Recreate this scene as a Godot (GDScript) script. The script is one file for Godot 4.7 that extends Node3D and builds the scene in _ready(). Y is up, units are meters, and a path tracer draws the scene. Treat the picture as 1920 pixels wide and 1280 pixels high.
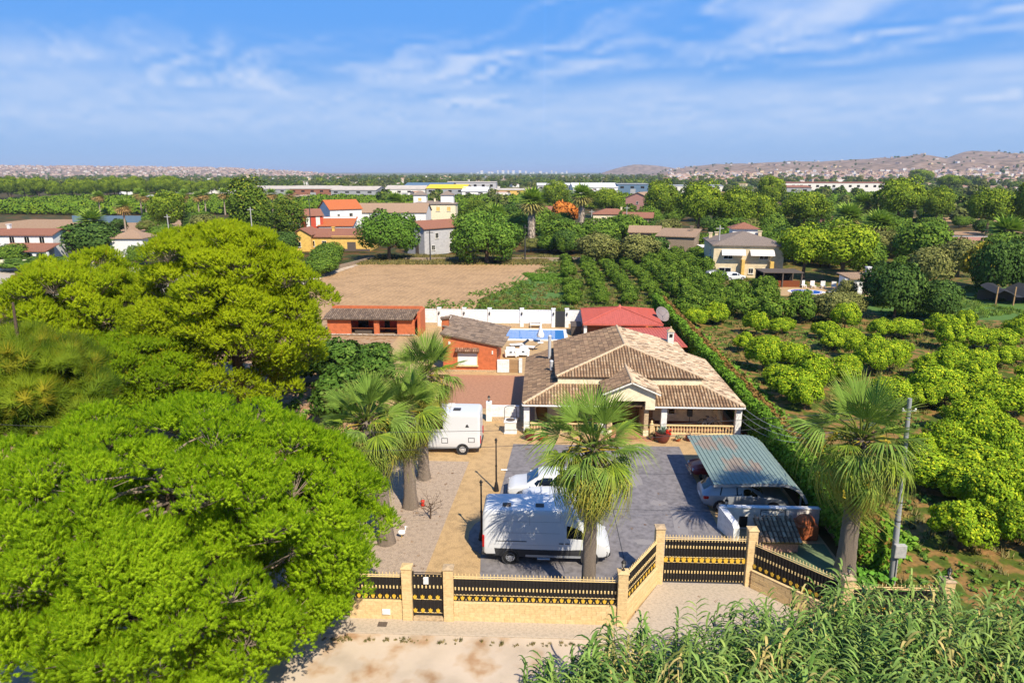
extends Node3D

# ---------------------------------------------------------------- mesh collecting
class MB:
	var v := PackedVector3Array()
	var n := PackedVector3Array()
	var c := PackedColorArray()
	var ix := PackedInt32Array()
	var col := Color.WHITE

	func vert(p: Vector3, m: Vector3) -> int:
		v.append(p)
		n.append(m)
		c.append(col)
		return v.size() - 1

	func face(a: int, b: int, d: int) -> void:  # counter-clockwise seen from the front
		ix.append(a)
		ix.append(d)
		ix.append(b)

	func tri(a: Vector3, b: Vector3, d: Vector3) -> void:
		var m := (b - a).cross(d - a).normalized()
		face(vert(a, m), vert(b, m), vert(d, m))

	func quad(a: Vector3, b: Vector3, d: Vector3, e: Vector3) -> void:
		var m := (d - a).cross(e - b).normalized()
		var k := vert(a, m)
		vert(b, m)
		vert(d, m)
		vert(e, m)
		face(k, k + 1, k + 2)
		face(k, k + 2, k + 3)

	func quad2(a: Vector3, b: Vector3, d: Vector3, e: Vector3, m: Vector3) -> void:  # with a normal of its own
		var k := vert(a, m)
		vert(b, m)
		vert(d, m)
		vert(e, m)
		face(k, k + 1, k + 2)
		face(k, k + 2, k + 3)

	func box(at: Vector3, size: Vector3, b := Basis.IDENTITY, bevel := 0.0) -> void:
		var h := size * 0.5
		var e := minf(bevel, minf(h.x, minf(h.y, h.z)) * 0.9)
		var P := func(x: float, y: float, z: float) -> Vector3: return at + b * Vector3(x, y, z)
		for ax in 3:
			for s in [-1.0, 1.0]:
				var u := (ax + 1) % 3
				var w := (ax + 2) % 3
				var q := []
				for k in [[-1, -1], [1, -1], [1, 1], [-1, 1]]:
					var p := Vector3()
					p[ax] = s * h[ax]
					p[u] = k[0] * (h[u] - e)
					p[w] = k[1] * (h[w] - e)
					q.append(at + b * p)
				if s > 0:
					quad(q[0], q[1], q[2], q[3])
				else:
					quad(q[3], q[2], q[1], q[0])
		if e <= 0.0:
			return
		for ax in 3:  # edges along ax
			var u := (ax + 1) % 3
			var w := (ax + 2) % 3
			for su in [-1.0, 1.0]:
				for sw in [-1.0, 1.0]:
					var p0 := Vector3()
					p0[ax] = -(h[ax] - e)
					p0[u] = su * h[u]
					p0[w] = sw * (h[w] - e)
					var p1 := p0
					p1[ax] = -p0[ax]
					var p2 := p1
					p2[u] = su * (h[u] - e)
					p2[w] = sw * h[w]
					var p3 := p2
					p3[ax] = p0[ax]
					if su * sw > 0:
						quad(at + b * p3, at + b * p0, at + b * p1, at + b * p2) if false else quad(at + b * p0, at + b * p1, at + b * p2, at + b * p3) if ((p1 - p0).cross(p2 - p0)).dot(p0) > 0 else quad(at + b * p3, at + b * p2, at + b * p1, at + b * p0)
					else:
						quad(at + b * p0, at + b * p1, at + b * p2, at + b * p3) if ((p1 - p0).cross(p2 - p0)).dot(p0) > 0 else quad(at + b * p3, at + b * p2, at + b * p1, at + b * p0)
		for sx in [-1.0, 1.0]:
			for sy in [-1.0, 1.0]:
				for sz in [-1.0, 1.0]:
					var p0 := Vector3(sx * h.x, sy * (h.y - e), sz * (h.z - e))
					var p1 := Vector3(sx * (h.x - e), sy * h.y, sz * (h.z - e))
					var p2 := Vector3(sx * (h.x - e), sy * (h.y - e), sz * h.z)
					if (p1 - p0).cross(p2 - p0).dot(p0) > 0:
						tri(at + b * p0, at + b * p1, at + b * p2)
					else:
						tri(at + b * p0, at + b * p2, at + b * p1)

	func bar(a: Vector3, b: Vector3, w: float, h: float) -> void:  # box from a to b
		var d := b - a
		var y := Vector3.UP if absf(d.normalized().y) < 0.95 else Vector3.RIGHT
		var x := y.cross(d).normalized()
		box((a + b) * 0.5, Vector3(w, h, d.length()), Basis(x, d.normalized().cross(x), d.normalized()))

	func tube(pts: Array, radii: Array, sides := 6, caps := true) -> void:
		var first := -1
		var side := Vector3.ZERO
		for i in pts.size():
			var d: Vector3 = (pts[mini(i + 1, pts.size() - 1)] - pts[maxi(i - 1, 0)]).normalized()
			if side == Vector3.ZERO:
				side = d.cross(Vector3.UP if absf(d.y) < 0.9 else Vector3.RIGHT).normalized()
			side = (side - d * side.dot(d)).normalized()
			var up := side.cross(d)
			var r: float = radii[mini(i, radii.size() - 1)]
			for k in sides:
				var a := TAU * k / sides
				var m := side * cos(a) + up * sin(a)
				var at := vert(pts[i] + m * r, m)
				if k == 0 and i == 0:
					first = at
		for i in pts.size() - 1:
			for k in sides:
				var a := first + i * sides + k
				var b := first + i * sides + (k + 1) % sides
				face(a, a + sides, b)
				face(b, a + sides, b + sides)
		if caps:
			for e in [0, pts.size() - 1]:
				var r: float = radii[mini(e, radii.size() - 1)]
				if r < 0.004:
					continue
				var base: int = first + e * sides
				var d: Vector3 = (pts[1] - pts[0] if e == 0 else pts[e] - pts[e - 1]).normalized() * (-1 if e == 0 else 1)
				var k0 := vert(pts[e], d)
				for k in sides:
					vert(v[base + k], d)
				for k in sides:
					if e == 0:
						face(k0, k0 + 1 + k, k0 + 1 + (k + 1) % sides)
					else:
						face(k0, k0 + 1 + (k + 1) % sides, k0 + 1 + k)

	func lathe(profile: Array, sides := 12, at := Vector3.ZERO, b := Basis.IDENTITY) -> void:  # [r, y] upwards
		var rows := []
		for p in profile:
			var row := []
			for k in sides + 1:
				var a := TAU * k / sides
				row.append(at + b * Vector3(cos(a) * p[0], p[1], -sin(a) * p[0]))
			rows.append(row)
		sheet(rows)

	func sheet(rows: Array, smooth := true, flip := false) -> void:  # rows of points; front where columns x rows points
		var nr := rows.size()
		var nc: int = rows[0].size()
		if not smooth:
			for i in nr - 1:
				for j in nc - 1:
					if flip:
						quad(rows[i + 1][j], rows[i + 1][j + 1], rows[i][j + 1], rows[i][j])
					else:
						quad(rows[i][j], rows[i][j + 1], rows[i + 1][j + 1], rows[i + 1][j])
			return
		var k := v.size()
		for i in nr:
			for j in nc:
				var closed: bool = rows[i][0].is_equal_approx(rows[i][nc - 1])
				var l: Vector3 = rows[i][j - 1] if j > 0 else (rows[i][nc - 2] if closed else rows[i][0])
				var r: Vector3 = rows[i][j + 1] if j < nc - 1 else (rows[i][1] if closed else rows[i][nc - 1])
				var m: Vector3 = (r - l).cross(rows[mini(i + 1, nr - 1)][j] - rows[maxi(i - 1, 0)][j])
				if m.length_squared() < 1e-14:
					var ii := 1 if i == 0 else nr - 2
					var l2: Vector3 = rows[ii][j - 1] if j > 0 else (rows[ii][nc - 2] if closed else rows[ii][0])
					var r2: Vector3 = rows[ii][j + 1] if j < nc - 1 else (rows[ii][1] if closed else rows[ii][nc - 1])
					m = (r2 - l2).cross(rows[mini(i + 1, nr - 1)][j] - rows[maxi(i - 1, 0)][j])
				vert(rows[i][j], m.normalized() * (-1.0 if flip else 1.0))
		for i in nr - 1:
			for j in nc - 1:
				var a := k + i * nc + j
				if flip:
					face(a, a + nc + 1, a + 1)
					face(a, a + nc, a + nc + 1)
				else:
					face(a, a + 1, a + nc + 1)
					face(a, a + nc + 1, a + nc)

	func prism(poly: Array, depth: float, t := Transform3D.IDENTITY) -> void:  # outline (x, y) counter-clockwise, from z = 0 to z = depth
		var pv := PackedVector2Array(poly)
		var tris := Geometry2D.triangulate_polygon(pv)
		for i in range(0, tris.size(), 3):
			var a := pv[tris[i]]
			var b := pv[tris[i + 1]]
			var d := pv[tris[i + 2]]
			if (b - a).cross(d - a) < 0:
				var e := b
				b = d
				d = e
			tri(t * Vector3(a.x, a.y, depth), t * Vector3(b.x, b.y, depth), t * Vector3(d.x, d.y, depth))
			tri(t * Vector3(a.x, a.y, 0), t * Vector3(d.x, d.y, 0), t * Vector3(b.x, b.y, 0))
		for i in pv.size():
			var a := pv[i]
			var b := pv[(i + 1) % pv.size()]
			quad(t * Vector3(a.x, a.y, 0), t * Vector3(b.x, b.y, 0), t * Vector3(b.x, b.y, depth), t * Vector3(a.x, a.y, depth))

	func flat(poly: Array, y: float) -> void:  # a level sheet, outline in (x, z)
		var pv := PackedVector2Array(poly)
		var tris := Geometry2D.triangulate_polygon(pv)
		for i in range(0, tris.size(), 3):
			var a := pv[tris[i]]
			var b := pv[tris[i + 1]]
			var d := pv[tris[i + 2]]
			if (b - a).cross(d - a) > 0:
				var e := b
				b = d
				d = e
			tri(Vector3(a.x, y, a.y), Vector3(b.x, y, b.y), Vector3(d.x, y, d.y))

	func ball(at: Vector3, r: Vector3, nu := 8, nv := 6) -> void:
		var rows := []
		for i in nv + 1:
			var e := -PI / 2 + PI * i / nv
			var row := []
			for k in nu + 1:
				var a := TAU * k / nu
				row.append(at + r * Vector3(cos(e) * cos(a), sin(e), -cos(e) * sin(a)))
			rows.append(row)
		sheet(rows)

	func mesh() -> ArrayMesh:
		var a := []
		a.resize(Mesh.ARRAY_MAX)
		a[Mesh.ARRAY_VERTEX] = v
		a[Mesh.ARRAY_NORMAL] = n
		a[Mesh.ARRAY_COLOR] = c
		a[Mesh.ARRAY_INDEX] = ix
		var m := ArrayMesh.new()
		m.add_surface_from_arrays(Mesh.PRIMITIVE_TRIANGLES, a)
		return m


# ---------------------------------------------------------------- nodes
var M := {}
var rng := RandomNumberGenerator.new()


func L(r: float, g: float, b: float) -> Color:  # a colour given as linear reflectance
	return Color(r, g, b).linear_to_srgb()


func rf(a := 0.0, b := 1.0) -> float:
	return rng.randf_range(a, b)


func obj(called: String, what, m: Material, parent: Node = null) -> MeshInstance3D:
	var o := MeshInstance3D.new()
	o.name = called
	o.mesh = what.mesh() if what is MB else what
	o.material_override = m
	(parent if parent else self).add_child(o, true)
	return o


func thing(called: String, label: String, category: String, at := Vector3.ZERO, turn := 0.0, group := "") -> Node3D:
	var o := Node3D.new()
	o.name = called
	add_child(o, true)
	o.position = at
	o.rotation.y = turn
	return tag(o, label, category, group)


func tag(o: Node3D, label: String, category: String, group := "") -> Node3D:
	o.set_meta("label", label)
	o.set_meta("category", category)
	if group:
		o.set_meta("group", group)
	return o


func kind(o: Node3D, k: String, label := "") -> Node3D:
	o.set_meta("kind", k)
	if label:
		o.set_meta("label", label)
	return o


func copy(o: Node3D, at: Vector3, turn := 0.0, size := 1.0, label := "") -> Node3D:
	var r: Node3D = o.duplicate()
	r.name = String(o.name).rstrip("0123456789")
	add_child(r, true)
	r.position = at
	r.rotation.y = turn
	r.scale = Vector3.ONE * size
	if label:
		r.set_meta("label", label)
	return r


func many(called: String, m: Mesh, material: Material, places: Array, colors: Array, parent: Node = null) -> MultiMeshInstance3D:
	var mm := MultiMesh.new()
	mm.transform_format = MultiMesh.TRANSFORM_3D
	mm.use_colors = true
	mm.mesh = m
	mm.instance_count = places.size()
	for i in places.size():
		mm.set_instance_transform(i, places[i])
		mm.set_instance_color(i, colors[i % colors.size()])
	var o := MultiMeshInstance3D.new()
	o.name = called
	o.multimesh = mm
	o.material_override = material
	(parent if parent else self).add_child(o, true)
	return o


func turned(dir: Vector3, spin := 0.0) -> Basis:  # a basis whose y is dir
	var y := dir.normalized()
	var x := y.cross(Vector3.FORWARD if absf(y.z) < 0.9 else Vector3.RIGHT).normalized()
	return Basis(x, y, x.cross(y)) * Basis(Vector3.UP, spin)


# ---------------------------------------------------------------- materials
func noise_tex(freq: float, kind_: int, octaves: int, ramp: Array, size := 512, s := 1, normal := false) -> NoiseTexture2D:
	var f := FastNoiseLite.new()
	f.seed = s
	f.noise_type = kind_ as FastNoiseLite.NoiseType
	f.frequency = freq
	f.fractal_octaves = octaves
	if octaves < 2:
		f.fractal_type = FastNoiseLite.FRACTAL_NONE
	var t := NoiseTexture2D.new()
	t.width = size
	t.height = size
	t.seamless = true
	t.noise = f
	if normal:
		t.as_normal_map = true
	var g := Gradient.new()
	g.offsets = PackedFloat32Array(ramp.map(func(e): return e[0]))
	g.colors = PackedColorArray(ramp.map(func(e): return e[1]))
	t.color_ramp = g
	return t


func grey(v: float) -> Color:
	return Color(v, v, v)


func mat(color: Color, rough := 0.85, tex: Texture2D = null, scale := 1.0, bump: Texture2D = null, bump_scale := 1.0, local := false) -> StandardMaterial3D:
	var m := StandardMaterial3D.new()
	m.albedo_color = color
	m.roughness = rough
	m.metallic_specular = 0.4
	if tex or bump:
		m.uv1_triplanar = true
		m.uv1_world_triplanar = not local
		m.uv1_scale = Vector3.ONE * scale
	m.albedo_texture = tex
	if bump:
		m.heightmap_enabled = true
		m.heightmap_texture = bump
		m.heightmap_scale = bump_scale
	return m


func detail(m: StandardMaterial3D, tex: Texture2D) -> StandardMaterial3D:
	m.detail_enabled = true
	m.detail_albedo = tex
	m.detail_blend_mode = BaseMaterial3D.BLEND_MODE_MUL
	return m


func leafy(backlight := 0.5, rough := 0.6) -> StandardMaterial3D:
	var m := StandardMaterial3D.new()
	m.albedo_color = Color.WHITE
	m.vertex_color_use_as_albedo = true
	m.roughness = rough
	m.metallic_specular = 0.25
	m.backlight_enabled = true
	m.backlight = Color(backlight, backlight, backlight)
	return m


func glass(color := Color(0.05, 0.07, 0.09)) -> StandardMaterial3D:
	var m := mat(color, 0.06)
	m.metallic_specular = 0.6
	return m


# ---------------------------------------------------------------- the scene
func _ready() -> void:
	rng.seed = 7
	var cam := Camera3D.new()
	cam.name = "camera"
	cam.fov = 53.13
	cam.near = 0.5
	cam.far = 60000.0
	cam.position = Vector3(0, 18, 0)
	cam.rotation_degrees = Vector3(-13.95, 2.5, 0)
	add_child(cam)
	cam.current = true
	var we := WorldEnvironment.new()
	we.name = "environment"
	var e := Environment.new()
	e.background_mode = Environment.BG_SKY
	var sm := PanoramaSkyMaterial.new()
	sm.panorama = sky_picture()
	e.sky = Sky.new()
	e.sky.sky_material = sm
	e.tonemap_mode = Environment.TONE_MAPPER_LINEAR
	e.tonemap_exposure = 1.5
	e.fog_enabled = true
	e.fog_density = 0.00009
	e.fog_light_color = Color(0.80, 0.88, 1.0)
	e.sdfgi_enabled = true
	e.ssao_enabled = true
	e.ssil_enabled = true
	we.environment = e
	add_child(we)
	var sun := DirectionalLight3D.new()
	sun.name = "sun"
	sun.light_energy = 1.5
	sun.light_color = Color(1.0, 0.955, 0.87)
	sun.light_angular_distance = 0.5
	sun.shadow_enabled = true
	add_child(sun)
	sun.look_at_from_position(Vector3(45, 100, 81.5), Vector3.ZERO)
	make_materials()
	build_ground()
	build_far()
	build_village()
	build_plot()
	build_house()
	build_vehicles()
	build_plants()


func sky_color(d: Vector3, na: FastNoiseLite, nb: FastNoiseLite) -> Color:
	var el := rad_to_deg(asin(clampf(d.y, -1, 1)))
	var az := rad_to_deg(atan2(d.x, -d.z))
	var h := maxf(el, 0.0)
	var c := Color(0.33, 0.50, 0.78).lerp(Color(0.235, 0.45, 0.83), smoothstep(0.0, 4.5, h))
	c = c.lerp(Color(0.125, 0.365, 0.87), smoothstep(3.0, 12.0, h))
	c = c.lerp(Color(0.035, 0.17, 0.58), smoothstep(11.0, 55.0, h))
	# a thin high layer of cirrus, on a plane far above
	var k := 1.0 / (maxf(d.y, 0.0) + 0.06)
	var px := d.x * k
	var pz := d.z * k
	var s := px * 0.72 + pz * 0.70
	var t := -px * 0.70 + pz * 0.72
	var warp := nb.get_noise_2d(px * 14.0, pz * 14.0)
	var fine := na.get_noise_2d(s * 20.0 + warp * 12.0, t * 70.0 + warp * 40.0)
	var big := nb.get_noise_2d(px * 6.0 + 40.0, pz * 6.0)
	var cover := 0.20 + 0.55 * big
	cover += 0.85 * exp(-pow((az + 12.0) / 5.5, 2) - pow((el - 12.6) / 1.3, 2))
	cover += 0.55 * exp(-pow((az + 33.0) / 14.0, 2) - pow((el - 5.6) / 1.9, 2))
	cover += 0.50 * exp(-pow((az + 9.0) / 17.0, 2) - pow((el - 5.2) / 1.1, 2))
	cover += 0.55 * exp(-pow((az - 10.0) / 8.0, 2) - pow((el - 8.3 - (az - 10.0) * 0.36) / 1.2, 2))
	cover += 0.40 * exp(-pow((az - 28.0) / 12.0, 2) - pow((el - 10.8) / 1.6, 2))
	cover -= 0.40 * exp(-pow((az + 14.0) / 16.0, 2) - pow((el - 9.0) / 1.4, 2))
	var a := clampf(cover + 0.55 * fine * smoothstep(-0.1, 0.5, cover), 0.0, 1.2)
	a = smoothstep(0.05, 1.15, a) * 0.72
	a *= smoothstep(1.0, 4.5, h) * (1.0 - 0.6 * smoothstep(30.0, 70.0, h))
	a = maxf(a, (0.36 + 0.16 * fine) * smoothstep(8.5, 5.0, h + warp * 2.5) * smoothstep(1.0, 4.0, h))
	return c.lerp(Color(0.70, 0.77, 0.93), a) * Color(0.72, 0.725, 0.72)


func sky_picture() -> ImageTexture:
	var na := FastNoiseLite.new()
	na.seed = 5
	na.noise_type = FastNoiseLite.TYPE_SIMPLEX
	na.frequency = 0.03
	na.fractal_octaves = 5
	var nb := FastNoiseLite.new()
	nb.seed = 11
	nb.noise_type = FastNoiseLite.TYPE_SIMPLEX
	nb.frequency = 0.03
	nb.fractal_octaves = 3
	var w := 1024
	var h := 512
	var im := Image.create_empty(w, h, false, Image.FORMAT_RGBF)
	for y in h:
		var el := PI / 2 - PI * (y + 0.5) / h
		for x in w:
			if el < -0.02:
				im.set_pixel(x, y, Color(0.2, 0.2, 0.2))
				continue
			var az := (x + 0.5) / w * TAU - PI
			im.set_pixel(x, y, sky_color(Vector3(sin(az) * cos(el), sin(el), -cos(az) * cos(el)), na, nb))
	im.resize(4096, 2048, Image.INTERPOLATE_CUBIC)
	for y in range(820, 1030):
		var el := PI / 2 - PI * (y + 0.5) / 2048
		for x in range(1448, 2648):
			var az := (x + 0.5) / 4096.0 * TAU - PI
			im.set_pixel(x, y, sky_color(Vector3(sin(az) * cos(el), sin(el), -cos(az) * cos(el)), na, nb))
	return ImageTexture.create_from_image(im)


func make_materials() -> void:
	var fine := noise_tex(0.09, FastNoiseLite.TYPE_SIMPLEX, 4, [[0.0, grey(0.80)], [1.0, grey(1.0)]], 512, 3)
	var blotch := noise_tex(0.012, FastNoiseLite.TYPE_SIMPLEX, 5, [[0.0, grey(0.86)], [0.5, grey(0.96)], [1.0, grey(1.0)]], 512, 4)
	var stain := noise_tex(0.02, FastNoiseLite.TYPE_SIMPLEX, 5, [[0.0, grey(0.70)], [0.45, grey(0.92)], [1.0, grey(1.0)]], 512, 8)
	var cells := noise_tex(0.06, FastNoiseLite.TYPE_CELLULAR, 1, [[0.0, grey(0.6)], [0.4, grey(0.9)], [1.0, grey(1.0)]], 512, 5)
	var bump := noise_tex(0.08, FastNoiseLite.TYPE_SIMPLEX, 4, [[0.0, grey(0)], [1.0, grey(1)]], 512, 6)
	var cellbump := noise_tex(0.06, FastNoiseLite.TYPE_CELLULAR, 1, [[0.0, grey(0)], [1.0, grey(1)]], 512, 5)
	var earth := noise_tex(0.01, FastNoiseLite.TYPE_SIMPLEX, 6, [[0.0, Color(0.80, 0.68, 0.55)], [0.35, Color(0.93, 0.88, 0.82)], [0.6, Color(1, 1, 1)], [1.0, Color(0.96, 0.93, 0.86)]], 1024, 9)
	var weeds := noise_tex(0.012, FastNoiseLite.TYPE_SIMPLEX, 6, [[0.0, Color(0.72, 0.55, 0.36)], [0.42, Color(0.62, 0.52, 0.30)], [0.55, Color(0.42, 0.48, 0.16)], [1.0, Color(0.28, 0.40, 0.08)]], 1024, 12)
	var road_t := noise_tex(0.008, FastNoiseLite.TYPE_SIMPLEX, 6, [[0.0, Color(0.80, 0.66, 0.52)], [0.28, Color(0.95, 0.91, 0.86)], [0.5, Color(1, 1, 1)], [1.0, Color(0.98, 0.98, 0.97)]], 1024, 19)
	var gravel_t := noise_tex(0.10, FastNoiseLite.TYPE_CELLULAR, 1, [[0.0, grey(0.45)], [0.3, grey(0.8)], [0.6, Color(1, 0.97, 0.93)], [1.0, grey(1.0)]], 1024, 15)
	var pave := noise_tex(0.014, FastNoiseLite.TYPE_SIMPLEX, 6, [[0.0, grey(0.80)], [0.4, grey(0.92)], [0.6, grey(0.96)], [1.0, grey(1.0)]], 1024, 18)
	M.fine = fine
	M.blotch = blotch
	M.stain = stain
	M.cells = cells
	M.bump = bump
	M.ground = detail(mat(L(0.30, 0.27, 0.14), 0.95, weeds, 0.012), earth)
	M.road = detail(mat(L(0.58, 0.475, 0.37), 0.95, road_t, 0.05), blotch)
	M.sidewalk = detail(mat(L(0.61, 0.51, 0.40), 0.9, fine, 0.9), blotch)
	M.path = detail(mat(L(0.62, 0.415, 0.205), 0.85, blotch, 0.22, bump, 0.3), fine)
	M.asphalt = detail(mat(L(0.245, 0.225, 0.228), 0.75, pave, 0.16, bump, 0.3), blotch)
	M.gravel = detail(mat(L(0.62, 0.49, 0.38), 0.95, gravel_t, 0.45, cellbump, 2.0), blotch)
	M.patio = detail(mat(L(0.54, 0.27, 0.155), 0.85, blotch, 0.5), fine)
	M.turf = detail(mat(L(0.20, 0.27, 0.13), 0.95, fine, 1.5), blotch)
	M.soil = detail(mat(L(0.56, 0.35, 0.175), 0.97, blotch, 0.03), fine)
	M.weeds = detail(mat(L(0.62, 0.62, 0.5), 0.97, weeds, 0.035, bump, 4.0), fine)
	M.orchard_floor = detail(mat(L(0.78, 0.72, 0.6), 0.97, weeds, 0.05, bump, 4.0), fine)
	M.dirt = detail(mat(L(0.50, 0.335, 0.20), 0.97, earth, 0.09, bump, 3.0), fine)
	M.grass = mat(L(0.10, 0.20, 0.035), 0.95, fine, 0.6)
	M.farland = mat(L(0.21, 0.21, 0.11), 0.97, noise_tex(0.02, FastNoiseLite.TYPE_CELLULAR, 1, [[0.0, Color(0.55, 0.75, 0.4)], [0.5, Color(0.9, 0.85, 0.6)], [1.0, Color(1, 0.9, 0.75)]], 1024, 21), 0.0006)
	M.hill = mat(L(0.36, 0.265, 0.19), 0.97, noise_tex(0.015, FastNoiseLite.TYPE_SIMPLEX, 6, [[0.0, Color(0.45, 0.47, 0.35)], [0.45, Color(0.85, 0.8, 0.75)], [1.0, Color(1, 1, 1)]], 1024, 22), 0.0012)
	M.sea = mat(L(0.03, 0.08, 0.16), 0.4)
	M.white = mat(L(0.82, 0.81, 0.79), 0.8, blotch, 0.4)
	M.warm_white = mat(L(0.80, 0.77, 0.70), 0.85, blotch, 0.3)
	M.cream = mat(L(0.85, 0.745, 0.52), 0.85, blotch, 0.3)
	M.orange = mat(L(0.56, 0.155, 0.06), 0.85, blotch, 0.3)
	M.redwall = mat(L(0.55, 0.085, 0.045), 0.85, blotch, 0.3)
	M.yellow = mat(L(0.78, 0.50, 0.13), 0.85, blotch, 0.2)
	M.greywall = mat(L(0.50, 0.49, 0.50), 0.85, blotch, 0.2)
	M.stonewall = detail(mat(L(0.46, 0.35, 0.25), 0.95, stain, 0.4, bump, 3.0), fine)
	M.block = mat(L(0.72, 0.515, 0.26), 0.9, blotch, 0.8, bump, 0.4)
	M.block2 = mat(L(0.755, 0.55, 0.29), 0.9, blotch, 0.8, bump, 0.4)
	M.mortar = mat(L(0.62, 0.45, 0.25), 0.95, fine, 1.0)
	M.tan = mat(L(0.56, 0.41, 0.25), 0.9, stain, 0.5)
	M.rooftile = mat(Color.WHITE, 0.9, stain, 0.9)
	M.rooftile.vertex_color_use_as_albedo = true
	M.ridge = mat(L(0.66, 0.50, 0.33), 0.9, stain, 0.9)
	M.roof_base = mat(L(0.17, 0.11, 0.07), 0.95, stain, 0.9)
	M.roof_brown = mat(L(0.36, 0.155, 0.095), 0.9, stain, 0.35, bump, 6.0)
	M.roof_orange = mat(L(0.60, 0.17, 0.055), 0.9, stain, 0.35, bump, 6.0)
	M.roof_grey = mat(L(0.30, 0.235, 0.19), 0.9, stain, 0.3, bump, 6.0)
	M.roof_tan = mat(L(0.44, 0.29, 0.185), 0.9, stain, 0.3, bump, 6.0)
	M.redmetal = mat(L(0.52, 0.12, 0.085), 0.55, blotch, 0.3)
	M.iron = mat(L(0.018, 0.016, 0.016), 0.5)
	M.black = mat(L(0.012, 0.012, 0.013), 0.6)
	M.gold = mat(L(0.72, 0.45, 0.05), 0.5)
	M.gold.metallic = 0.15
	M.palegold = mat(L(0.76, 0.56, 0.26), 0.5)
	M.paint = mat(L(0.62, 0.63, 0.65), 0.3)
	M.paint.clearcoat_enabled = true
	M.paint.clearcoat = 0.6
	M.silver = mat(L(0.36, 0.38, 0.41), 0.3)
	M.silver.metallic = 0.35
	M.redpaint = mat(L(0.20, 0.008, 0.012), 0.2)
	M.redpaint.clearcoat_enabled = true
	M.plastic = mat(L(0.035, 0.036, 0.04), 0.6)
	M.rubber = mat(L(0.018, 0.018, 0.019), 0.85)
	M.chrome = mat(L(0.62, 0.62, 0.63), 0.18)
	M.chrome.metallic = 0.9
	M.steel = mat(L(0.58, 0.58, 0.59), 0.4)
	M.steel.metallic = 0.25
	M.lens = mat(L(0.55, 0.56, 0.58), 0.1)
	M.redlens = mat(L(0.40, 0.015, 0.012), 0.2)
	M.glass = glass()
	M.blueglass = glass(L(0.012, 0.045, 0.12))
	M.dark = mat(L(0.015, 0.014, 0.013), 0.9)
	M.wood = mat(L(0.22, 0.060, 0.018), 0.5, stain, 1.5)
	M.lightwood = mat(L(0.42, 0.26, 0.13), 0.7, stain, 1.5)
	M.greywood = mat(L(0.13, 0.10, 0.08), 0.8, stain, 1.5)
	M.wicker = mat(L(0.26, 0.125, 0.035), 0.8, cells, 3.0)
	M.cotton = mat(L(0.80, 0.80, 0.80), 0.9)
	M.water = mat(L(0.035, 0.20, 0.52), 0.08)
	M.pool_tile = mat(L(0.20, 0.42, 0.62), 0.5, fine, 1.0)
	M.pot = mat(L(0.20, 0.052, 0.035), 0.6, stain, 1.5)
	M.terracotta = mat(L(0.50, 0.14, 0.05), 0.85, stain, 1.5)
	M.pink = mat(L(0.60, 0.31, 0.25), 0.9, stain, 0.8)
	M.bark = mat(L(0.20, 0.135, 0.095), 0.95, stain, 1.2, bump, 5.0, true)
	M.palmbark = mat(L(0.44, 0.35, 0.275), 0.95, stain, 2.0, bump, 5.0, true)
	M.twig = mat(L(0.24, 0.185, 0.145), 0.95)
	M.concrete = mat(L(0.45, 0.44, 0.42), 0.9, blotch, 0.8)
	M.wire = mat(L(0.05, 0.05, 0.055), 0.6)
	M.palewire = mat(L(0.5, 0.5, 0.5), 0.5)
	M.leaf = leafy(0.5, 0.75)
	M.needle = leafy(1.0, 0.8)
	M.frond = leafy(0.6, 0.8)
	M.reed = leafy(0.4, 0.8)
	M.shedgrey = mat(L(0.36, 0.37, 0.38), 0.7, blotch, 0.05)
	M.shedblue = mat(L(0.10, 0.17, 0.25), 0.7)
	M.shedroof = mat(L(0.56, 0.49, 0.41), 0.8, blotch, 0.03)
	M.shedyellow = mat(L(0.80, 0.52, 0.03), 0.7)
	M.awning = mat(L(0.74, 0.70, 0.66), 0.9)
	M.beige = mat(L(0.70, 0.57, 0.37), 0.85, blotch, 0.2)
	M.bluewater = mat(L(0.01, 0.10, 0.55), 0.08)


# ---------------------------------------------------------------- ground
func sheet_at(called: String, y: float, m: Material, pts: Array) -> void:
	var b := MB.new()
	b.flat(pts, y)
	kind(obj(called, b, m), "structure")


func V(x: float, z: float) -> Vector2:
	return Vector2(x, z)


func rect(x0: float, z0: float, x1: float, z1: float) -> Array:
	return [V(x0, z0), V(x1, z0), V(x1, z1), V(x0, z1)]


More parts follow.
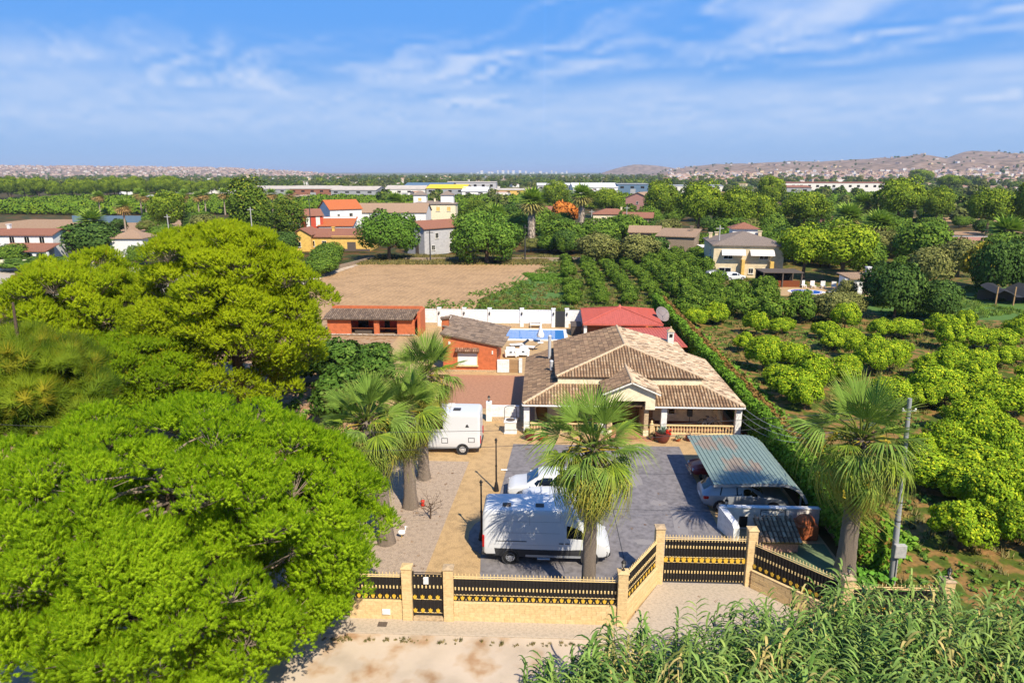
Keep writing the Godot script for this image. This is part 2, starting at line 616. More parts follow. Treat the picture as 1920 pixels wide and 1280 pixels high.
func build_ground() -> void:
	sheet_at("ground", -0.02, M.ground, rect(-900, 40, 900, -700))
	sheet_at("terrain", -0.3, M.farland, rect(-16000, 60, 16000, -14000))
	sheet_at("sea", 0.0, M.sea, rect(-20000, -14000, 20000, -45000))
	sheet_at("road", 0.0, M.road, rect(-60, 12, 60, -23.5))
	var b := MB.new()
	b.box(Vector3(-3, 0.03, -24.0), Vector3(13.4, 0.08, 1.0), Basis.IDENTITY, 0.01)
	kind(obj("pavement", b, M.sidewalk), "structure")
	sheet_at("driveway", 0.05, M.sidewalk, [V(3.7, -23.4), V(3.7, -24.6), V(5.5, -27.6), V(9.4, -27.6), V(12.2, -24.6), V(14, -22), V(4, -22)])
	sheet_at("courtyard", 0.012, M.path, rect(-8.9, -24.6, 14.3, -50.5))
	sheet_at("terrace", 0.016, M.path, rect(-16, -50.5, 14.3, -79.6))
	sheet_at("gravel", 0.03, M.gravel, [V(-5.4, -25), V(-4.5, -40.35), V(-12, -40.35), V(-12, -25)])
	var edge := [V(-1.8, -43.38), V(-2.3, -35.4), V(-2.8, -33.6)]
	for i in 7:
		var a := PI * (0.5 + i / 6.0 * 0.9)
		edge.append(V(-2.45 + cos(a) * 1.15, -31.3 - sin(a) * 1.9))
	edge.append_array([V(-2.7, -28.1), V(-2.75, -25.2), V(3.4, -25.2), V(5.3, -28.0), V(9.3, -28.0), V(9.4, -43.4)])
	sheet_at("asphalt_yard", 0.03, M.asphalt, edge)
	sheet_at("brick_patio", 0.03, M.patio, [V(-8.2, -50.5), V(-1.5, -50.5), V(-1.5, -59.5), V(-8.2, -59.5)])
	sheet_at("green_pad", 0.03, M.turf, [V(9.6, -27.4), V(12.2, -25.0), V(13.9, -25.0), V(14.2, -31.2), V(9.9, -31.2)])
	# joints of the stamped yard
	for j in [[V(4.1, -25.3), V(4.0, -43.3)], [V(-2.0, -34.5), V(9.3, -34.3)], [V(-2.2, -39.0), V(9.3, -39.0)]]:
		var jb := MB.new()
		jb.bar(Vector3(j[0].x, 0.031, j[0].y), Vector3(j[1].x, 0.031, j[1].y), 0.035, 0.006)
		kind(obj("yard_joint", jb, M.plastic), "structure")
	var g := RandomNumberGenerator.new()
	g.seed = 61
	M.oil = mat(L(0.13, 0.118, 0.12), 0.6, M.fine, 1.0)
	M.dusty = mat(L(0.31, 0.285, 0.28), 0.85, M.fine, 1.0)
	for q in [[5.2, -31.0, 0.5, 0.3], [3.9, -37.5, 0.35, 0.5], [6.6, -35.2, 0.6, 0.35], [1.0, -41.0, 0.5, 0.4], [7.6, -30.0, 0.3, 0.3], [6.0, -40.6, 1.4, 0.5], [2.6, -33.8, 0.5, 1.2], [7.4, -33.0, 0.4, 1.6], [5.6, -38.2, 0.5, 1.5]]:
		var ring := []
		for i in 14:
			var t := TAU * i / 14
			var r := g.randf_range(0.6, 1.2)
			ring.append(V(q[0] + cos(t) * q[2] * r, q[1] + sin(t) * q[3] * r))
		sheet_at("yard_stain", 0.034, M.oil if q[2] < 0.5 and q[3] < 0.6 else M.dusty, ring)
	# orchard floors, weeds, the tilled field
	sheet_at("orchard_floor", 0.0, M.orchard_floor, rect(16.2, -22, 75, -88))
	sheet_at("meadow", 0.004, M.weeds, [V(16, -86), V(80, -86), V(90, -150), V(2, -150), V(-2, -118), V(-11, -96), V(-12, -82.5), V(16, -82.5)])
	sheet_at("verge", 0.008, M.grass, [V(-6, -119), V(3.5, -128), V(4.5, -92), V(-9, -97), V(-3, -112)])
	sheet_at("verge", 0.008, M.weeds, [V(-36, -135), V(2, -135), V(2, -152), V(-36, -152)])
	sheet_at("dirt_track", 0.012, M.road, [V(-37, -146), V(-34.5, -146), V(-36.6, -132), V(-39, -112), V(-40, -90), V(-42, -90), V(-41, -114)])
	sheet_at("yard_floor", 0.004, M.dirt, rect(-60, -24.6, -9, -82))
	sheet_at("lane", 0.012, M.road, [V(-36, -139.5), V(12, -142.5), V(12, -145), V(-36, -142)])
	sheet_at("lane", 0.012, M.sidewalk, [V(-90, -86), V(-40, -88), V(-40, -92), V(-90, -90)])
	sheet_at("lawn", 0.008, M.grass, rect(44, -86, 90, -112))
	sheet_at("clearing", 0.006, M.sidewalk, [V(-84, -96), V(-56, -100), V(-54, -130), V(-110, -128)])
	var f := MB.new()
	var x := -41.0
	var rows_l := [V(-38.6, -90), V(-37.4, -112), V(-35, -134)]
	while x < 1.0:  # ploughed furrows
		var z0 := -83.0
		var z1 := -136.0
		var lx := func(z: float) -> float: return x - (z + 83.0) * -0.07
		var hgt := rf(0.03, 0.045)
		var pieces := 18
		var row := []
		for q in [[0.0, 0.0], [0.22, 1.0], [0.5, 0.15], [0.72, -0.0]]:
			var line := []
			for i in pieces + 1:
				var z := lerpf(z0, z1, i / float(pieces))
				line.append(Vector3(x + q[0] * 0.9 + (z + 83.0) * -0.11 , 0.012 + q[1] * hgt, z))
			row.append(line)
		# keep what lies inside the field
		for a in 3:
			for i in pieces:
				var m: Vector3 = row[a][i]
				var left := lerpf(-39.5, -36.5, (-m.z - 83.0) / 53.0)
				var right := -9.5 if m.z > -98 else (lerpf(-9.5, -1.5, clampf((-m.z - 98.0) / 20.0, 0, 1)) if m.z > -121 else 1.0)
				if m.x < left or m.x > right:
					continue
				f.quad(row[a][i], row[a + 1][i], row[a + 1][i + 1], row[a][i + 1])
		x += 0.9
	kind(obj("ploughed_field", f, M.soil), "structure")
	sheet_at("field", 0.006, M.soil, [V(-41, -82), V(-9, -82), V(-9, -98), V(-1, -119), V(2, -137), V(-37, -137)])


# ---------------------------------------------------------------- plants: shapes
func leaf_quad(b: MB, p: Vector3, nrm: Vector3, out: Vector3, size: float, g: RandomNumberGenerator, long := 1.5) -> void:
	var t := nrm.cross(Vector3(g.randf_range(-1, 1), g.randf_range(-1, 1), g.randf_range(-1, 1))).normalized()
	var s := nrm.cross(t)
	var m := (nrm * 0.85 + out * 0.45).normalized()
	var k := b.vert(p - t * size * 0.5 * long, m)
	b.vert(p - s * size * 0.5, m)
	b.vert(p + t * size * 0.5 * long, m)
	b.vert(p + s * size * 0.5, m)
	# front towards nrm
	if (s * -1.0 + t).cross(t * 2.0).dot(nrm) > 0:
		b.face(k, k + 1, k + 2)
		b.face(k, k + 2, k + 3)
	else:
		b.face(k, k + 2, k + 1)
		b.face(k, k + 3, k + 2)


func leaf_crown(seed_: int, R: Vector3, lobes: int, leaves: int, leaf: float, dark: Color, light: Color, tip: Color, tips := 0.15, low := -0.45, lobe_r := 0.42, base := 0.0, long := 1.5) -> ArrayMesh:
	var g := RandomNumberGenerator.new()
	g.seed = seed_
	var b := MB.new()
	var rmin := minf(R.x, minf(R.y, R.z))
	var c0 := Vector3(0, base + R.y, 0)
	for i in lobes:
		var y := lerpf(low, 0.98, (i + 0.5) / lobes)
		var a := i * 2.399963 + g.randf_range(-0.5, 0.5)
		var o := Vector3(sqrt(1 - y * y) * cos(a), y, sqrt(1 - y * y) * sin(a))
		var c := c0 + o * R * g.randf_range(0.5, 0.8)
		var r := rmin * lobe_r * g.randf_range(0.75, 1.25)
		var tone := g.randf_range(0.0, 1.0)
		for j in leaves / lobes:
			var d := Vector3(g.randfn(), g.randfn(), g.randfn()).normalized()
			if d.dot(o) < -0.45:
				d = -d
			var inner := j % 5 == 0
			var p := c + d * r * Vector3(1.1, 0.9, 1.1) * (g.randf_range(0.4, 0.8) if inner else g.randf_range(0.8, 1.12))
			var out := (d * 0.6 + o * 0.6 + Vector3.UP * 0.25).normalized()
			var nrm := (out + Vector3(g.randf_range(-1, 1), g.randf_range(-1, 1), g.randf_range(-1, 1)) * 0.75).normalized()
			b.col = dark.lerp(light, clampf(tone * 0.6 + g.randf_range(0.0, 0.5), 0, 1))
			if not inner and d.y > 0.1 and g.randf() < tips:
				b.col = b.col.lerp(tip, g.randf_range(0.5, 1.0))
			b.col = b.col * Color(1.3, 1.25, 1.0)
			b.col = b.col * Color(1.12, 1.0, 0.65)
			leaf_quad(b, p, nrm, out, leaf * g.randf_range(0.7, 1.3), g, long)
	return b.mesh()


func limb_tree(seed_: int, h: float, r: float, spread: float, limbs := 5, lean := 0.06) -> ArrayMesh:  # trunk with limbs up to height h
	var g := RandomNumberGenerator.new()
	g.seed = seed_
	var b := MB.new()
	var top := Vector3(g.randf_range(-lean, lean) * h, h, g.randf_range(-lean, lean) * h)
	b.tube([Vector3(0, -0.2, 0), Vector3(0, h * 0.1, 0), top * 0.55 + Vector3(r, 0, 0) * 0.3, top], [r * 1.35, r, r * 0.72, r * 0.3], 8)
	for i in limbs:
		var t := 0.42 + 0.5 * i / limbs
		var a := i * 2.4 + g.randf_range(-0.4, 0.4)
		var s := top * t
		var e := s + Vector3(cos(a) * spread, h * g.randf_range(0.22, 0.42), sin(a) * spread) * g.randf_range(0.7, 1.0)
		b.tube([s, s.lerp(e, 0.5) + Vector3(0, -0.06 * h, 0), e], [r * 0.45, r * 0.3, r * 0.1], 5)
	return b.mesh()


func shoot_mesh(seed_: int, length: float, needles: int, nl: float, w: float, spread := 0.75) -> ArrayMesh:
	var g := RandomNumberGenerator.new()
	g.seed = seed_
	var b := MB.new()
	for i in needles:
		var t := pow((i + 0.5) / needles, 0.8)
		var a := i * 2.4 + g.randf_range(-0.3, 0.3)
		var rad := Vector3(cos(a), 0, sin(a))
		var d := (rad * spread * g.randf_range(0.7, 1.2) * (1.15 - 0.6 * t) + Vector3.UP * g.randf_range(0.55, 0.9)).normalized()
		var side := Vector3.UP.cross(rad).normalized() * w * 0.5
		var p := Vector3(0, length * t, 0)
		var tipp := p + d * nl * g.randf_range(0.75, 1.15)
		var m := (rad * 0.3 + Vector3.UP * 0.9).normalized()
		b.col = Color.WHITE * g.randf_range(0.85, 1.1)
		var k := b.vert(p - side, m)
		b.vert(p + side, m)
		b.col = b.col * 1.12
		b.vert(tipp, m)
		if (side * 2.0).cross(tipp - p + side).dot(m) > 0:
			b.face(k, k + 1, k + 2)
		else:
			b.face(k, k + 2, k + 1)
	return b.mesh()


func pine(label: String, at: Vector3, height: float, C: Vector3, R: Vector3, lobes: int, shoots: int, size: float, ca: Color, cb: Color, seed_: int, trunk_r: float, low := -0.55, yellow := 0.0, lobe_r := 0.2, flatness := 0.75, shell := 0.64, pad := 0.36) -> Node3D:
	# C and R: middle and half-axes of the crown, measured from the foot of the trunk
	var g := RandomNumberGenerator.new()
	g.seed = seed_
	var o := thing("pine_tree", label, "tree", at)
	var tr := MB.new()
	var top := Vector3(C.x * 0.7, height * 0.9, C.z * 0.7)
	tr.tube([Vector3(0, -0.3, 0), Vector3(0.1, height * 0.2, 0), top * Vector3(0.5, 0.55, 0.5), top], [trunk_r * 1.3, trunk_r, trunk_r * 0.75, trunk_r * 0.25], 9)
	var tw := MB.new()
	var places := []
	var colors := []
	var per := int(shoots / float(lobes))
	var cs := []
	for i in lobes:
		var y := lerpf(low, 0.97, (i + 0.5) / lobes)
		var a := i * 2.399963 + g.randf_range(-0.35, 0.35)
		var d := Vector3(sqrt(1 - y * y) * cos(a), y, sqrt(1 - y * y) * sin(a))
		cs.append([C + d * R * g.randf_range(shell, minf(0.97, shell + 0.2)), d, minf(R.x, R.z) * lobe_r * g.randf_range(0.7, 1.3)])
	for i in lobes / 3:  # inside
		var d := Vector3(g.randfn(), g.randfn() * 0.7 + 0.2, g.randfn()).normalized()
		cs.append([C + d * R * g.randf_range(0.3, 0.55), d, minf(R.x, R.z) * lobe_r * g.randf_range(0.8, 1.2)])
	var i_lobe := 0
	for q in cs:
		i_lobe += 1
		var c: Vector3 = q[0]
		var od: Vector3 = q[1]
		var r: float = q[2]
		var tone := g.randf_range(-0.15, 0.25)
		var st := top * clampf((c.y - 0.15 * height) / height, 0.12, 0.92)
		st.y = clampf(c.y - Vector2(c.x - st.x, c.z - st.z).length() * 0.4, height * 0.12, height * 0.86)
		st.x = top.x * st.y / top.y
		st.z = top.z * st.y / top.y
		var mid := st.lerp(c, 0.55) + Vector3(g.randf_range(-0.3, 0.3), -0.35, g.randf_range(-0.3, 0.3))
		if i_lobe % 3 == 0 or od.y > 0.5:
			tw.tube([st, mid, c - od * r * 0.9], [trunk_r * 0.22, trunk_r * 0.12, 0.02], 5, false)
		# each lobe carries round pads of shoots
		var pads := maxi(4, int(per / 30.0))
		for k2 in pads:
			var pd := Vector3(g.randfn(), g.randfn() + 0.2, g.randfn()).normalized()
			if pd.y < -0.2:
				pd.y = -pd.y * 0.5
			pd = (pd + od * 0.45).normalized()
			var pc := c + pd * Vector3(r * 1.2, r * flatness, r * 1.2) * g.randf_range(0.8, 1.05)
			var pr := pad * g.randf_range(0.75, 1.25)
			var ptone := g.randf_range(-0.22, 0.22)
			for n in 30:
				var d := (Vector3(g.randfn(), g.randfn(), g.randfn()).normalized() + Vector3.UP * 0.5 + pd * 0.4).normalized()
				var p := pc + d * pr * Vector3(1.1, 0.8, 1.1) * g.randf_range(0.5, 1.0)
				var dir := (d * 0.7 + Vector3.UP * 0.55 + Vector3(g.randf_range(-1, 1), g.randf_range(-0.4, 0.6), g.randf_range(-1, 1)) * 0.2).normalized()
				var s := size * g.randf_range(0.75, 1.25)
				places.append(Transform3D(turned(dir, g.randf() * TAU).scaled(Vector3.ONE * s), p))
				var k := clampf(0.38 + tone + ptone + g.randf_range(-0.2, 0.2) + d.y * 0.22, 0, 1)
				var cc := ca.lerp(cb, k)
				if g.randf() < yellow:
					cc = cc.lerp(Color(0.46, 0.38, 0.03), g.randf_range(0.3, 0.9))
				colors.append(cc)
			tw.tube([c + Vector3(0, -r * 0.25, 0), c.lerp(pc, 0.6) + Vector3(0, -0.1, 0), pc], [0.022, 0.016, 0.008], 3, false)
	obj("trunk", tr, M.bark, o)
	obj("branches", tw, M.twig, o)
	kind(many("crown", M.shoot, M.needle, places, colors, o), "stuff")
	return o


func frond_mesh(seed_: int, petiole: float, length: float, span: float, droop: float, curl: float, ca: Color, cb: Color) -> ArrayMesh:
	# a fan leaf: its stalk leaves the origin along +z, y is its upper side
	var g := RandomNumberGenerator.new()
	g.seed = seed_
	var b := MB.new()
	b.col = ca.lerp(Color(0.30, 0.27, 0.06), 0.4)
	b.tube([Vector3.ZERO, Vector3(0, petiole * 0.06, petiole * 0.5), Vector3(0, 0, petiole)], [0.035, 0.028, 0.02], 4, false)
	var hub := Vector3(0, 0, petiole)
	var n := 30
	for i in n:
		var u := (i + 0.5) / n * 2.0 - 1.0
		var a := u * span + g.randf_range(-0.03, 0.03)
		var l := length * (1.0 - 0.35 * u * u) * g.randf_range(0.85, 1.08)
		var d := Vector3(sin(a), 0, cos(a))
		var s := Vector3(cos(a), 0, -sin(a))
		var w := span / n * l * 0.46
		var dr := droop * g.randf_range(0.5, 1.7)
		var p := func(t: float, k: float, high: float) -> Vector3:
			var q := hub + d * l * t + s * k + Vector3(0, high, 0)
			q.y -= curl * l * t * t * absf(u) + dr * l * maxf(t - 0.4, 0.0) * maxf(t - 0.4, 0.0) * 2.2
			return q
		b.col = ca.lerp(cb, g.randf())
		var l0: Vector3 = p.call(0.03, -w * 0.08, 0)
		var r0: Vector3 = p.call(0.03, w * 0.08, 0)
		var l1: Vector3 = p.call(0.5, -w, 0)
		var m1: Vector3 = p.call(0.5, 0, w * 0.55)
		var r1: Vector3 = p.call(0.5, w, 0)
		var sw := g.randf_range(-0.04, 0.04)
		var l2: Vector3 = p.call(0.78, -w * 0.62 + sw * 0.4, 0)
		var m2: Vector3 = p.call(0.78, sw * 0.4, w * 0.35)
		var r2: Vector3 = p.call(0.78, w * 0.62 + sw * 0.4, 0)
		var tip: Vector3 = p.call(1.0, sw, 0)
		b.tri(l0, l1, m1)
		b.tri(l0, m1, r0)
		b.tri(r0, m1, r1)
		b.quad(l1, l2, m2, m1)
		b.quad(m1, m2, r2, r1)
		b.col = b.col.lerp(Color(0.40, 0.36, 0.10), 0.3)
		b.tri(l2, tip, r2)
	# flip so that the upper side is the front
	for i in range(0, b.ix.size(), 3):
		var q := b.ix[i + 1]
		if b.n[b.ix[i]].y < 0 and i >= 48:
			b.ix[i + 1] = b.ix[i + 2]
			b.ix[i + 2] = q
	for i in b.n.size():
		if b.n[i].y < 0 and i > 11:
			b.n[i] = -b.n[i]
	return b.mesh()


func fan_palm(label: String, at: Vector3, hub: Vector3, r0: float, r1: float, fronds: int, size: float, seed_: int, skirt := 0.3, stalks := 6) -> Node3D:
	var g := RandomNumberGenerator.new()
	g.seed = seed_
	var o := thing("fan_palm", label, "palm tree", at)
	var t := MB.new()
	var pts := []
	var rad := []
	for i in 25:
		var k := i / 24.0
		pts.append(Vector3(hub.x * k * k, hub.y * k - (0.2 if i == 0 else 0.0), hub.z * k * k))
		rad.append(lerpf(r0, r1, pow(k, 0.6)) * (1.0 + (0.035 if i % 2 == 0 else -0.02)) + (0.16 * exp(-k * 16.0) if i < 6 else 0.0))
	t.tube(pts, rad, 12)
	obj("trunk", t, M.palmbark, o)
	var head := MB.new()
	for i in 46:  # old leaf bases below the crown
		var a := i * 2.4
		var y := -1.3 + i / 46.0 * 1.5
		var d := Vector3(cos(a), 0, sin(a))
		head.bar(hub + Vector3(0, y, 0) + d * r1 * 0.7, hub + Vector3(0, y + 0.3, 0) + d * (r1 + 0.22), 0.08, 0.03)
	obj("leaf_bases", head, M.bark, o)
	for i in fronds:
		var k := (i + 0.5) / fronds  # 0 youngest
		var a := i * 2.399963 + g.randf_range(-0.2, 0.2)
		var el := lerpf(1.45, -1.32, pow(k, 0.74)) + g.randf_range(-0.28, 0.28) * minf(1.0, k * 4.0)
		var old := k > 1.0 - skirt
		var vi := 0
		if k > 0.28:
			vi = 1
		if k > 0.52:
			vi = 2
		if old and g.randf() < 0.8:
			vi = 3
		if k > 0.8 and g.randf() < 0.45:
			vi = 4
		var f := obj("frond", M.fronds[vi * 2 + (i % 2)], M.frond, o)
		var dir := Vector3(cos(a) * cos(el), sin(el), sin(a) * cos(el))
		var up := Vector3(-cos(a) * sin(el), cos(el), -sin(a) * sin(el))
		up = (up + Vector3(g.randf_range(-1, 1), 0, g.randf_range(-1, 1)) * 0.45).normalized()
		var x := up.cross(dir).normalized()
		f.transform = Transform3D(Basis(x, dir.cross(x), dir).scaled(Vector3.ONE * size * g.randf_range(0.72, 1.15) * (1.12 if k < 0.3 else 1.0)), hub + Vector3(0, 0.15 - k * 0.6 - maxf(k - 0.6, 0.0) * 1.2, 0) + Vector3(cos(a), 0, sin(a)) * r1 * 0.5)
	for i in stalks:  # hanging fruit stalks
		var a := i * 1.9 + 0.4
		var s := MB.new()
		var d := Vector3(cos(a), 0, sin(a))
		var p0 := hub + Vector3(0, -0.1, 0)
		var p1 := p0 + d * 0.8 * size + Vector3(0, 0.15, 0)
		var p2 := p0 + d * 1.15 * size + Vector3(0, -0.6, 0)
		var p3 := p0 + d * 1.2 * size + Vector3(0, -1.7 * size, 0)
		s.col = Color(0.45, 0.33, 0.04)
		s.tube([p0, p1, p2, p3], [0.03, 0.025, 0.02, 0.01], 4, false)
		for j in 60:
			var q := p1.lerp(p2, g.randf()) if j % 3 == 0 else p2.lerp(p3, g.randf())
			s.col = Color(0.50, 0.36, 0.04).lerp(Color(0.30, 0.30, 0.03), g.randf())
			leaf_quad(s, q + Vector3(g.randfn(), g.randfn(), g.randfn()) * 0.09, Vector3(g.randfn(), g.randfn(), g.randfn()).normalized(), d, 0.07, g, 2.2)
		obj("fruit_stalk", s, M.leaf, o)
	return o


func reed_mesh(seed_: int, h: float) -> ArrayMesh:
	var g := RandomNumberGenerator.new()
	g.seed = seed_
	var b := MB.new()
	var lean := Vector3(g.randf_range(-0.3, 0.3), 0, g.randf_range(-0.3, 0.3))
	var spine := func(t: float) -> Vector3: return lean * h * 0.3 * t * t + Vector3(0, h * t, 0)
	b.col = Color(0.24, 0.25, 0.10)
	b.tube([spine.call(0.0), spine.call(0.4), spine.call(0.8), spine.call(1.0)], [0.017, 0.014, 0.008, 0.003], 4, false)
	var n := 30
	for i in n:
		var t := lerpf(0.2, 1.0, i / float(n - 1))
		var a := (0.0 if i % 2 == 0 else PI) + seed_ * 1.3 + g.randf_range(-0.6, 0.6)
		var d := Vector3(cos(a), 0, sin(a))
		var s := Vector3(-sin(a), 0, cos(a))
		var l := lerpf(0.9, 0.5, absf(t - 0.55) * 1.6) * g.randf_range(0.8, 1.2)
		var w := 0.034 * g.randf_range(0.8, 1.2)
		var p0: Vector3 = spine.call(t)
		var rise := lerpf(0.5, 1.25, t)
		var rows := []
		for k in 5:
			var u := k / 4.0
			var c := p0 + d * l * u * (1.0 - 0.12 * u) + Vector3(0, l * (rise * u - (0.75 + rise * 0.45) * u * u), 0)
			var ww: float = w * [0.6, 1.0, 0.9, 0.6, 0.02][k]
			rows.append([c - s * ww, c + s * ww])
		var tone := g.randf()
		b.col = Color(0.08, 0.155, 0.026).lerp(Color(0.28, 0.38, 0.10), tone)
		if t < 0.4 and g.randf() < 0.4:
			b.col = Color(0.36, 0.29, 0.14)
		b.sheet(rows)
	return b.mesh()


func spray_mesh(seed_: int, n: int, size: float, ca: Color, cb: Color) -> ArrayMesh:  # a leafy tuft that points along +y
	var g := RandomNumberGenerator.new()
	g.seed = seed_
	var b := MB.new()
	for i in n:
		var a := g.randf() * TAU
		var d := (Vector3(cos(a), 0, sin(a)) * g.randf_range(0.1, 0.9) + Vector3.UP * g.randf_range(0.3, 1.0)).normalized()
		var p := d * size * g.randf_range(0.25, 1.0)
		b.col = ca.lerp(cb, g.randf())
		leaf_quad(b, p, (d + Vector3(g.randfn(), g.randfn(), g.randfn()) * 0.5).normalized(), (d + Vector3.UP * 0.3).normalized(), size * 0.34, g, 1.9)
	return b.mesh()


func grass_mesh(seed_: int, n: int, h: float, ca: Color, cb: Color) -> ArrayMesh:
	var g := RandomNumberGenerator.new()
	g.seed = seed_
	var b := MB.new()
	for i in n:
		var a := g.randf() * TAU
		var p := Vector3(g.randf_range(-0.3, 0.3), 0, g.randf_range(-0.3, 0.3)) * h * 2.0
		var d := Vector3(cos(a), 0, sin(a))
		var s := Vector3(-sin(a), 0, cos(a)) * h * 0.09
		b.col = ca.lerp(cb, g.randf())
		var tip := p + d * h * g.randf_range(0.2, 0.6) + Vector3(0, h * g.randf_range(0.6, 1.1), 0)
		var m := (Vector3.UP + d * 0.4).normalized()
		var k := b.vert(p - s, m)
		b.vert(p + s, m)
		b.vert(tip, m)
		if (s * 2).cross(tip - p + s).dot(m) > 0:
			b.face(k, k + 1, k + 2)
		else:
			b.face(k, k + 2, k + 1)
	return b.mesh()


# ---------------------------------------------------------------- the front wall and its fences
func frame_along(called: String, label: String, category: String, a: Vector2, b: Vector2, group := "") -> Node3D:  # local x runs from a to b, z points left of that
	return thing(called, label, category, Vector3(a.x, 0, a.y), atan2(-(b.y - a.y), b.x - a.x), group)


func block_wall(label: String, a: Vector2, b: Vector2, y0: float, h: float) -> void:
	var o := frame_along("block_wall", label, "wall", a, b)
	var l := a.distance_to(b)
	var core := MB.new()
	core.box(Vector3(l / 2, y0 + h / 2 - 0.01, 0), Vector3(l - 0.02, h - 0.02, 0.22))
	obj("mortar_core", core, M.mortar, o)
	var coping := MB.new()
	coping.box(Vector3(l / 2, y0 + h + 0.02, 0), Vector3(l, 0.04, 0.27), Basis.IDENTITY, 0.008)
	obj("coping", coping, M.block2, o)
	var n := int(round(l / 0.41))
	var w := l / n
	var rows := int(round(h / 0.21))
	var full := MB.new()
	full.box(Vector3.ZERO, Vector3(w - 0.008, h / rows - 0.008, 0.25), Basis.IDENTITY, 0.008)
	var half := MB.new()
	half.box(Vector3.ZERO, Vector3(w / 2 - 0.014, h / rows - 0.014, 0.25), Basis.IDENTITY, 0.012)
	var fm := full.mesh()
	var hm := half.mesh()
	for r in rows:
		var y := y0 + (r + 0.5) * h / rows
		for i in n + (r % 2):
			var x := (i + 0.5) * w if r % 2 == 0 else i * w
			var m := fm
			if r % 2 == 1 and i == 0:
				x = w / 4
				m = hm
			elif r % 2 == 1 and i == n:
				x = l - w / 4
				m = hm
			var q := obj("block", m, M.block if rng.randf() < 0.6 else M.block2, o)
			q.position = Vector3(x, y, rf(-0.006, 0.006))


func block_post(label: String, at: Vector2, h: float, lantern := false, turn := 0.0) -> void:
	var o := thing("gate_post", label, "post", Vector3(at.x, 0, at.y), turn)
	var core := MB.new()
	core.box(Vector3(0, h / 2, 0), Vector3(0.36, h, 0.36))
	obj("mortar_core", core, M.mortar, o)
	var n := int(round(h / 0.205))
	var b := MB.new()
	b.box(Vector3.ZERO, Vector3(0.40, h / n - 0.008, 0.40), Basis.IDENTITY, 0.009)
	var m := b.mesh()
	for i in n:
		var q := obj("block", m, M.block if rng.randf() < 0.6 else M.block2, o)
		q.position = Vector3(rf(-0.004, 0.004), (i + 0.5) * h / n, rf(-0.004, 0.004))
	var c := MB.new()
	c.box(Vector3(0, h + 0.03, 0), Vector3(0.46, 0.06, 0.46), Basis.IDENTITY, 0.012)
	var t := h + 0.06
	var p := [Vector3(-0.2, t, 0.2), Vector3(0.2, t, 0.2), Vector3(0.2, t, -0.2), Vector3(-0.2, t, -0.2)]
	for i in 4:
		c.tri(p[i], p[(i + 1) % 4], Vector3(0, t + 0.05, 0))
	obj("cap", c, M.tan if rng.randf() < 0.5 else M.block, o)
	if lantern:
		make_lantern("black lantern on top of the " + label, Vector3(at.x, h + 0.1, at.y))


func make_lantern(label: String, at: Vector3) -> void:
	var o := thing("post_lantern", label, "lantern", at)
	var b := MB.new()
	b.lathe([[0.0, 0.0], [0.07, 0.0], [0.07, 0.02], [0.025, 0.04], [0.02, 0.12], [0.05, 0.15], [0.0, 0.16]], 8)
	obj("stem", b, M.iron, o)
	var g := MB.new()
	g.lathe([[0.05, 0.16], [0.085, 0.34]], 6)
	obj("pane", g, mat(L(0.5, 0.48, 0.42), 0.3), o)
	var c := MB.new()
	for i in 6:
		var a := TAU * i / 6
		c.bar(Vector3(cos(a) * 0.052, 0.15, sin(a) * 0.052), Vector3(cos(a) * 0.09, 0.35, sin(a) * 0.09), 0.012, 0.012)
	c.lathe([[0.0, 0.34], [0.105, 0.34], [0.10, 0.36], [0.05, 0.43], [0.015, 0.46], [0.012, 0.52], [0.0, 0.53]], 6)
	obj("cap", c, M.iron, o)


func fleur(b: MB, x: float, y: float, z: float, s: float) -> void:  # a gilt palmette
	var q := [[-0.3, 0.0], [0.3, 0.0], [0.36, 0.3], [0.5, 0.62], [0.42, 1.0], [0.26, 0.86], [0.2, 0.72], [0.12, 1.12], [-0.12, 1.12], [-0.2, 0.72], [-0.26, 0.86], [-0.42, 1.0], [-0.5, 0.62], [-0.36, 0.3]]
	b.prism(q.map(func(e): return Vector2(x + e[0] * s * 0.95, y + e[1] * s)), 0.02, Transform3D(Basis.IDENTITY, Vector3(0, 0, z)))


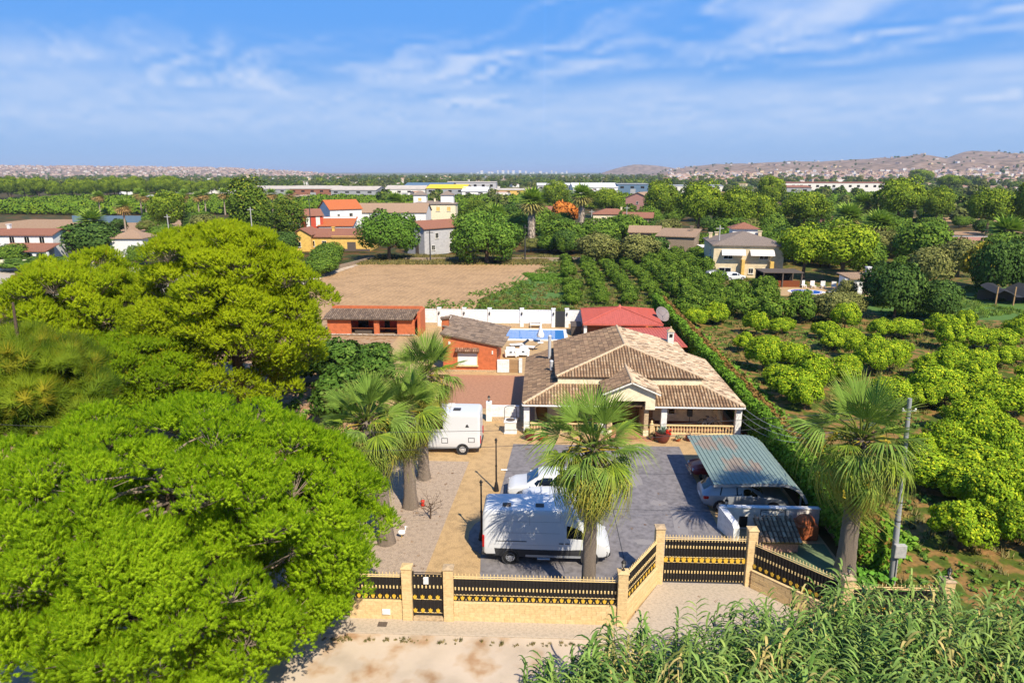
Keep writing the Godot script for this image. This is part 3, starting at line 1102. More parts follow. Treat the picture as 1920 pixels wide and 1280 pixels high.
func fence(called: String, label: String, category: String, a: Vector2, b: Vector2, y0: float, y1: float, pitch: float, opts: Dictionary) -> Node3D:
	var o := frame_along(called, label, category, a, b)
	var l := a.distance_to(b)
	var top := y1 - 0.2
	var sheet_b := MB.new()
	sheet_b.box(Vector3(l / 2, (y0 + top) / 2, -0.03), Vector3(l - 0.02, top - y0 - 0.02, 0.012))
	obj("backing_sheet", sheet_b, M.iron, o)
	var rails := [[y0 + 0.03, 0.04, M.iron], [top, 0.016, M.palegold if not opts.has("plain") else M.iron], [top + 0.09, 0.014, M.palegold if not opts.has("plain") else M.iron]]
	for r in opts.get("rails", []):
		rails.append([r, 0.014, M.palegold])
	for r in rails:
		var rb := MB.new()
		rb.box(Vector3(l / 2, r[0], 0.0), Vector3(l - 0.01, r[1], 0.05), Basis.IDENTITY, 0.006)
		obj("rail", rb, r[2], o)
	var n := int(round(l / pitch))
	var sm := MB.new()
	sm.box(Vector3(0, (y0 + 0.05 + top) / 2, 0.0), Vector3(pitch * 0.52, top - y0 - 0.06, 0.03), Basis.IDENTITY, 0.008)
	var slat := sm.mesh()
	var gm := MB.new()
	gm.box(Vector3(0, (top + y1) / 2 - 0.03, 0), Vector3(0.022, y1 - top - 0.02, 0.022), Basis.IDENTITY, 0.004)
	gm.lathe([[0.02, y1 - 0.05], [0.022, y1 - 0.02], [0.0, y1 + 0.045]], 4)
	var spike := gm.mesh()
	var cm := MB.new()
	cm.box(Vector3.ZERO, Vector3(pitch * 0.40, 0.14, 0.05), Basis.IDENTITY, 0.01)
	var collar := cm.mesh()
	var om := MB.new()
	fleur(om, 0, 0, 0.02, pitch * opts.get("flower_size", 1.15))
	var flower := om.mesh()
	var bt := MB.new()
	bt.box(Vector3.ZERO, Vector3(0.028, 0.07, 0.045), Basis.IDENTITY, 0.006)
	var bead := bt.mesh()
	for i in n:
		var x := (i + 0.5) * l / n
		obj("slat", slat, M.iron, o).position.x = x
		if not opts.has("plain"):
			obj("spike", spike, M.palegold, o).position.x = x
		for y in opts.get("collars", []):
			obj("collar", collar, M.palegold, o).position = Vector3(x, y, 0.005)
		for y in opts.get("beads", []):
			obj("bead", bead, M.palegold, o).position = Vector3(x, y, 0.01)
		for y in opts.get("flowers", []):
			if i % 2 == opts.get("phase", 0):
				obj("ornament", flower, M.gold, o).position = Vector3(x, y, 0.0)
	return o


func build_plot() -> void:
	var zf := -24.5
	block_wall("low block wall left of the small black gate", V(-7.8, zf), V(-5.56, zf), 0.05, 0.83)
	block_wall("long low block wall below the black and gold fence", V(-3.46, zf), V(3.2, zf), 0.05, 0.83)
	block_wall("slanting block wall left of the driveway, in full sun", V(3.55, -24.75), V(5.2, -27.35), 0.05, 0.83)
	block_wall("shaded slanting block wall right of the driveway", V(9.5, -27.35), V(12.0, -24.75), 0.05, 0.83)
	block_wall("block wall behind the reeds at the right end", V(12.5, zf), V(15.9, zf), 0.05, 0.83)
	block_post("ochre block post left of the small black gate", V(-5.36, zf), 2.42)
	block_post("ochre block post between the small gate and the long fence", V(-3.66, zf), 2.42)
	block_post("ochre block post at the left corner of the driveway", V(3.4, zf), 2.42, true)
	block_post("tall ochre block post at the left end of the main gate", V(5.36, -27.55), 2.75)
	block_post("tall ochre block post at the right end of the main gate", V(9.4, -27.55), 2.75)
	block_post("ochre block post at the right corner of the driveway", V(12.25, zf), 2.42, true)
	block_post("ochre block post at the far right among the reeds", V(16.1, zf), 2.42, true)
	fence("fence_panel", "short black and gold fence panel beside the big pine", "fence", V(-7.6, zf), V(-5.56, zf), 0.92, 2.16, 0.145, {"collars": [1.5], "flowers": [0.99], "beads": [1.0], "phase": 1})
	fence("fence_panel", "long black slatted fence with gold spikes before the white van", "fence", V(-3.46, zf), V(3.2, zf), 0.92, 2.16, 0.1448, {"collars": [1.5], "flowers": [0.99], "beads": [1.0], "rails": [1.21]})
	fence("fence_panel", "slanting black and gold fence left of the driveway", "fence", V(3.55, -24.75), V(5.2, -27.35), 0.92, 2.3, 0.14, {"collars": [1.62], "flowers": [1.02], "rails": [1.3, 1.68]})
	fence("fence_panel", "slanting black and gold fence right of the driveway", "fence", V(9.5, -27.35), V(12.0, -24.75), 0.92, 2.3, 0.14, {"collars": [1.62], "flowers": [1.02]})
	fence("fence_panel", "black and gold fence panel behind the reeds below the utility pole", "fence", V(12.5, zf), V(15.9, zf), 0.92, 2.16, 0.145, {"collars": [1.5], "flowers": [0.99]})
	fence("main_gate", "wide black sliding gate with bands of gold ornaments", "gate", V(5.6, -27.5), V(9.18, -27.5), 0.1, 2.42, 0.133, {"collars": [1.86, 0.62], "flowers": [1.12], "rails": [1.36, 1.1], "beads": [0.2, 2.16], "flower_size": 1.7})
	var pg := fence("small_gate", "narrow black pedestrian gate with gold ornaments and a letter box", "gate", V(-5.14, zf), V(-3.88, zf), 0.22, 2.3, 0.15, {"plain": 1, "collars": [1.55], "flowers": [0.98, 0.36], "rails": [0.96, 0.34], "beads": [2.06]})
	var lb := MB.new()
	lb.box(Vector3(0.56, 1.86, 0.06), Vector3(0.21, 0.3, 0.1), Basis.IDENTITY, 0.015)
	lb.box(Vector3(0.56, 1.93, 0.115), Vector3(0.13, 0.03, 0.012))
	obj("letter_box", lb, M.white, pg)
	for x in [0.03, 1.23]:
		var st := MB.new()
		st.box(Vector3(x, 1.2, 0.0), Vector3(0.06, 2.1, 0.06), Basis.IDENTITY, 0.006)
		obj("stile", st, M.iron, pg)
	var step := MB.new()
	step.box(Vector3(-4.51, 0.13, zf + 0.02), Vector3(1.26, 0.12, 0.36), Basis.IDENTITY, 0.01)
	tag(obj("door_step", step, M.tan), "tan step below the small black gate", "step")
	var box := MB.new()
	box.box(Vector3(-6.25, 0.42, zf + 0.15), Vector3(0.34, 0.24, 0.06), Basis.IDENTITY, 0.01)
	box.box(Vector3(-6.25, 0.42, zf + 0.185), Vector3(0.28, 0.18, 0.01))
	tag(obj("meter_box", box, M.white), "small white meter box in the block wall", "meter box")
	var man := MB.new()
	man.box(Vector3(-6.35, 0.075, -24.02), Vector3(0.38, 0.02, 0.3), Basis.IDENTITY, 0.006)
	tag(obj("manhole_cover", man, M.greywood), "rusty square cover in the pavement", "manhole cover")

	# lamp posts
	var lamp := thing("lamp_post", "black lamp post beside the rear of the big white van", "lamp post", Vector3(-2.88, 0.02, -30.88))
	var lb2 := MB.new()
	lb2.lathe([[0.0, 0.0], [0.17, 0.0], [0.17, 0.05], [0.13, 0.1], [0.15, 0.16], [0.10, 0.42], [0.075, 0.46], [0.09, 0.5], [0.06, 0.56]], 8)
	obj("base", lb2, M.iron, lamp)
	var lp := MB.new()
	lp.lathe([[0.055, 0.54], [0.05, 1.5], [0.066, 1.53], [0.066, 1.58], [0.045, 1.62], [0.038, 2.95], [0.06, 2.98], [0.06, 3.02], [0.035, 3.06]], 8)
	obj("pole", lp, M.iron, lamp)
	var lc := MB.new()
	lc.lathe([[0.035, 3.06], [0.075, 3.1], [0.09, 3.16], [0.05, 3.22], [0.02, 3.27], [0.0, 3.3]], 8)
	obj("finial", lc, M.iron, lamp)
	copy(lamp, Vector3(-2.5, 0.02, -36.34), 0.4, 1.0, "black lamp post beside the nose of the white car")

	build_carport()
	build_small_things()
	build_pool_area()


func build_carport() -> void:
	var o := thing("carport", "grey green corrugated metal carport with curved edge and rust patches", "carport", Vector3(0, 0, 0))
	# section across: flat, then rolled down on the right; ribs run along x as seen in the photograph
	var prof := []
	var x0 := 9.2
	for i in 9:
		prof.append(Vector2(lerpf(x0, 12.7, i / 8.0), 2.02 + 0.1 * sin(i / 8.0 * 1.5)))
	for i in range(1, 9):
		var a := i / 8.0 * 1.25
		prof.append(Vector2(12.7 + sin(a) * 1.5, 2.12 - (1 - cos(a)) * 1.5))
	var rib := MB.new()
	var cols := []
	var z := -40.4
	var zs := []
	while z < -33.5:
		for k in [[0.0, 0.0], [0.20, 0.0], [0.235, 0.045], [0.28, 0.045], [0.315, 0.0]]:
			if z + k[0] <= -33.5:
				zs.append([z + k[0], k[1]])
		z += 0.315
	# the ribs in the picture run from the back to the front: sweep the other way
	var xs := []
	var run := 0.0
	var acc := [0.0]
	for i in range(1, prof.size()):
		run += prof[i].distance_to(prof[i - 1])
		acc.append(run)
	var at := func(s: float) -> Array:
		for i in range(1, prof.size()):
			if s <= acc[i] + 1e-4:
				var t: float = (s - acc[i - 1]) / (acc[i] - acc[i - 1])
				var d: Vector2 = (prof[i] - prof[i - 1]).normalized()
				return [prof[i - 1].lerp(prof[i], t), Vector2(-d.y, d.x)]
		return [prof[-1], Vector2(1, 0)]
	var s := 0.0
	while s < run:
		for k in [[0.0, 0.0], [0.15, 0.0], [0.175, 0.04], [0.215, 0.04], [0.24, 0.0]]:
			if s + k[0] <= run:
				var q = at.call(s + k[0])
				xs.append(q[0] + q[1] * k[1])
		s += 0.24
	var rust := FastNoiseLite.new()
	rust.seed = 4
	rust.frequency = 0.9
	var spots := [[10.1, -39.2, 0.75, 1.3], [11.4, -39.0, 0.6, 1.2], [11.0, -36.0, 0.8, 1.2], [12.0, -35.7, 0.45, 0.9]]
	var rows := []
	var nz := 46
	for j in nz + 1:
		var row := []
		for p in xs:
			row.append(Vector3(p.x, p.y, lerpf(-33.5, -40.4, j / float(nz))))
		rows.append(row)
	for j in nz:
		for i in xs.size() - 1:
			var c: Vector3 = (rows[j][i] + rows[j + 1][i + 1]) * 0.5
			var k := 0.0
			for sp in spots:
				var d := Vector2((c.x - sp[0]) / sp[2], (c.z - sp[1]) / sp[3]).length()
				k = maxf(k, smoothstep(1.05, 0.55, d + rust.get_noise_2d(c.x * 2.0, c.z) * 0.7))
			rib.col = Color(0.215, 0.285, 0.25).lerp(Color(0.33, 0.24, 0.17), k * 0.85)
			rib.quad(rows[j][i], rows[j][i + 1], rows[j + 1][i + 1], rows[j + 1][i])
	var rm := mat(Color.WHITE, 0.55, M.blotch, 0.5)
	rm.vertex_color_use_as_albedo = true
	obj("roof_sheet", rib, rm, o)
	var fr := MB.new()
	for i in prof.size() - 1:
		for zz in [-33.55, -40.3]:
			fr.bar(Vector3(prof[i].x, prof[i].y - 0.09, zz), Vector3(prof[i + 1].x, prof[i + 1].y - 0.09, zz), 0.06, 0.14)
	obj("edge_beam", fr, M.shedgrey, o)
	for zz in [-34.2, -37.0, -39.8]:
		var b := MB.new()
		b.tube([Vector3(14.05, 0, zz), Vector3(14.05, 1.2, zz), Vector3(13.7, 1.75, zz), Vector3(12.8, 2.0, zz), Vector3(9.4, 1.93, zz)], [0.05], 6)
		obj("bracket", b, M.shedgrey, o)
	# low white wall in front of it
	var w := thing("garden_wall", "low white rendered wall between the silver car and the dog house", "wall")
	var wb := MB.new()
	wb.box(Vector3(11.9, 0.62, -32.62), Vector3(5.0, 1.2, 0.22), Basis.IDENTITY, 0.02)
	obj("wall_panel", wb, M.warm_white, w)
	var wc := MB.new()
	wc.box(Vector3(11.9, 1.24, -32.62), Vector3(5.04, 0.06, 0.3), Basis.IDENTITY, 0.01)
	obj("coping", wc, M.white, w)
	var wl := MB.new()
	wl.prism([V(0, 0), V(1.5, 0), V(1.5, 0.75), V(1.3, 0.95), V(0.0, 1.22)], 0.34, Transform3D(Basis(Vector3(0.28, 0, 0.96).normalized(), Vector3.UP, Vector3(-0.96, 0, 0.28).normalized()), Vector3(9.6, 0.02, -32.7)))
	obj("side_wall", wl, M.white, w)
	var op := MB.new()
	op.box(Vector3(10.55, 0.45, -32.50), Vector3(0.42, 0.62, 0.05), Basis.IDENTITY, 0.01)
	obj("niche_door", op, M.dark, w)
	make_lantern("black lantern at the left end of the low white wall", Vector3(9.65, 1.22, -32.6))
	# dog house
	var d := thing("dog_house", "pink dog house with a weathered tile roof behind the main gate", "dog house", Vector3(11.75, 0.03, -31.0))
	var db := MB.new()
	db.prism([V(-0.85, 0), V(0.85, 0), V(0.85, 0.62), V(-0.85, 0.62)], 1.15, Transform3D(Basis.IDENTITY, Vector3(0, 0, -0.5)))
	obj("wall", db, M.pink, d)
	var rp := [Vector3(-0.98, 0.6, 0.82), Vector3(0.98, 0.6, 0.82), Vector3(0.98, 1.12, -0.68), Vector3(-0.98, 1.12, -0.68)]
	roof_plane("roof", rp, [Color(0.50, 0.32, 0.19), Color(0.27, 0.17, 0.10), Color(0.60, 0.42, 0.26), Color(0.38, 0.24, 0.14)], 0.22, 0.34, d)
	var sg := thing("iron_sign", "black wrought iron rack of pale letters above the dog house", "sign", Vector3(11.75, 1.18, -31.75))
	var sb := MB.new()
	sb.bar(Vector3(-0.62, 0, 0), Vector3(0.62, 0, 0), 0.03, 0.03)
	sb.bar(Vector3(-0.62, 0.34, 0), Vector3(0.62, 0.34, 0), 0.03, 0.03)
	sb.bar(Vector3(-0.62, 0.3, 0), Vector3(0.1, 0.06, 0), 0.02, 0.02)
	sb.bar(Vector3(0.62, 0.3, 0), Vector3(0.0, 0.1, 0), 0.02, 0.02)
	for x in [-0.61, 0.61]:
		sb.bar(Vector3(x, -0.5, 0), Vector3(x, 0.35, 0), 0.03, 0.03)
	obj("frame", sb, M.iron, sg)
	for i in 9:
		var lt := MB.new()
		lt.box(Vector3(-0.52 + i * 0.13, 0.12 + (0.01 if i % 2 else 0.0), 0.02), Vector3(0.075, 0.11, 0.02), Basis(Vector3.BACK, 0.1 * (i % 3 - 1)), 0.01)
		obj("plate", lt, M.warm_white, sg)
	var sh := thing("wall_shrine", "brown clay oven beside the dog house", "oven", Vector3(13.45, 0.03, -31.9))
	var ob := MB.new()
	ob.box(Vector3(0, 0.4, 0), Vector3(1.1, 0.8, 0.9), Basis.IDENTITY, 0.06)
	obj("base", ob, M.terracotta, sh)
	var oc := MB.new()
	oc.ball(Vector3(0, 0.8, 0), Vector3(0.5, 0.42, 0.42), 12, 8)
	obj("dome", oc, M.terracotta, sh)


func roof_plane(called: String, p: Array, pal: Array, pitch: float, step: float, parent: Node, skip = null) -> Node3D:
	# a slab with rows of barrel tiles on it; p is planar, counter-clockwise seen from above
	var nrm: Vector3 = (p[1] - p[0]).cross(p[2] - p[0]).normalized()
	if nrm.y < 0:
		p.reverse()
		nrm = -nrm
	var across := Vector3.UP.cross(nrm).normalized()
	var down := across.cross(nrm).normalized()
	if down.y > 0:
		down = -down
	across = nrm.cross(down)
	var b := MB.new()
	var n := p.size()
	var poly := PackedVector2Array()
	for q in p:
		poly.append(V((q - p[0]).dot(across), (q - p[0]).dot(down)))
	var tris := Geometry2D.triangulate_polygon(poly)
	for i in range(0, tris.size(), 3):
		var t := [p[tris[i]], p[tris[i + 1]], p[tris[i + 2]]]
		if (t[1] - t[0]).cross(t[2] - t[0]).dot(nrm) < 0:
			t = [t[0], t[2], t[1]]
		b.tri(t[0], t[1], t[2])
		b.tri(t[0] - nrm * 0.1, t[2] - nrm * 0.1, t[1] - nrm * 0.1)
	for i in n:
		b.quad(p[i] - nrm * 0.1, p[(i + 1) % n] - nrm * 0.1, p[(i + 1) % n], p[i])
	var o := obj(called, b, M.roof_base, parent)
	if not M.has("tile"):
		var t := MB.new()
		var rows := []
		for z in [-0.5, 0.5]:
			var row := []
			for k in 6:
				var a := PI * k / 5.0
				var r := 0.32 if z < 0 else 0.37
				row.append(Vector3(-cos(a) * r, sin(a) * r * 1.05 + (0.0 if z < 0 else 0.12), z * 1.12))
			rows.append(row)
		t.sheet(rows, true, true)
		for k in range(1, 5):  # lower end
			t.quad(rows[1][0], rows[1][0], rows[1][k + 1], rows[1][k]) if false else t.tri(rows[1][0], rows[1][k + 1], rows[1][k])
		M.tile = t.mesh()
	var lo := Vector2(1e9, 1e9)
	var hi := -lo
	for q in poly:
		lo = lo.min(q)
		hi = hi.max(q)
	var places := []
	var colors := []
	var x := lo.x + pitch * 0.5
	var basis := Basis(across * pitch, nrm * pitch, down * step)
	while x < hi.x:
		var y := hi.y - step * 0.42
		while y > lo.y:
			if Geometry2D.is_point_in_polygon(V(x, y + 0.02), poly) or Geometry2D.is_point_in_polygon(V(x, y - step * 0.3), poly):
				var c: Vector3 = p[0] + across * x + down * y + nrm * 0.012
				if not (skip != null and skip.call(c)):
					var bb := basis * Basis(Vector3.UP, rf(-0.04, 0.04))
					places.append(Transform3D(bb, c + across * rf(-0.008, 0.008)))
					var col: Color = pal[rng.randi() % pal.size()]
					colors.append(col * rf(0.85, 1.15))
			y -= step
		x += pitch
	if places.size():
		kind(many("tiles", M.tile, M.rooftile, places, colors, o), "stuff")
	return o


func pot(called: String, label: String, at: Vector3, r: float, h: float, m: Material, plant: Array) -> void:
	var o := thing(called, label, "plant pot", at)
	var b := MB.new()
	b.lathe([[0.0, 0.0], [r * 0.6, 0.0], [r * 0.85, h * 0.35], [r, h * 0.8], [r * 0.95, h * 0.93], [r * 1.08, h * 0.94], [r * 1.08, h], [r * 0.9, h], [r * 0.85, h * 0.85], [0.0, h * 0.82]], 16)
	obj("pot", b, m, o)
	var f := MB.new()
	var g := RandomNumberGenerator.new()
	g.seed = int(at.x * 100) + 3
	if plant[0] == "agave":
		for i in 26:
			var a := i * 2.4
			var e := lerpf(1.4, 0.35, i / 26.0)
			var d := Vector3(cos(a) * cos(e), sin(e), sin(a) * cos(e))
			var s := Vector3(-sin(a), 0, cos(a)) * 0.05
			f.col = Color(0.12, 0.19, 0.14).lerp(Color(0.25, 0.32, 0.22), g.randf())
			var p0 := Vector3(0, h * 0.85, 0)
			f.quad(p0 - s, p0 + d * 0.35 - s * 1.3, p0 + d * 0.7 + Vector3(0, -0.04, 0), p0 + d * 0.35 + s * 1.3)
		for i in 5:
			var p := Vector3(g.randf_range(0.25, 0.55), h + g.randf_range(0.0, 0.22), g.randf_range(-0.1, 0.3))
			for j in 24:
				f.col = Color(0.75, 0.03, 0.02) * g.randf_range(0.7, 1.1)
				var d := Vector3(g.randfn(), g.randfn(), g.randfn()).normalized()
				leaf_quad(f, p + d * 0.09, d, d, 0.07, g)
	else:
		var c1: Color = plant[1]
		for j in plant[2]:
			var d := Vector3(g.randfn(), absf(g.randfn()) * 0.9, g.randfn()).normalized()
			f.col = c1 * g.randf_range(0.6, 1.2)
			leaf_quad(f, Vector3(0, h * 0.9, 0) + d * plant[3] * g.randf_range(0.3, 1.0), (d + Vector3.UP * 0.3).normalized(), d, plant[3] * 0.28, g, 1.8)
	obj("plant", f, M.leaf, o)


func build_small_things() -> void:
	pot("plant_pot", "big round brown pot with agave and red flowers by the balustrade", Vector3(8.42, 0.02, -44.2), 0.5, 0.68, M.pot, ["agave"])
	pot("plant_pot", "dark red pot with a yellow green plant at the left porch column", Vector3(-0.72, 0.02, -44.2), 0.36, 0.6, M.pot, ["bush", Color(0.30, 0.36, 0.05), 90, 0.45])
	pot("plant_pot", "orange clay bowl with a small green plant before the left balustrade", Vector3(0.22, 0.02, -44.15), 0.34, 0.36, M.terracotta, ["bush", Color(0.10, 0.22, 0.04), 70, 0.36])
	pot("plant_pot", "tiny clay pot with pale leaves between the big pot and the carport", Vector3(9.5, 0.02, -44.4), 0.2, 0.25, M.terracotta, ["bush", Color(0.35, 0.36, 0.2), 60, 0.34])
	pot("plant_pot", "low dark pot with purple leaves at the back corner of the carport", Vector3(10.3, 0.02, -44.5), 0.28, 0.3, M.pot, ["bush", Color(0.12, 0.06, 0.09), 60, 0.34])
	pot("plant_pot", "dark pot with drooping leaves at the right porch step", Vector3(7.75, 0.02, -44.5), 0.26, 0.35, M.pot, ["bush", Color(0.16, 0.12, 0.06), 50, 0.35])
	# garden well
	var o := thing("garden_well", "square white stone well with an iron arch and dark lid", "well", Vector3(-2.1, 0.02, -45.6))
	var b := MB.new()
	b.box(Vector3(0, 0.42, 0), Vector3(0.82, 0.84, 0.82), Basis.IDENTITY, 0.03)
	b.box(Vector3(0, 0.05, 0), Vector3(0.92, 0.1, 0.92), Basis.IDENTITY, 0.02)
	obj("base", b, M.warm_white, o)
	var r := MB.new()
	r.box(Vector3(0, 0.87, 0), Vector3(0.92, 0.08, 0.92), Basis.IDENTITY, 0.02)
	obj("rim", r, M.white, o)
	var l := MB.new()
	l.lathe([[0.0, 0.915], [0.33, 0.915], [0.33, 0.93], [0.0, 0.96]], 16)
	obj("lid", l, M.greywood, o)
	var a := MB.new()
	var arc := [Vector3(-0.42, 0.9, 0)]
	for i in 9:
		var t := PI * i / 8
		arc.append(Vector3(-cos(t) * 0.42, 1.75 + sin(t) * 0.22, 0))
	arc.append(Vector3(0.42, 0.9, 0))
	a.tube(arc, [0.022], 6)
	obj("arch", a, M.iron, o)
	# white walls by the patio
	var w := thing("garden_wall", "white garden wall between the motorhome and the well", "wall", Vector3(-2.75, 0, -47.9))
	var wb := MB.new()
	wb.box(Vector3(0, 0.6, 0), Vector3(2.4, 1.2, 0.2), Basis.IDENTITY, 0.01)
	obj("wall_panel", wb, M.white, w)
	var wp := MB.new()
	wp.box(Vector3(-1.05, 0.75, 0.02), Vector3(0.42, 1.5, 0.42), Basis.IDENTITY, 0.015)
	obj("pillar", wp, M.white, w)
	var ws := MB.new()
	ws.box(Vector3(0, 0.17, 0.03), Vector3(2.44, 0.34, 0.22), Basis.IDENTITY, 0.01)
	obj("plinth", ws, M.tan, w)
	make_lantern("dark lantern on the white pillar beside the motorhome", Vector3(-3.8, 1.5, -47.88))
	# shrub without leaves, red bucket, white bag
	var s := MB.new()
	var g := RandomNumberGenerator.new()
	g.seed = 3
	for i in 9:
		var an := i * 2.4
		var p0 := Vector3(0, 0.35 + i * 0.06, 0)
		var d := Vector3(cos(an) * 0.8, g.randf_range(0.3, 0.8), sin(an) * 0.8)
		s.tube([p0, p0 + d * 0.45, p0 + d * 0.9 + Vector3(g.randfn() * 0.1, 0.05, g.randfn() * 0.1)], [0.022, 0.014, 0.005], 4, false)
		for j in 4:
			var q := p0 + d * (0.4 + j * 0.13)
			s.tube([q, q + Vector3(g.randfn(), absf(g.randfn()), g.randfn()).normalized() * 0.35], [0.010, 0.004], 3, false)
	s.tube([Vector3(0, -0.05, 0), Vector3(0.03, 0.5, 0), Vector3(0, 0.95, 0.04)], [0.05, 0.04, 0.02], 6)
	var so := obj("bare_shrub", s, M.bark)
	so.position = Vector3(-5.8, 0.03, -32.88)
	tag(so, "leafless shrub on the gravel", "shrub")
	var rb := thing("red_lantern", "small red lantern at the foot of the middle palm", "lantern", Vector3(-6.45, 0.03, -34.3))
	var r1 := MB.new()
	r1.lathe([[0.0, 0.0], [0.11, 0.0], [0.12, 0.06], [0.09, 0.1], [0.1, 0.26], [0.13, 0.3], [0.0, 0.38]], 10)
	obj("body", r1, mat(L(0.5, 0.03, 0.015), 0.4), rb)
	var r2 := MB.new()
	r2.tube([Vector3(-0.09, 0.34, 0), Vector3(-0.07, 0.48, 0), Vector3(0.07, 0.48, 0), Vector3(0.09, 0.34, 0)], [0.01], 4)
	obj("handle", r2, M.iron, rb)
	var wr := thing("bird_figure", "small white bird figure at the foot of the front palm", "figure", Vector3(-6.95, 0.03, -30.9))
	var w1 := MB.new()
	w1.ball(Vector3(0, 0.28, 0), Vector3(0.2, 0.14, 0.12), 10, 8)
	w1.tube([Vector3(0.14, 0.33, 0), Vector3(0.22, 0.5, 0), Vector3(0.2, 0.62, 0)], [0.05, 0.03, 0.045], 6)
	w1.tube([Vector3(0.22, 0.62, 0), Vector3(0.34, 0.6, 0)], [0.03, 0.005], 5)
	obj("body", w1, M.cotton, wr)
	var w2 := MB.new()
	for z in [-0.05, 0.05]:
		w2.tube([Vector3(0, 0.2, z), Vector3(0.02, 0, z)], [0.012], 4)
	obj("leg", w2, M.gold, wr)
	var g2 := MB.new()
	g2.box(Vector3(-2.2, 0.035, -39.2), Vector3(0.4, 0.02, 0.14), Basis.IDENTITY, 0.004)
	tag(obj("drain_cover", g2, M.cotton), "white drain cover in the ochre path", "drain cover")
	# utility pole and its wires
	var p := thing("utility_pole", "tall grey utility pole with meter box beside the right palm", "utility pole", Vector3(15.95, 0, -28.0))
	var pm := MB.new()
	pm.tube([Vector3(0, -0.2, 0), Vector3(-0.2, 4.2, 0), Vector3(-0.4, 8.75, 0)], [0.14, 0.115, 0.085], 10)
	obj("pole", pm, M.shedgrey, p)
	var pb := MB.new()
	pb.box(Vector3(0.0, 1.75, 0.24), Vector3(0.5, 0.62, 0.22), Basis.IDENTITY, 0.02)
	obj("meter_box", pb, M.concrete, p)
	var pc := MB.new()
	pc.tube([Vector3(0.03, 0, 0.17), Vector3(0.0, 1.4, 0.17)], [0.03], 6)
	obj("conduit", pc, M.concrete, p)
	for y in [3.1, 4.0, 5.2, 6.3, 7.3]:
		var pr := MB.new()
		var r0 := lerpf(0.14, 0.085, y / 8.75) + 0.01
		pr.lathe([[r0, -0.03], [r0, 0.03]], 10, Vector3(-0.2 * y / 4.3, y, 0))
		obj("band", pr, M.wire, p)
	var pa := MB.new()
	pa.box(Vector3(-0.36, 8.2, 0), Vector3(0.6, 0.06, 0.06), Basis.IDENTITY, 0.01)
	obj("crossarm", pa, M.concrete, p)
	for i in 3:
		var w3 := MB.new()
		w3.lathe([[0.0, 0.0], [0.035, 0.0], [0.045, 0.05], [0.03, 0.08], [0.0, 0.1]], 6, Vector3(-0.62 + i * 0.26, 8.23, 0))
		obj("insulator", w3, M.cotton, p)
	for i in 3:
		wire("overhead_wire", "pale service wire from the pole to the house corner, %s" % ["lowest", "middle", "topmost"][i], Vector3(15.3 + i * 0.13, 8.15 + i * 0.07, -28.0), Vector3(13.9, 1.35 + i * 0.5, -45.0), 1.5, M.palewire, 0.012)
	for i in 2:
		wire("overhead_wire", "dark overhead wire crossing the yard in front of the house, %s" % ["upper", "lower"][i], Vector3(15.3, 8.3 - i * 0.25, -28.0), Vector3(-40, 8.6 - i * 1.0, -26.5), 1.4 + i * 0.3, M.wire, 0.010)


func wire(called: String, label: String, a: Vector3, b: Vector3, sag: float, m: Material, r: float) -> void:
	var pts := []
	for i in 17:
		var t := i / 16.0
		pts.append(a.lerp(b, t) + Vector3(0, -sag * 4 * t * (1 - t), 0))
	var w := MB.new()
	w.tube(pts, [r], 4, false)
	tag(obj(called, w, m), label, "wire")


func slab(b: MB, x0: float, x1: float, y0: float, y1: float, z0: float, z1: float, bevel := 0.0) -> void:
	b.box(Vector3((x0 + x1) / 2, (y0 + y1) / 2, (z0 + z1) / 2), Vector3(absf(x1 - x0), absf(y1 - y0), absf(z1 - z0)), Basis.IDENTITY, bevel)


func boxes(called: String, m: Material, parent: Node, list: Array, bevel := 0.0) -> MeshInstance3D:
	var b := MB.new()
	for e in list:
		slab(b, e[0], e[1], e[2], e[3], e[4], e[5], bevel)
	return obj(called, b, m, parent)


func window_on(parent: Node, at: Vector3, turn: float, w: float, h: float, frame: Material, pane: Material, sill := true, shutter: Material = null) -> void:
	# at: middle of the opening on the wall face; local z points out
	var o := MeshInstance3D.new()
	var b := MB.new()
	var t := 0.07 if w > 0.5 else 0.04
	b.box(Vector3(0, h / 2, 0.0), Vector3(w + t * 2, t, 0.1))
	b.box(Vector3(0, -h / 2, 0.0), Vector3(w + t * 2, t, 0.1))
	b.box(Vector3(-w / 2 - t / 2 + 0.001, 0, 0.0), Vector3(t, h - t, 0.098))
	b.box(Vector3(w / 2 + t / 2 - 0.001, 0, 0.0), Vector3(t, h - t, 0.098))
	if not shutter and w > 0.6:
		b.box(Vector3(0, 0, 0.005), Vector3(0.05, h - t, 0.06))
	if sill:
		b.box(Vector3(0, -h / 2 - t * 0.9, 0.06), Vector3(w + t * 4, t * 0.8, 0.2))
	o.mesh = b.mesh()
	o.material_override = frame
	o.name = "window"
	parent.add_child(o, true)
	o.position = at
	o.rotation.y = turn
	var p := MB.new()
	p.box(Vector3(0, 0, 0.0), Vector3(w, h - t, 0.03))
	obj("pane", p, pane, o)
	if shutter:
		var s := MB.new()
		var n := int(h / 0.09)
		for i in n:
			s.box(Vector3(0, -h / 2 + (i + 0.5) * h / n, 0.03), Vector3(w - 0.02, h / n - 0.012, 0.03), Basis.IDENTITY, 0.006)
		obj("shutter", s, shutter, o)


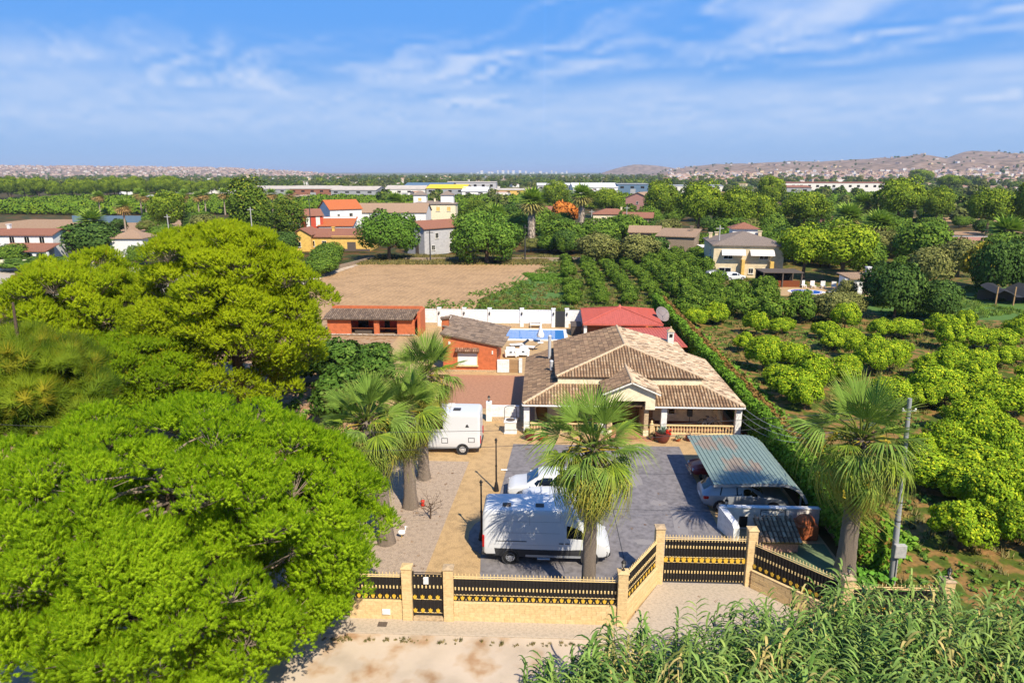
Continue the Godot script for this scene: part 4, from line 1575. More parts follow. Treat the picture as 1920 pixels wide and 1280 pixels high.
func build_house() -> void:
	var h := thing("villa", "cream single storey villa with tiled hip roof, porch and gabled entrance", "house")
	var x0 := -1.2
	var x1 := 14.0
	var zf := -44.9
	var zb := -57.2
	boxes("porch_floor", M.patio, h, [[-1.1, 13.95, 0.0, 0.15, -45.75, -57.0]])
	boxes("porch_edge", M.tan, h, [[-1.12, 5.0, 0.0, 0.17, -45.1, -45.748], [7.7, 13.97, 0.0, 0.17, -45.1, -45.748]], 0.01)
	boxes("wall", M.cream, h, [[-0.4, 5.0, 0.15, 2.5, -47.6, -47.8], [7.4, 13.3, 0.15, 2.5, -47.6, -47.8], [-0.4, -0.2, 0.15, 2.45, -47.8, -56.9], [13.1, 13.3, 0.15, 2.45, -47.8, -56.9], [-0.2, 13.1, 0.15, 2.45, -56.7, -56.9]])
	boxes("skirting", M.wood, h, [[-0.2, 4.95, 0.15, 0.3, -47.57, -47.62], [7.45, 13.1, 0.15, 0.3, -47.57, -47.62]])
	for x in [-0.95, 4.4, 8.62, 13.75]:
		boxes("column", M.white, h, [[x - 0.2, x + 0.2, 0.15, 2.12, -45.2, -45.6]], 0.01)
	boxes("beam", M.warm_white, h, [[-1.15, 4.57, 2.1, 2.27, -45.15, -45.65], [7.84, 13.95, 2.1, 2.27, -45.15, -45.65]], 0.01)
	boxes("porch_ceiling", M.cream, h, [[-1.1, 4.57, 2.275, 2.3, -45.1, -47.6], [7.84, 13.9, 2.275, 2.3, -45.1, -47.6]])
	boxes("gutter", M.white, h, [[x0 - 0.05, 4.57, 2.22, 2.33, zf + 0.07, zf - 0.05], [7.84, x1 + 0.05, 2.22, 2.33, zf + 0.07, zf - 0.05], [x1 - 0.03, x1 + 0.09, 2.22, 2.33, zf - 0.05, zb], [x0 - 0.09, x0 + 0.03, 2.22, 2.33, zf - 0.05, zb]], 0.02)
	# roofs
	var X0 := 1.25
	var X1 := 11.45
	var Zf := -46.9
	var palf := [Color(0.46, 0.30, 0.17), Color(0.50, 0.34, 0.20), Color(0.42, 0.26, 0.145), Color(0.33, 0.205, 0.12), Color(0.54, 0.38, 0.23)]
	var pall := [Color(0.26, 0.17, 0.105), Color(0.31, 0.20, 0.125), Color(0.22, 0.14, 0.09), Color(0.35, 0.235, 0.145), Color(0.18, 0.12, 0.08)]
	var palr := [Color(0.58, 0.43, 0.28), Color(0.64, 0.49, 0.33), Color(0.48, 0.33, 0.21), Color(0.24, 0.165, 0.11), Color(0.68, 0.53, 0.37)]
	var under := func(c: Vector3) -> bool: return absf(c.x - 6.2) < 1.75
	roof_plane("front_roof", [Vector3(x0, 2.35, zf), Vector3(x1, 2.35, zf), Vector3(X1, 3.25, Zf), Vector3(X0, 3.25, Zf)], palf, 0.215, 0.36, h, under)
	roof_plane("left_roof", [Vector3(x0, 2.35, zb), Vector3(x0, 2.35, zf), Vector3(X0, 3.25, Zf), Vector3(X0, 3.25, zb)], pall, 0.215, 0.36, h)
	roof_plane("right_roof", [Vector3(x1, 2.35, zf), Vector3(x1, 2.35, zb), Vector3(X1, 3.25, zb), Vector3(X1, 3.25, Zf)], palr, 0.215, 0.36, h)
	boxes("upper_wall", M.cream, h, [[X0, X1, 2.9, 3.78, Zf - 0.02, Zf - 0.2], [X0, X0 + 0.18, 2.9, 3.78, Zf - 0.2, zb + 0.05], [X1 - 0.18, X1, 2.9, 3.78, Zf - 0.2, zb + 0.05]])
	boxes("eaves_moulding", M.cream, h, [[X0 - 0.1, X1 + 0.1, 3.69, 3.76, Zf + 0.06, Zf - 0.02]], 0.02)
	var ap := Vector3(6.4, 5.2, -50.6)
	var rb := Vector3(6.45, 5.2, zb)
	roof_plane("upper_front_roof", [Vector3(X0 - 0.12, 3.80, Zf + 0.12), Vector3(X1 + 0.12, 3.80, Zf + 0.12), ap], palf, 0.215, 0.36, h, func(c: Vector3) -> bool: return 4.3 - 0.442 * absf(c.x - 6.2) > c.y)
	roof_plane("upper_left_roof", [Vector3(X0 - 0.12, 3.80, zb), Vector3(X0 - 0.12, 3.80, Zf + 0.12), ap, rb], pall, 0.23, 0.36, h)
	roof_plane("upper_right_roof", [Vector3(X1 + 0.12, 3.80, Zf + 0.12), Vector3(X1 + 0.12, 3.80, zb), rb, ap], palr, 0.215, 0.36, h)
	var gb := MB.new()
	gb.prism([V(X0 - 0.2, 2.4), V(X1 + 0.2, 2.4), V(X1 + 0.1, 3.72), V(6.4, 5.08), V(X0 - 0.1, 3.72)], 0.2, Transform3D(Basis.IDENTITY, Vector3(0, 0, zb + 0.05)))
	obj("back_gable", gb, M.cream, h)
	for r in [[Vector3(x0, 2.4, zf), Vector3(X0, 3.30, Zf)], [Vector3(x1, 2.4, zf), Vector3(X1, 3.30, Zf)], [Vector3(X0 - 0.12, 3.84, Zf + 0.12), ap + Vector3(0, 0.05, 0)], [Vector3(X1 + 0.12, 3.84, Zf + 0.12), ap + Vector3(0, 0.05, 0)], [ap + Vector3(0, 0.06, 0), rb + Vector3(0, 0.06, 0)], [Vector3(6.2, 4.31, -44.25), Vector3(6.2, 4.31, -48.1)]]:
		var a: Vector3 = r[0]
		var e: Vector3 = r[1]
		var ri := MB.new()
		var n := int(a.distance_to(e) / 0.4)
		for i in n:
			ri.tube([a.lerp(e, i / float(n)), a.lerp(e, (i + 1.08) / n)], [0.115, 0.095], 8)
		obj("ridge_tiles", ri, M.ridge, h)
	# entrance with its gable
	var gw := MB.new()
	gw.prism([V(4.55, 2.2), V(4.95, 2.2), V(4.95, 2.8), V(7.2, 2.8), V(7.2, 2.2), V(7.85, 2.2), V(7.85, 3.42), V(6.2, 4.16), V(4.55, 3.42)], 0.3, Transform3D(Basis.IDENTITY, Vector3(0, 0, -44.9)))
	obj("gable_wall", gw, M.cream, h)
	boxes("gable_side", M.cream, h, [[4.55, 4.75, 2.3, 3.40, -44.9, -47.0], [7.65, 7.85, 2.3, 3.40, -44.9, -47.0]])
	boxes("entrance_wall", M.tan, h, [[7.2, 7.5, 0.15, 2.8, -44.92, -47.6], [4.65, 4.95, 0.15, 2.8, -44.92, -47.6]])
	boxes("entrance_base", M.cream, h, [[7.17, 7.53, 0.15, 0.55, -44.87, -47.0], [4.62, 4.98, 0.15, 0.55, -44.87, -47.0]], 0.01)
	boxes("entrance_ceiling", M.tan, h, [[4.95, 7.2, 2.8, 2.86, -44.9, -47.8]])
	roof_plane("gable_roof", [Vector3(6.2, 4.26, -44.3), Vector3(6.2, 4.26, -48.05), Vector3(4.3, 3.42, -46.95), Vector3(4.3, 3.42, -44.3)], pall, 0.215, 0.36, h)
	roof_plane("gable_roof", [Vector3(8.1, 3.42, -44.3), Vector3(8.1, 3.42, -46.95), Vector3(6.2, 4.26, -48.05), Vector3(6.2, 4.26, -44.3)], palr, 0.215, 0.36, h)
	var bo := MB.new()
	bo.bar(Vector3(4.25, 3.33, -44.33), Vector3(6.2, 4.19, -44.33), 0.14, 0.09)
	bo.bar(Vector3(8.15, 3.33, -44.33), Vector3(6.2, 4.19, -44.33), 0.14, 0.09)
	obj("verge_moulding", bo, M.warm_white, h)
	var d := boxes("door", M.wood, h, [[5.15, 6.09, 0.16, 2.6, -47.48, -47.56], [6.11, 7.05, 0.16, 2.6, -47.48, -47.56], [4.97, 5.13, 0.16, 2.75, -47.46, -47.6], [7.07, 7.19, 0.16, 2.75, -47.46, -47.6], [5.13, 7.07, 2.62, 2.78, -47.46, -47.6]], 0.02)
	for x in [5.62, 6.58]:
		boxes("pane", M.glass, d, [[x - 0.3, x + 0.3, 1.75, 2.4, -47.46, -47.475]])
		boxes("panel", M.wood, d, [[x - 0.3, x + 0.3, 0.4, 1.5, -47.45, -47.475]], 0.02)
	boxes("handle", M.gold, d, [[6.03, 6.06, 1.0, 1.25, -47.42, -47.47]])
	var wl := MB.new()
	wl.box(Vector3(7.15, 1.9, -46.0), Vector3(0.1, 0.34, 0.16), Basis.IDENTITY, 0.03)
	obj("wall_lamp", wl, M.iron, h)
	for i in 2:
		boxes("step", M.patio, h, [[4.9, 7.7, 0.0, 0.15 - i * 0.075, -44.6 + i * 0.35, -45.748 + 0.002 * i]], 0.01)
	# balustrades
	for r in [[-0.7, 4.2], [7.9, 13.5]]:
		boxes("rail", M.block2, h, [[r[0], r[1], 0.76, 0.84, -45.28, -45.46], [r[0], r[1], 0.17, 0.24, -45.28, -45.46]], 0.015)
		var bal := MB.new()
		bal.lathe([[0.05, 0.24], [0.05, 0.28], [0.03, 0.3], [0.06, 0.42], [0.045, 0.55], [0.028, 0.64], [0.05, 0.7], [0.05, 0.76]], 8)
		var bm := bal.mesh()
		var n := int((r[1] - r[0]) / 0.2)
		for i in n:
			obj("baluster", bm, M.block2, h).position = Vector3(r[0] + (i + 0.5) * (r[1] - r[0]) / n, 0, -45.37)
	for x in [4.9, 7.78]:
		var np := MB.new()
		slab(np, x - 0.13, x + 0.13, 0.02, 0.95, -45.0, -45.3, 0.015)
		np.lathe([[0.12, 0.95], [0.13, 1.0], [0.05, 1.04], [0.09, 1.12], [0.06, 1.2], [0.0, 1.23]], 10, Vector3(x, 0, -45.15))
		obj("newel", np, M.block2, h)
	window_on(h, Vector3(9.35, 1.35, -47.58), 0, 0.9, 1.0, M.warm_white, M.glass)
	window_on(h, Vector3(2.2, 1.35, -47.58), 0, 1.3, 1.1, M.warm_white, M.glass)
	window_on(h, Vector3(-0.42, 1.3, -52.0), -PI / 2, 1.2, 1.1, M.warm_white, M.glass)
	# a buttress at the end of the porch, chimney, flues, air unit
	var ra := MB.new()
	ra.prism([V(0, 0), V(0.9, 0), V(0.9, 0.6), V(0.0, 2.0)], 0.18, Transform3D(Basis(Vector3(0.4, 0, 0.9).normalized(), Vector3.UP, Vector3(-0.9, 0, 0.4).normalized()), Vector3(12.7, 0.15, -47.5)))
	obj("buttress", ra, M.cream, h)
	var ch := boxes("chimney", M.warm_white, h, [[10.6, 11.1, 3.5, 5.0, -55.9, -56.4], [10.55, 11.15, 5.0, 5.07, -55.85, -56.45]], 0.015)
	boxes("opening", M.dark, ch, [[10.72, 10.98, 4.6, 4.88, -55.87, -55.92]])
	var cc := MB.new()
	for i in 4:
		var p := [Vector3(10.53, 5.07, -55.83), Vector3(11.17, 5.07, -55.83), Vector3(11.17, 5.07, -56.47), Vector3(10.53, 5.07, -56.47)]
		cc.tri(p[i], p[(i + 1) % 4], Vector3(10.85, 5.38, -56.15))
	cc.ball(Vector3(10.85, 5.40, -56.15), Vector3(0.09, 0.09, 0.09), 8, 6)
	obj("cap", cc, M.tan, ch)
	for f in [[0.72, -54.2, 3.1, 4.95], [0.83, -50.7, 3.1, 3.8]]:
		var fl := MB.new()
		fl.lathe([[0.13, f[2] - 0.5], [0.13, f[3]], [0.15, f[3] + 0.01], [0.15, f[3] + 0.1], [0.05, f[3] + 0.16], [0.0, f[3] + 0.17]], 12, Vector3(f[0], 0, f[1]))
		var fo := obj("flue", fl, M.steel, h)
		var fb := MB.new()
		fb.lathe([[0.42, f[2] - 0.45], [0.40, f[2] - 0.3], [0.16, f[2] - 0.1], [0.14, f[2]]], 12, Vector3(f[0], 0, f[1]))
		obj("flashing", fb, M.plastic, fo)
	var ac := boxes("air_conditioner", M.greywood, h, [[-0.78, -0.42, 0.9, 1.55, -53.2, -54.1]], 0.02)
	boxes("grille", M.dark, ac, [[-0.8, -0.775, 1.0, 1.45, -53.3, -54.0]])
	# porch furniture
	wicker_chair("brown wicker peacock chair at the left end of the porch", Vector3(0.15, 0.15, -46.9), 0.3)
	wicker_chair("brown wicker armchair right of the porch table", Vector3(2.3, 0.15, -46.9), -0.5)
	var t := thing("porch_table", "low wicker table between the two porch chairs", "table", Vector3(1.25, 0.15, -46.5))
	var tt := MB.new()
	tt.lathe([[0.0, 0.52], [0.5, 0.52], [0.5, 0.57], [0.0, 0.57]], 16)
	obj("table_top", tt, M.lightwood, t)
	var tl := MB.new()
	tl.lathe([[0.22, 0.0], [0.3, 0.05], [0.12, 0.28], [0.3, 0.52]], 12)
	obj("base", tl, M.wicker, t)
	var wc := thing("porch_chair", "tan chair leaning beside the porch door", "chair", Vector3(8.0, 0.15, -47.0), 0.25)
	boxes("seat", M.lightwood, wc, [[-0.24, 0.24, 0.42, 0.47, -0.22, 0.25]], 0.01)
	boxes("backrest", M.lightwood, wc, [[-0.24, 0.24, 0.5, 1.1, -0.25, -0.2]], 0.01)
	for q in [[-0.2, -0.2], [0.2, -0.2], [-0.2, 0.2], [0.2, 0.2]]:
		boxes("leg", M.lightwood, wc, [[q[0] - 0.025, q[0] + 0.025, 0.0, 0.42, q[1] - 0.025, q[1] + 0.025]])
	var sp := thing("speaker_stand", "dark loudspeaker box on a slim stand on the porch", "loudspeaker", Vector3(10.6, 0.15, -46.2))
	boxes("cabinet", M.plastic, sp, [[-0.17, 0.17, 1.05, 1.65, -0.15, 0.15]], 0.02)
	var sl := MB.new()
	sl.tube([Vector3(0, 0.3, 0), Vector3(0, 1.06, 0)], [0.025], 6)
	for i in 3:
		var a := TAU * i / 3
		sl.tube([Vector3(0, 0.42, 0), Vector3(cos(a) * 0.38, 0, sin(a) * 0.38)], [0.014], 5)
	obj("tripod", sl, M.iron, sp)
	bicycle("bicycle with black tyres parked on the porch, left one of two", Vector3(11.9, 0.15, -46.1), 0.18)
	bicycle("bicycle leaning behind the other one at the right porch end", Vector3(12.2, 0.15, -46.6), -0.25)
	var dish := thing("satellite_dish", "large grey brown satellite dish behind the red roofs", "satellite dish", Vector3(13.4, 0, -75.2))
	var dp := MB.new()
	dp.tube([Vector3(0, 0, 0), Vector3(0, 2.3, 0)], [0.06], 8)
	obj("mast", dp, M.concrete, dish)
	var dd := MB.new()
	var prof := []
	for i in 8:
		var r := 0.9 * i / 7.0
		prof.append([r, 0.28 * r * r])
	for i in 8:
		var r := 0.9 * (7 - i) / 7.0
		prof.append([r, 0.28 * r * r + 0.02])
	dd.lathe(prof, 24, Vector3(0, 2.55, 0), turned(Vector3(0.45, 0.55, 0.7)))
	obj("dish", dd, mat(L(0.22, 0.18, 0.18), 0.6), dish)
	var da := MB.new()
	var n3 := turned(Vector3(0.45, 0.55, 0.7))
	for i in 3:
		var a := TAU * i / 3
		da.tube([Vector3(0, 2.55, 0) + n3 * Vector3(cos(a) * 0.8, 0.2, sin(a) * 0.8), Vector3(0, 2.55, 0) + n3 * Vector3(0, 0.95, 0)], [0.015], 4)
	da.box(Vector3(0, 2.55, 0) + n3 * Vector3(0, 0.98, 0), Vector3(0.12, 0.12, 0.12), Basis.IDENTITY, 0.03)
	obj("feed_arm", da, M.concrete, dish)


func wicker_chair(label: String, at: Vector3, turn: float) -> void:
	var o := thing("wicker_chair", label, "chair", at, turn)
	var s := MB.new()
	s.lathe([[0.3, 0.0], [0.24, 0.2], [0.34, 0.42], [0.36, 0.46], [0.0, 0.48]], 14)
	obj("seat", s, M.wicker, o)
	var b := MB.new()
	var rows := []
	for j in 7:
		var row := []
		for i in 9:
			var a := (i / 8.0 - 0.5) * 2.9
			var hgt := 0.45 + j / 6.0 * (0.35 + 0.42 * cos(a * 0.55))
			var r := 0.36 + 0.10 * j / 6.0
			row.append(Vector3(sin(a) * r, hgt, -cos(a) * r * 0.9 - 0.02 * j))
		rows.append(row)
	b.sheet(rows)
	var rows2 := []
	for r in rows:
		rows2.append(r.map(func(p): return p * Vector3(0.94, 1, 0.94)))
	b.sheet(rows2, true, true)
	obj("backrest", b, M.wicker, o)


func bicycle(label: String, at: Vector3, turn: float) -> void:
	var o := thing("bicycle", label, "bicycle", at, turn)
	for x in [-0.52, 0.52]:
		var w := MB.new()
		var ring := []
		for i in 25:
			ring.append(Vector3(x + cos(TAU * i / 24) * 0.33, 0.34 + sin(TAU * i / 24) * 0.33, 0))
		w.tube(ring, [0.024], 5, false)
		var wo := obj("wheel", w, M.rubber, o)
		var s := MB.new()
		for i in 10:
			s.bar(Vector3(x, 0.34, 0), Vector3(x + cos(TAU * i / 10) * 0.32, 0.34 + sin(TAU * i / 10) * 0.32, 0), 0.005, 0.005)
		obj("spokes", s, M.chrome, wo)
	var f := MB.new()
	var bb := Vector3(-0.06, 0.32, 0)
	var seat := Vector3(-0.22, 0.8, 0)
	var head := Vector3(0.36, 0.82, 0)
	for q in [[bb, seat], [bb, head], [seat, head], [bb, Vector3(-0.52, 0.34, 0)], [seat, Vector3(-0.52, 0.34, 0)], [Vector3(0.34, 0.92, 0), Vector3(0.52, 0.34, 0)]]:
		f.tube([q[0], q[1]], [0.02], 6)
	obj("frame", f, M.silver, o)
	boxes("saddle", M.plastic, o, [[-0.38, -0.12, 0.84, 0.9, -0.06, 0.06]], 0.02)
	var hb := MB.new()
	hb.tube([Vector3(0.3, 0.98, -0.3), Vector3(0.38, 0.95, 0), Vector3(0.3, 0.98, 0.3)], [0.015], 5)
	obj("handlebar", hb, M.iron, o)


func build_pool_area() -> void:
	# swimming pool
	var o := thing("swimming_pool", "rectangular blue swimming pool with white coping behind the house", "pool", Vector3(-0.7, 0, -75.5))
	boxes("coping", M.white, o, [[-5.2, 3.7, 0.0, 0.1, 2.3, 2.75], [-5.2, 3.7, 0.0, 0.1, -2.4, -2.75], [3.3, 3.7, 0.0, 0.099, -2.4, 2.3], [-5.2, -4.8, 0.0, 0.099, -2.4, 2.3]], 0.01)
	boxes("basin", M.pool_tile, o, [[-4.8, 3.3, 0.004, 0.02, -2.4, 2.3]])
	boxes("water", M.water, o, [[-4.8, 3.3, 0.022, 0.06, -2.4, 2.3]])
	# perimeter wall with pillars
	var w := thing("perimeter_wall", "white rendered wall with pillars behind the pool", "wall")
	boxes("wall_panel", M.white, w, [[-14, 1.62, 0.45, 2.0, -79.6, -79.8], [2.9, 5.0, 0.45, 2.0, -79.6, -79.8]])
	boxes("plinth", M.tan, w, [[-14, 1.62, 0.0, 0.45, -79.55, -79.85], [2.9, 5.0, 0.0, 0.45, -79.55, -79.85]], 0.01)
	boxes("coping", M.white, w, [[-14, 1.62, 2.0, 2.06, -79.57, -79.83], [2.9, 5.0, 2.0, 2.06, -79.57, -79.83]], 0.01)
	var px := [-12.2, -9.2, -6.15, -2.3, 1.45, 3.05]
	for x in px:
		var pl := boxes("pillar", M.white, w, [[x - 0.22, x + 0.22, 0.0, 2.2, -79.48, -79.92], [x - 0.26, x + 0.26, 2.2, 2.28, -79.44, -79.96]], 0.012)
		var la := MB.new()
		la.lathe([[0.02, 0.0], [0.07, 0.08], [0.09, 0.26], [0.11, 0.28], [0.03, 0.38], [0.0, 0.42]], 6, Vector3(x, 1.45, -79.38))
		la.box(Vector3(x, 1.85, -79.43), Vector3(0.04, 0.06, 0.14))
		obj("wall_lantern", la, M.iron, pl)
	var g := thing("garden_gate", "dark metal door in the white perimeter wall", "gate", Vector3(2.25, 0, -79.7))
	boxes("door_panel", M.plastic, g, [[-0.55, 0.55, 0.05, 1.95, -0.03, 0.03]], 0.01)
	for i in 6:
		boxes("slat", M.plastic, g, [[-0.5 + i * 0.17, -0.36 + i * 0.17, 0.1, 1.9, 0.03, 0.045]])
	# closed parasol
	var u := thing("closed_parasol", "closed white parasol standing at the pool edge", "parasol", Vector3(-0.05, 0, -71.9))
	var ub := MB.new()
	var rows := []
	for j in 9:
		var t := j / 8.0
		var row := []
		for i in 17:
			var a := TAU * i / 16
			var r: float = [0.30, 0.34, 0.27, 0.2, 0.15, 0.11, 0.08, 0.06, 0.02][j] * (1.0 + 0.25 * cos(a * 8))
			row.append(Vector3(cos(a) * r, 0.65 + t * 1.75, -sin(a) * r))
		rows.append(row)
	ub.sheet(rows)
	obj("canopy", ub, M.cotton, u)
	var upole := MB.new()
	upole.tube([Vector3(0, 0, 0), Vector3(0, 2.5, 0)], [0.03], 6)
	upole.lathe([[0.0, 0.0], [0.35, 0.0], [0.33, 0.07], [0.06, 0.1]], 12)
	obj("pole", upole, M.cotton, u)
	# loungers and armchairs
	for q in [[-2.35, -70.0, 1.9, "dark sun lounger frame on the terrace, nearer the orange house"], [-1.1, -69.0, 1.25, "dark sun lounger frame on the terrace, nearer the villa"]]:
		var s := thing("sun_lounger", q[3], "sun lounger", Vector3(q[0], 0.02, q[1]), q[2], "sun loungers by the pool")
		boxes("frame", M.cotton, s, [[-0.32, 0.32, 0.26, 0.31, -0.95, 0.5]], 0.02)
		var bk := MB.new()
		bk.box(Vector3(0, 0.5, 0.8), Vector3(0.62, 0.05, 0.75), Basis(Vector3.RIGHT, -0.6), 0.02)
		obj("backrest", bk, M.plastic, s)
		for k in [[-0.28, -0.85], [0.28, -0.85], [-0.28, 0.4], [0.28, 0.4]]:
			boxes("leg", M.plastic, s, [[k[0] - 0.025, k[0] + 0.025, 0.0, 0.26, k[1] - 0.025, k[1] + 0.025]])
	for q in [[-3.0, -65.8, 0.12, "white cushioned armchair nearer the orange house"], [-1.75, -66.1, -0.1, "white cushioned armchair nearer the villa roof"]]:
		var s := thing("armchair", q[3], "armchair", Vector3(q[0], 0.02, q[1]), q[2], "armchairs on the pool terrace")
		boxes("seat", M.cotton, s, [[-0.4, 0.4, 0.2, 0.45, -0.35, 0.4]], 0.05)
		boxes("backrest", M.cotton, s, [[-0.45, 0.45, 0.2, 0.95, -0.55, -0.33]], 0.05)
		for x in [-0.5, 0.5]:
			boxes("arm", M.cotton, s, [[x - 0.09, x + 0.09, 0.1, 0.65, -0.5, 0.42]], 0.04)
		boxes("cushion", M.plastic, s, [[-0.15, 0.15, 0.46, 0.6, 0.0, 0.2]], 0.05)
	var cot := thing("coffee_table", "low white table between the armchairs and the loungers", "table", Vector3(-2.2, 0.02, -67.5))
	boxes("table_top", M.cotton, cot, [[-0.5, 0.5, 0.36, 0.4, -0.3, 0.3]], 0.01)
	for k in [[-0.44, -0.24], [0.44, -0.24], [-0.44, 0.24], [0.44, 0.24]]:
		boxes("leg", M.plastic, cot, [[k[0] - 0.025, k[0] + 0.025, 0.0, 0.36, k[1] - 0.025, k[1] + 0.025]])
	var bench := thing("white_bench", "white metal bench against the perimeter wall", "bench", Vector3(-0.6, 0.02, -79.1))
	boxes("seat", M.cotton, bench, [[-0.7, 0.7, 0.4, 0.44, -0.2, 0.2]], 0.01)
	boxes("backrest", M.cotton, bench, [[-0.7, 0.7, 0.85, 0.9, -0.24, -0.2], [-0.7, -0.66, 0.44, 0.86, -0.24, -0.2], [0.66, 0.7, 0.44, 0.86, -0.24, -0.2]])
	for x in [-0.62, 0.62]:
		boxes("leg", M.cotton, bench, [[x - 0.02, x + 0.02, 0.0, 0.4, -0.18, 0.18]])
	# small wall and wooden gate between the orange house and the villa
	var sw := thing("garden_wall", "small white wall right of the orange house with the shutter", "wall")
	boxes("wall_panel", M.white, sw, [[-4.0, -2.9, 0.05, 1.25, -60.3, -60.5]], 0.01)
	boxes("pillar", M.white, sw, [[-2.0, -1.7, 0.05, 1.35, -60.2, -60.6]], 0.01)
	var wg := thing("wooden_gate", "weathered wooden gate between the small white wall and the villa", "gate", Vector3(-2.45, 0.05, -60.4))
	for i in 5:
		boxes("board", M.lightwood, wg, [[-0.42 + i * 0.17, -0.26 + i * 0.17, 0.0, 1.2, -0.02, 0.02]], 0.004)
	boxes("rail", M.lightwood, wg, [[-0.42, 0.42, 0.25, 0.35, 0.021, 0.045], [-0.42, 0.42, 0.85, 0.95, 0.021, 0.045]])
	# red roofed pavilion
	var p := thing("pavilion", "orange pool pavilion with red ribbed pyramid roof", "pavilion")
	var c := [Vector3(4.45, 2.3, -71.2), Vector3(12.95, 2.3, -71.2), Vector3(13.2, 2.3, -79.6), Vector3(4.65, 2.3, -79.6)]
	var a := Vector3(8.75, 3.38, -75.3)
	var rfm := MB.new()
	for i in 4:
		var e0: Vector3 = c[i]
		var e1: Vector3 = c[(i + 1) % 4]
		rfm.tri(e0, e1, a)
		rfm.quad(e0 - Vector3(0, 0.16, 0), e1 - Vector3(0, 0.16, 0), e1, e0)
	rfm.quad(c[3] - Vector3(0, 0.16, 0), c[2] - Vector3(0, 0.16, 0), c[1] - Vector3(0, 0.16, 0), c[0] - Vector3(0, 0.16, 0))
	var ro := obj("roof", rfm, M.redmetal, p)
	for i in 4:
		var e0: Vector3 = c[i]
		var e1: Vector3 = c[(i + 1) % 4]
		var n := 36 if i % 2 == 0 else 30
		var m := (e1 - e0).cross(a - e0).normalized()
		var rb := MB.new()
		for k in range(1, n):
			var q := e0.lerp(e1, k / float(n))
			var t := clampf(1.0 - absf(k / float(n) - 0.5) * 2.0, 0, 1)
			# up the slope until the hip
			var up := (a - e0.lerp(e1, (a - e0).dot((e1 - e0).normalized()) / e0.distance_to(e1)))
			rb.bar(q + m * 0.012, q + up * t * 0.97 + m * 0.012, 0.05, 0.03)
		obj("ribs", rb, M.redmetal, ro)
	for i in 4:
		var hip := MB.new()
		hip.tube([c[i] + Vector3(0, 0.03, 0), a + Vector3(0, 0.04, 0)], [0.07], 6)
		obj("hip_cap", hip, M.redmetal, ro)
	var fi := MB.new()
	fi.lathe([[0.24, -0.05], [0.18, 0.1], [0.05, 0.25], [0.0, 0.35]], 8, a)
	obj("finial", fi, M.redmetal, ro)
	boxes("wall", M.orange, p, [[5.0, 12.6, 0.0, 2.14, -79.0, -79.2], [4.9, 5.1, 0.0, 2.14, -74.0, -79.0], [8.3, 8.5, 0.0, 2.14, -72.0, -79.0]])
	boxes("shade", M.wood, p, [[5.0, 8.3, 1.3, 2.1, -72.0, -72.1]])
	for x in [4.75, 8.4, 12.6]:
		boxes("column", M.white, p, [[x - 0.16, x + 0.16, 0.0, 2.14, -71.5, -71.8]], 0.01)
	var lean := thing("lean_to", "red sheet metal lean-to roof between pavilion and villa", "shed")
	var lr := MB.new()
	var q0 := [Vector3(7.95, 2.0, -71.0), Vector3(13.75, 1.95, -71.6), Vector3(14.2, 1.6, -64.6), Vector3(8.2, 1.7, -64.6)]
	lr.quad(q0[3], q0[2], q0[1], q0[0])
	for i in 4:
		lr.quad(q0[i], q0[(i + 1) % 4], q0[(i + 1) % 4] - Vector3(0, 0.08, 0), q0[i] - Vector3(0, 0.08, 0))
	lr.quad(q0[0] - Vector3(0, 0.08, 0), q0[1] - Vector3(0, 0.08, 0), q0[2] - Vector3(0, 0.08, 0), q0[3] - Vector3(0, 0.08, 0))
	obj("roof", lr, M.redmetal, lean)
	for i in range(1, 20):
		var t := i / 20.0
		var rb := MB.new()
		rb.bar(q0[0].lerp(q0[1], t) + Vector3(0, 0.014, 0), q0[3].lerp(q0[2], t) + Vector3(0, 0.014, 0), 0.05, 0.03)
		obj("rib", rb, M.redmetal, lean)
	boxes("wall", M.orange, lean, [[13.7, 13.9, 0.0, 1.5, -65.0, -71.0], [8.3, 13.7, 0.0, 1.5, -65.0, -65.2]])
	var sd := thing("covered_woodpile", "grey brown garden bin standing at the end of the pool", "bin", Vector3(4.0, 0.02, -76.5))
	boxes("body", M.greywood, sd, [[-0.55, 0.55, 0.0, 1.05, -1.4, 1.2]], 0.02)
	for i in 6:
		boxes("board", M.greywood, sd, [[-0.58, 0.58, 0.08 + i * 0.16, 0.2 + i * 0.16, 1.2, 1.23]], 0.01)
	boxes("lid", M.greywood, sd, [[-0.62, 0.62, 1.05, 1.12, -1.45, 1.28]], 0.02)
	# orange house with the shutter
	var h := thing("orange_house", "orange outbuilding with sloping tiled roof, shuttered window and chimney", "house")
	var pal := [Color(0.25, 0.18, 0.13), Color(0.20, 0.145, 0.11), Color(0.31, 0.23, 0.17), Color(0.27, 0.2, 0.15), Color(0.16, 0.12, 0.095)]
	var front := MB.new()
	front.prism([V(-9.0, 0), V(-4.05, 0), V(-4.05, 2.5), V(-9.0, 3.5)], 0.22, Transform3D(Basis.IDENTITY, Vector3(0, 0, -60.7)))
	obj("front_wall", front, M.orange, h)
	boxes("wall", M.orange, h, [[-4.27, -4.05, 0, 2.5, -60.7, -67.6], [-9.0, -8.78, 0, 3.48, -60.7, -67.6]])
	boxes("plinth", M.tan, h, [[-9.02, -4.03, 0.0, 0.22, -60.44, -60.7]], 0.01)
	roof_plane("roof", [Vector3(-9.2, 3.62, -60.3), Vector3(-3.5, 2.48, -60.3), Vector3(-3.3, 2.6, -68.0), Vector3(-9.1, 3.75, -68.0)], pal, 0.22, 0.42, h)
	var ch := boxes("chimney", M.orange, h, [[-9.5, -8.85, 2.6, 4.35, -63.4, -64.1]], 0.02)
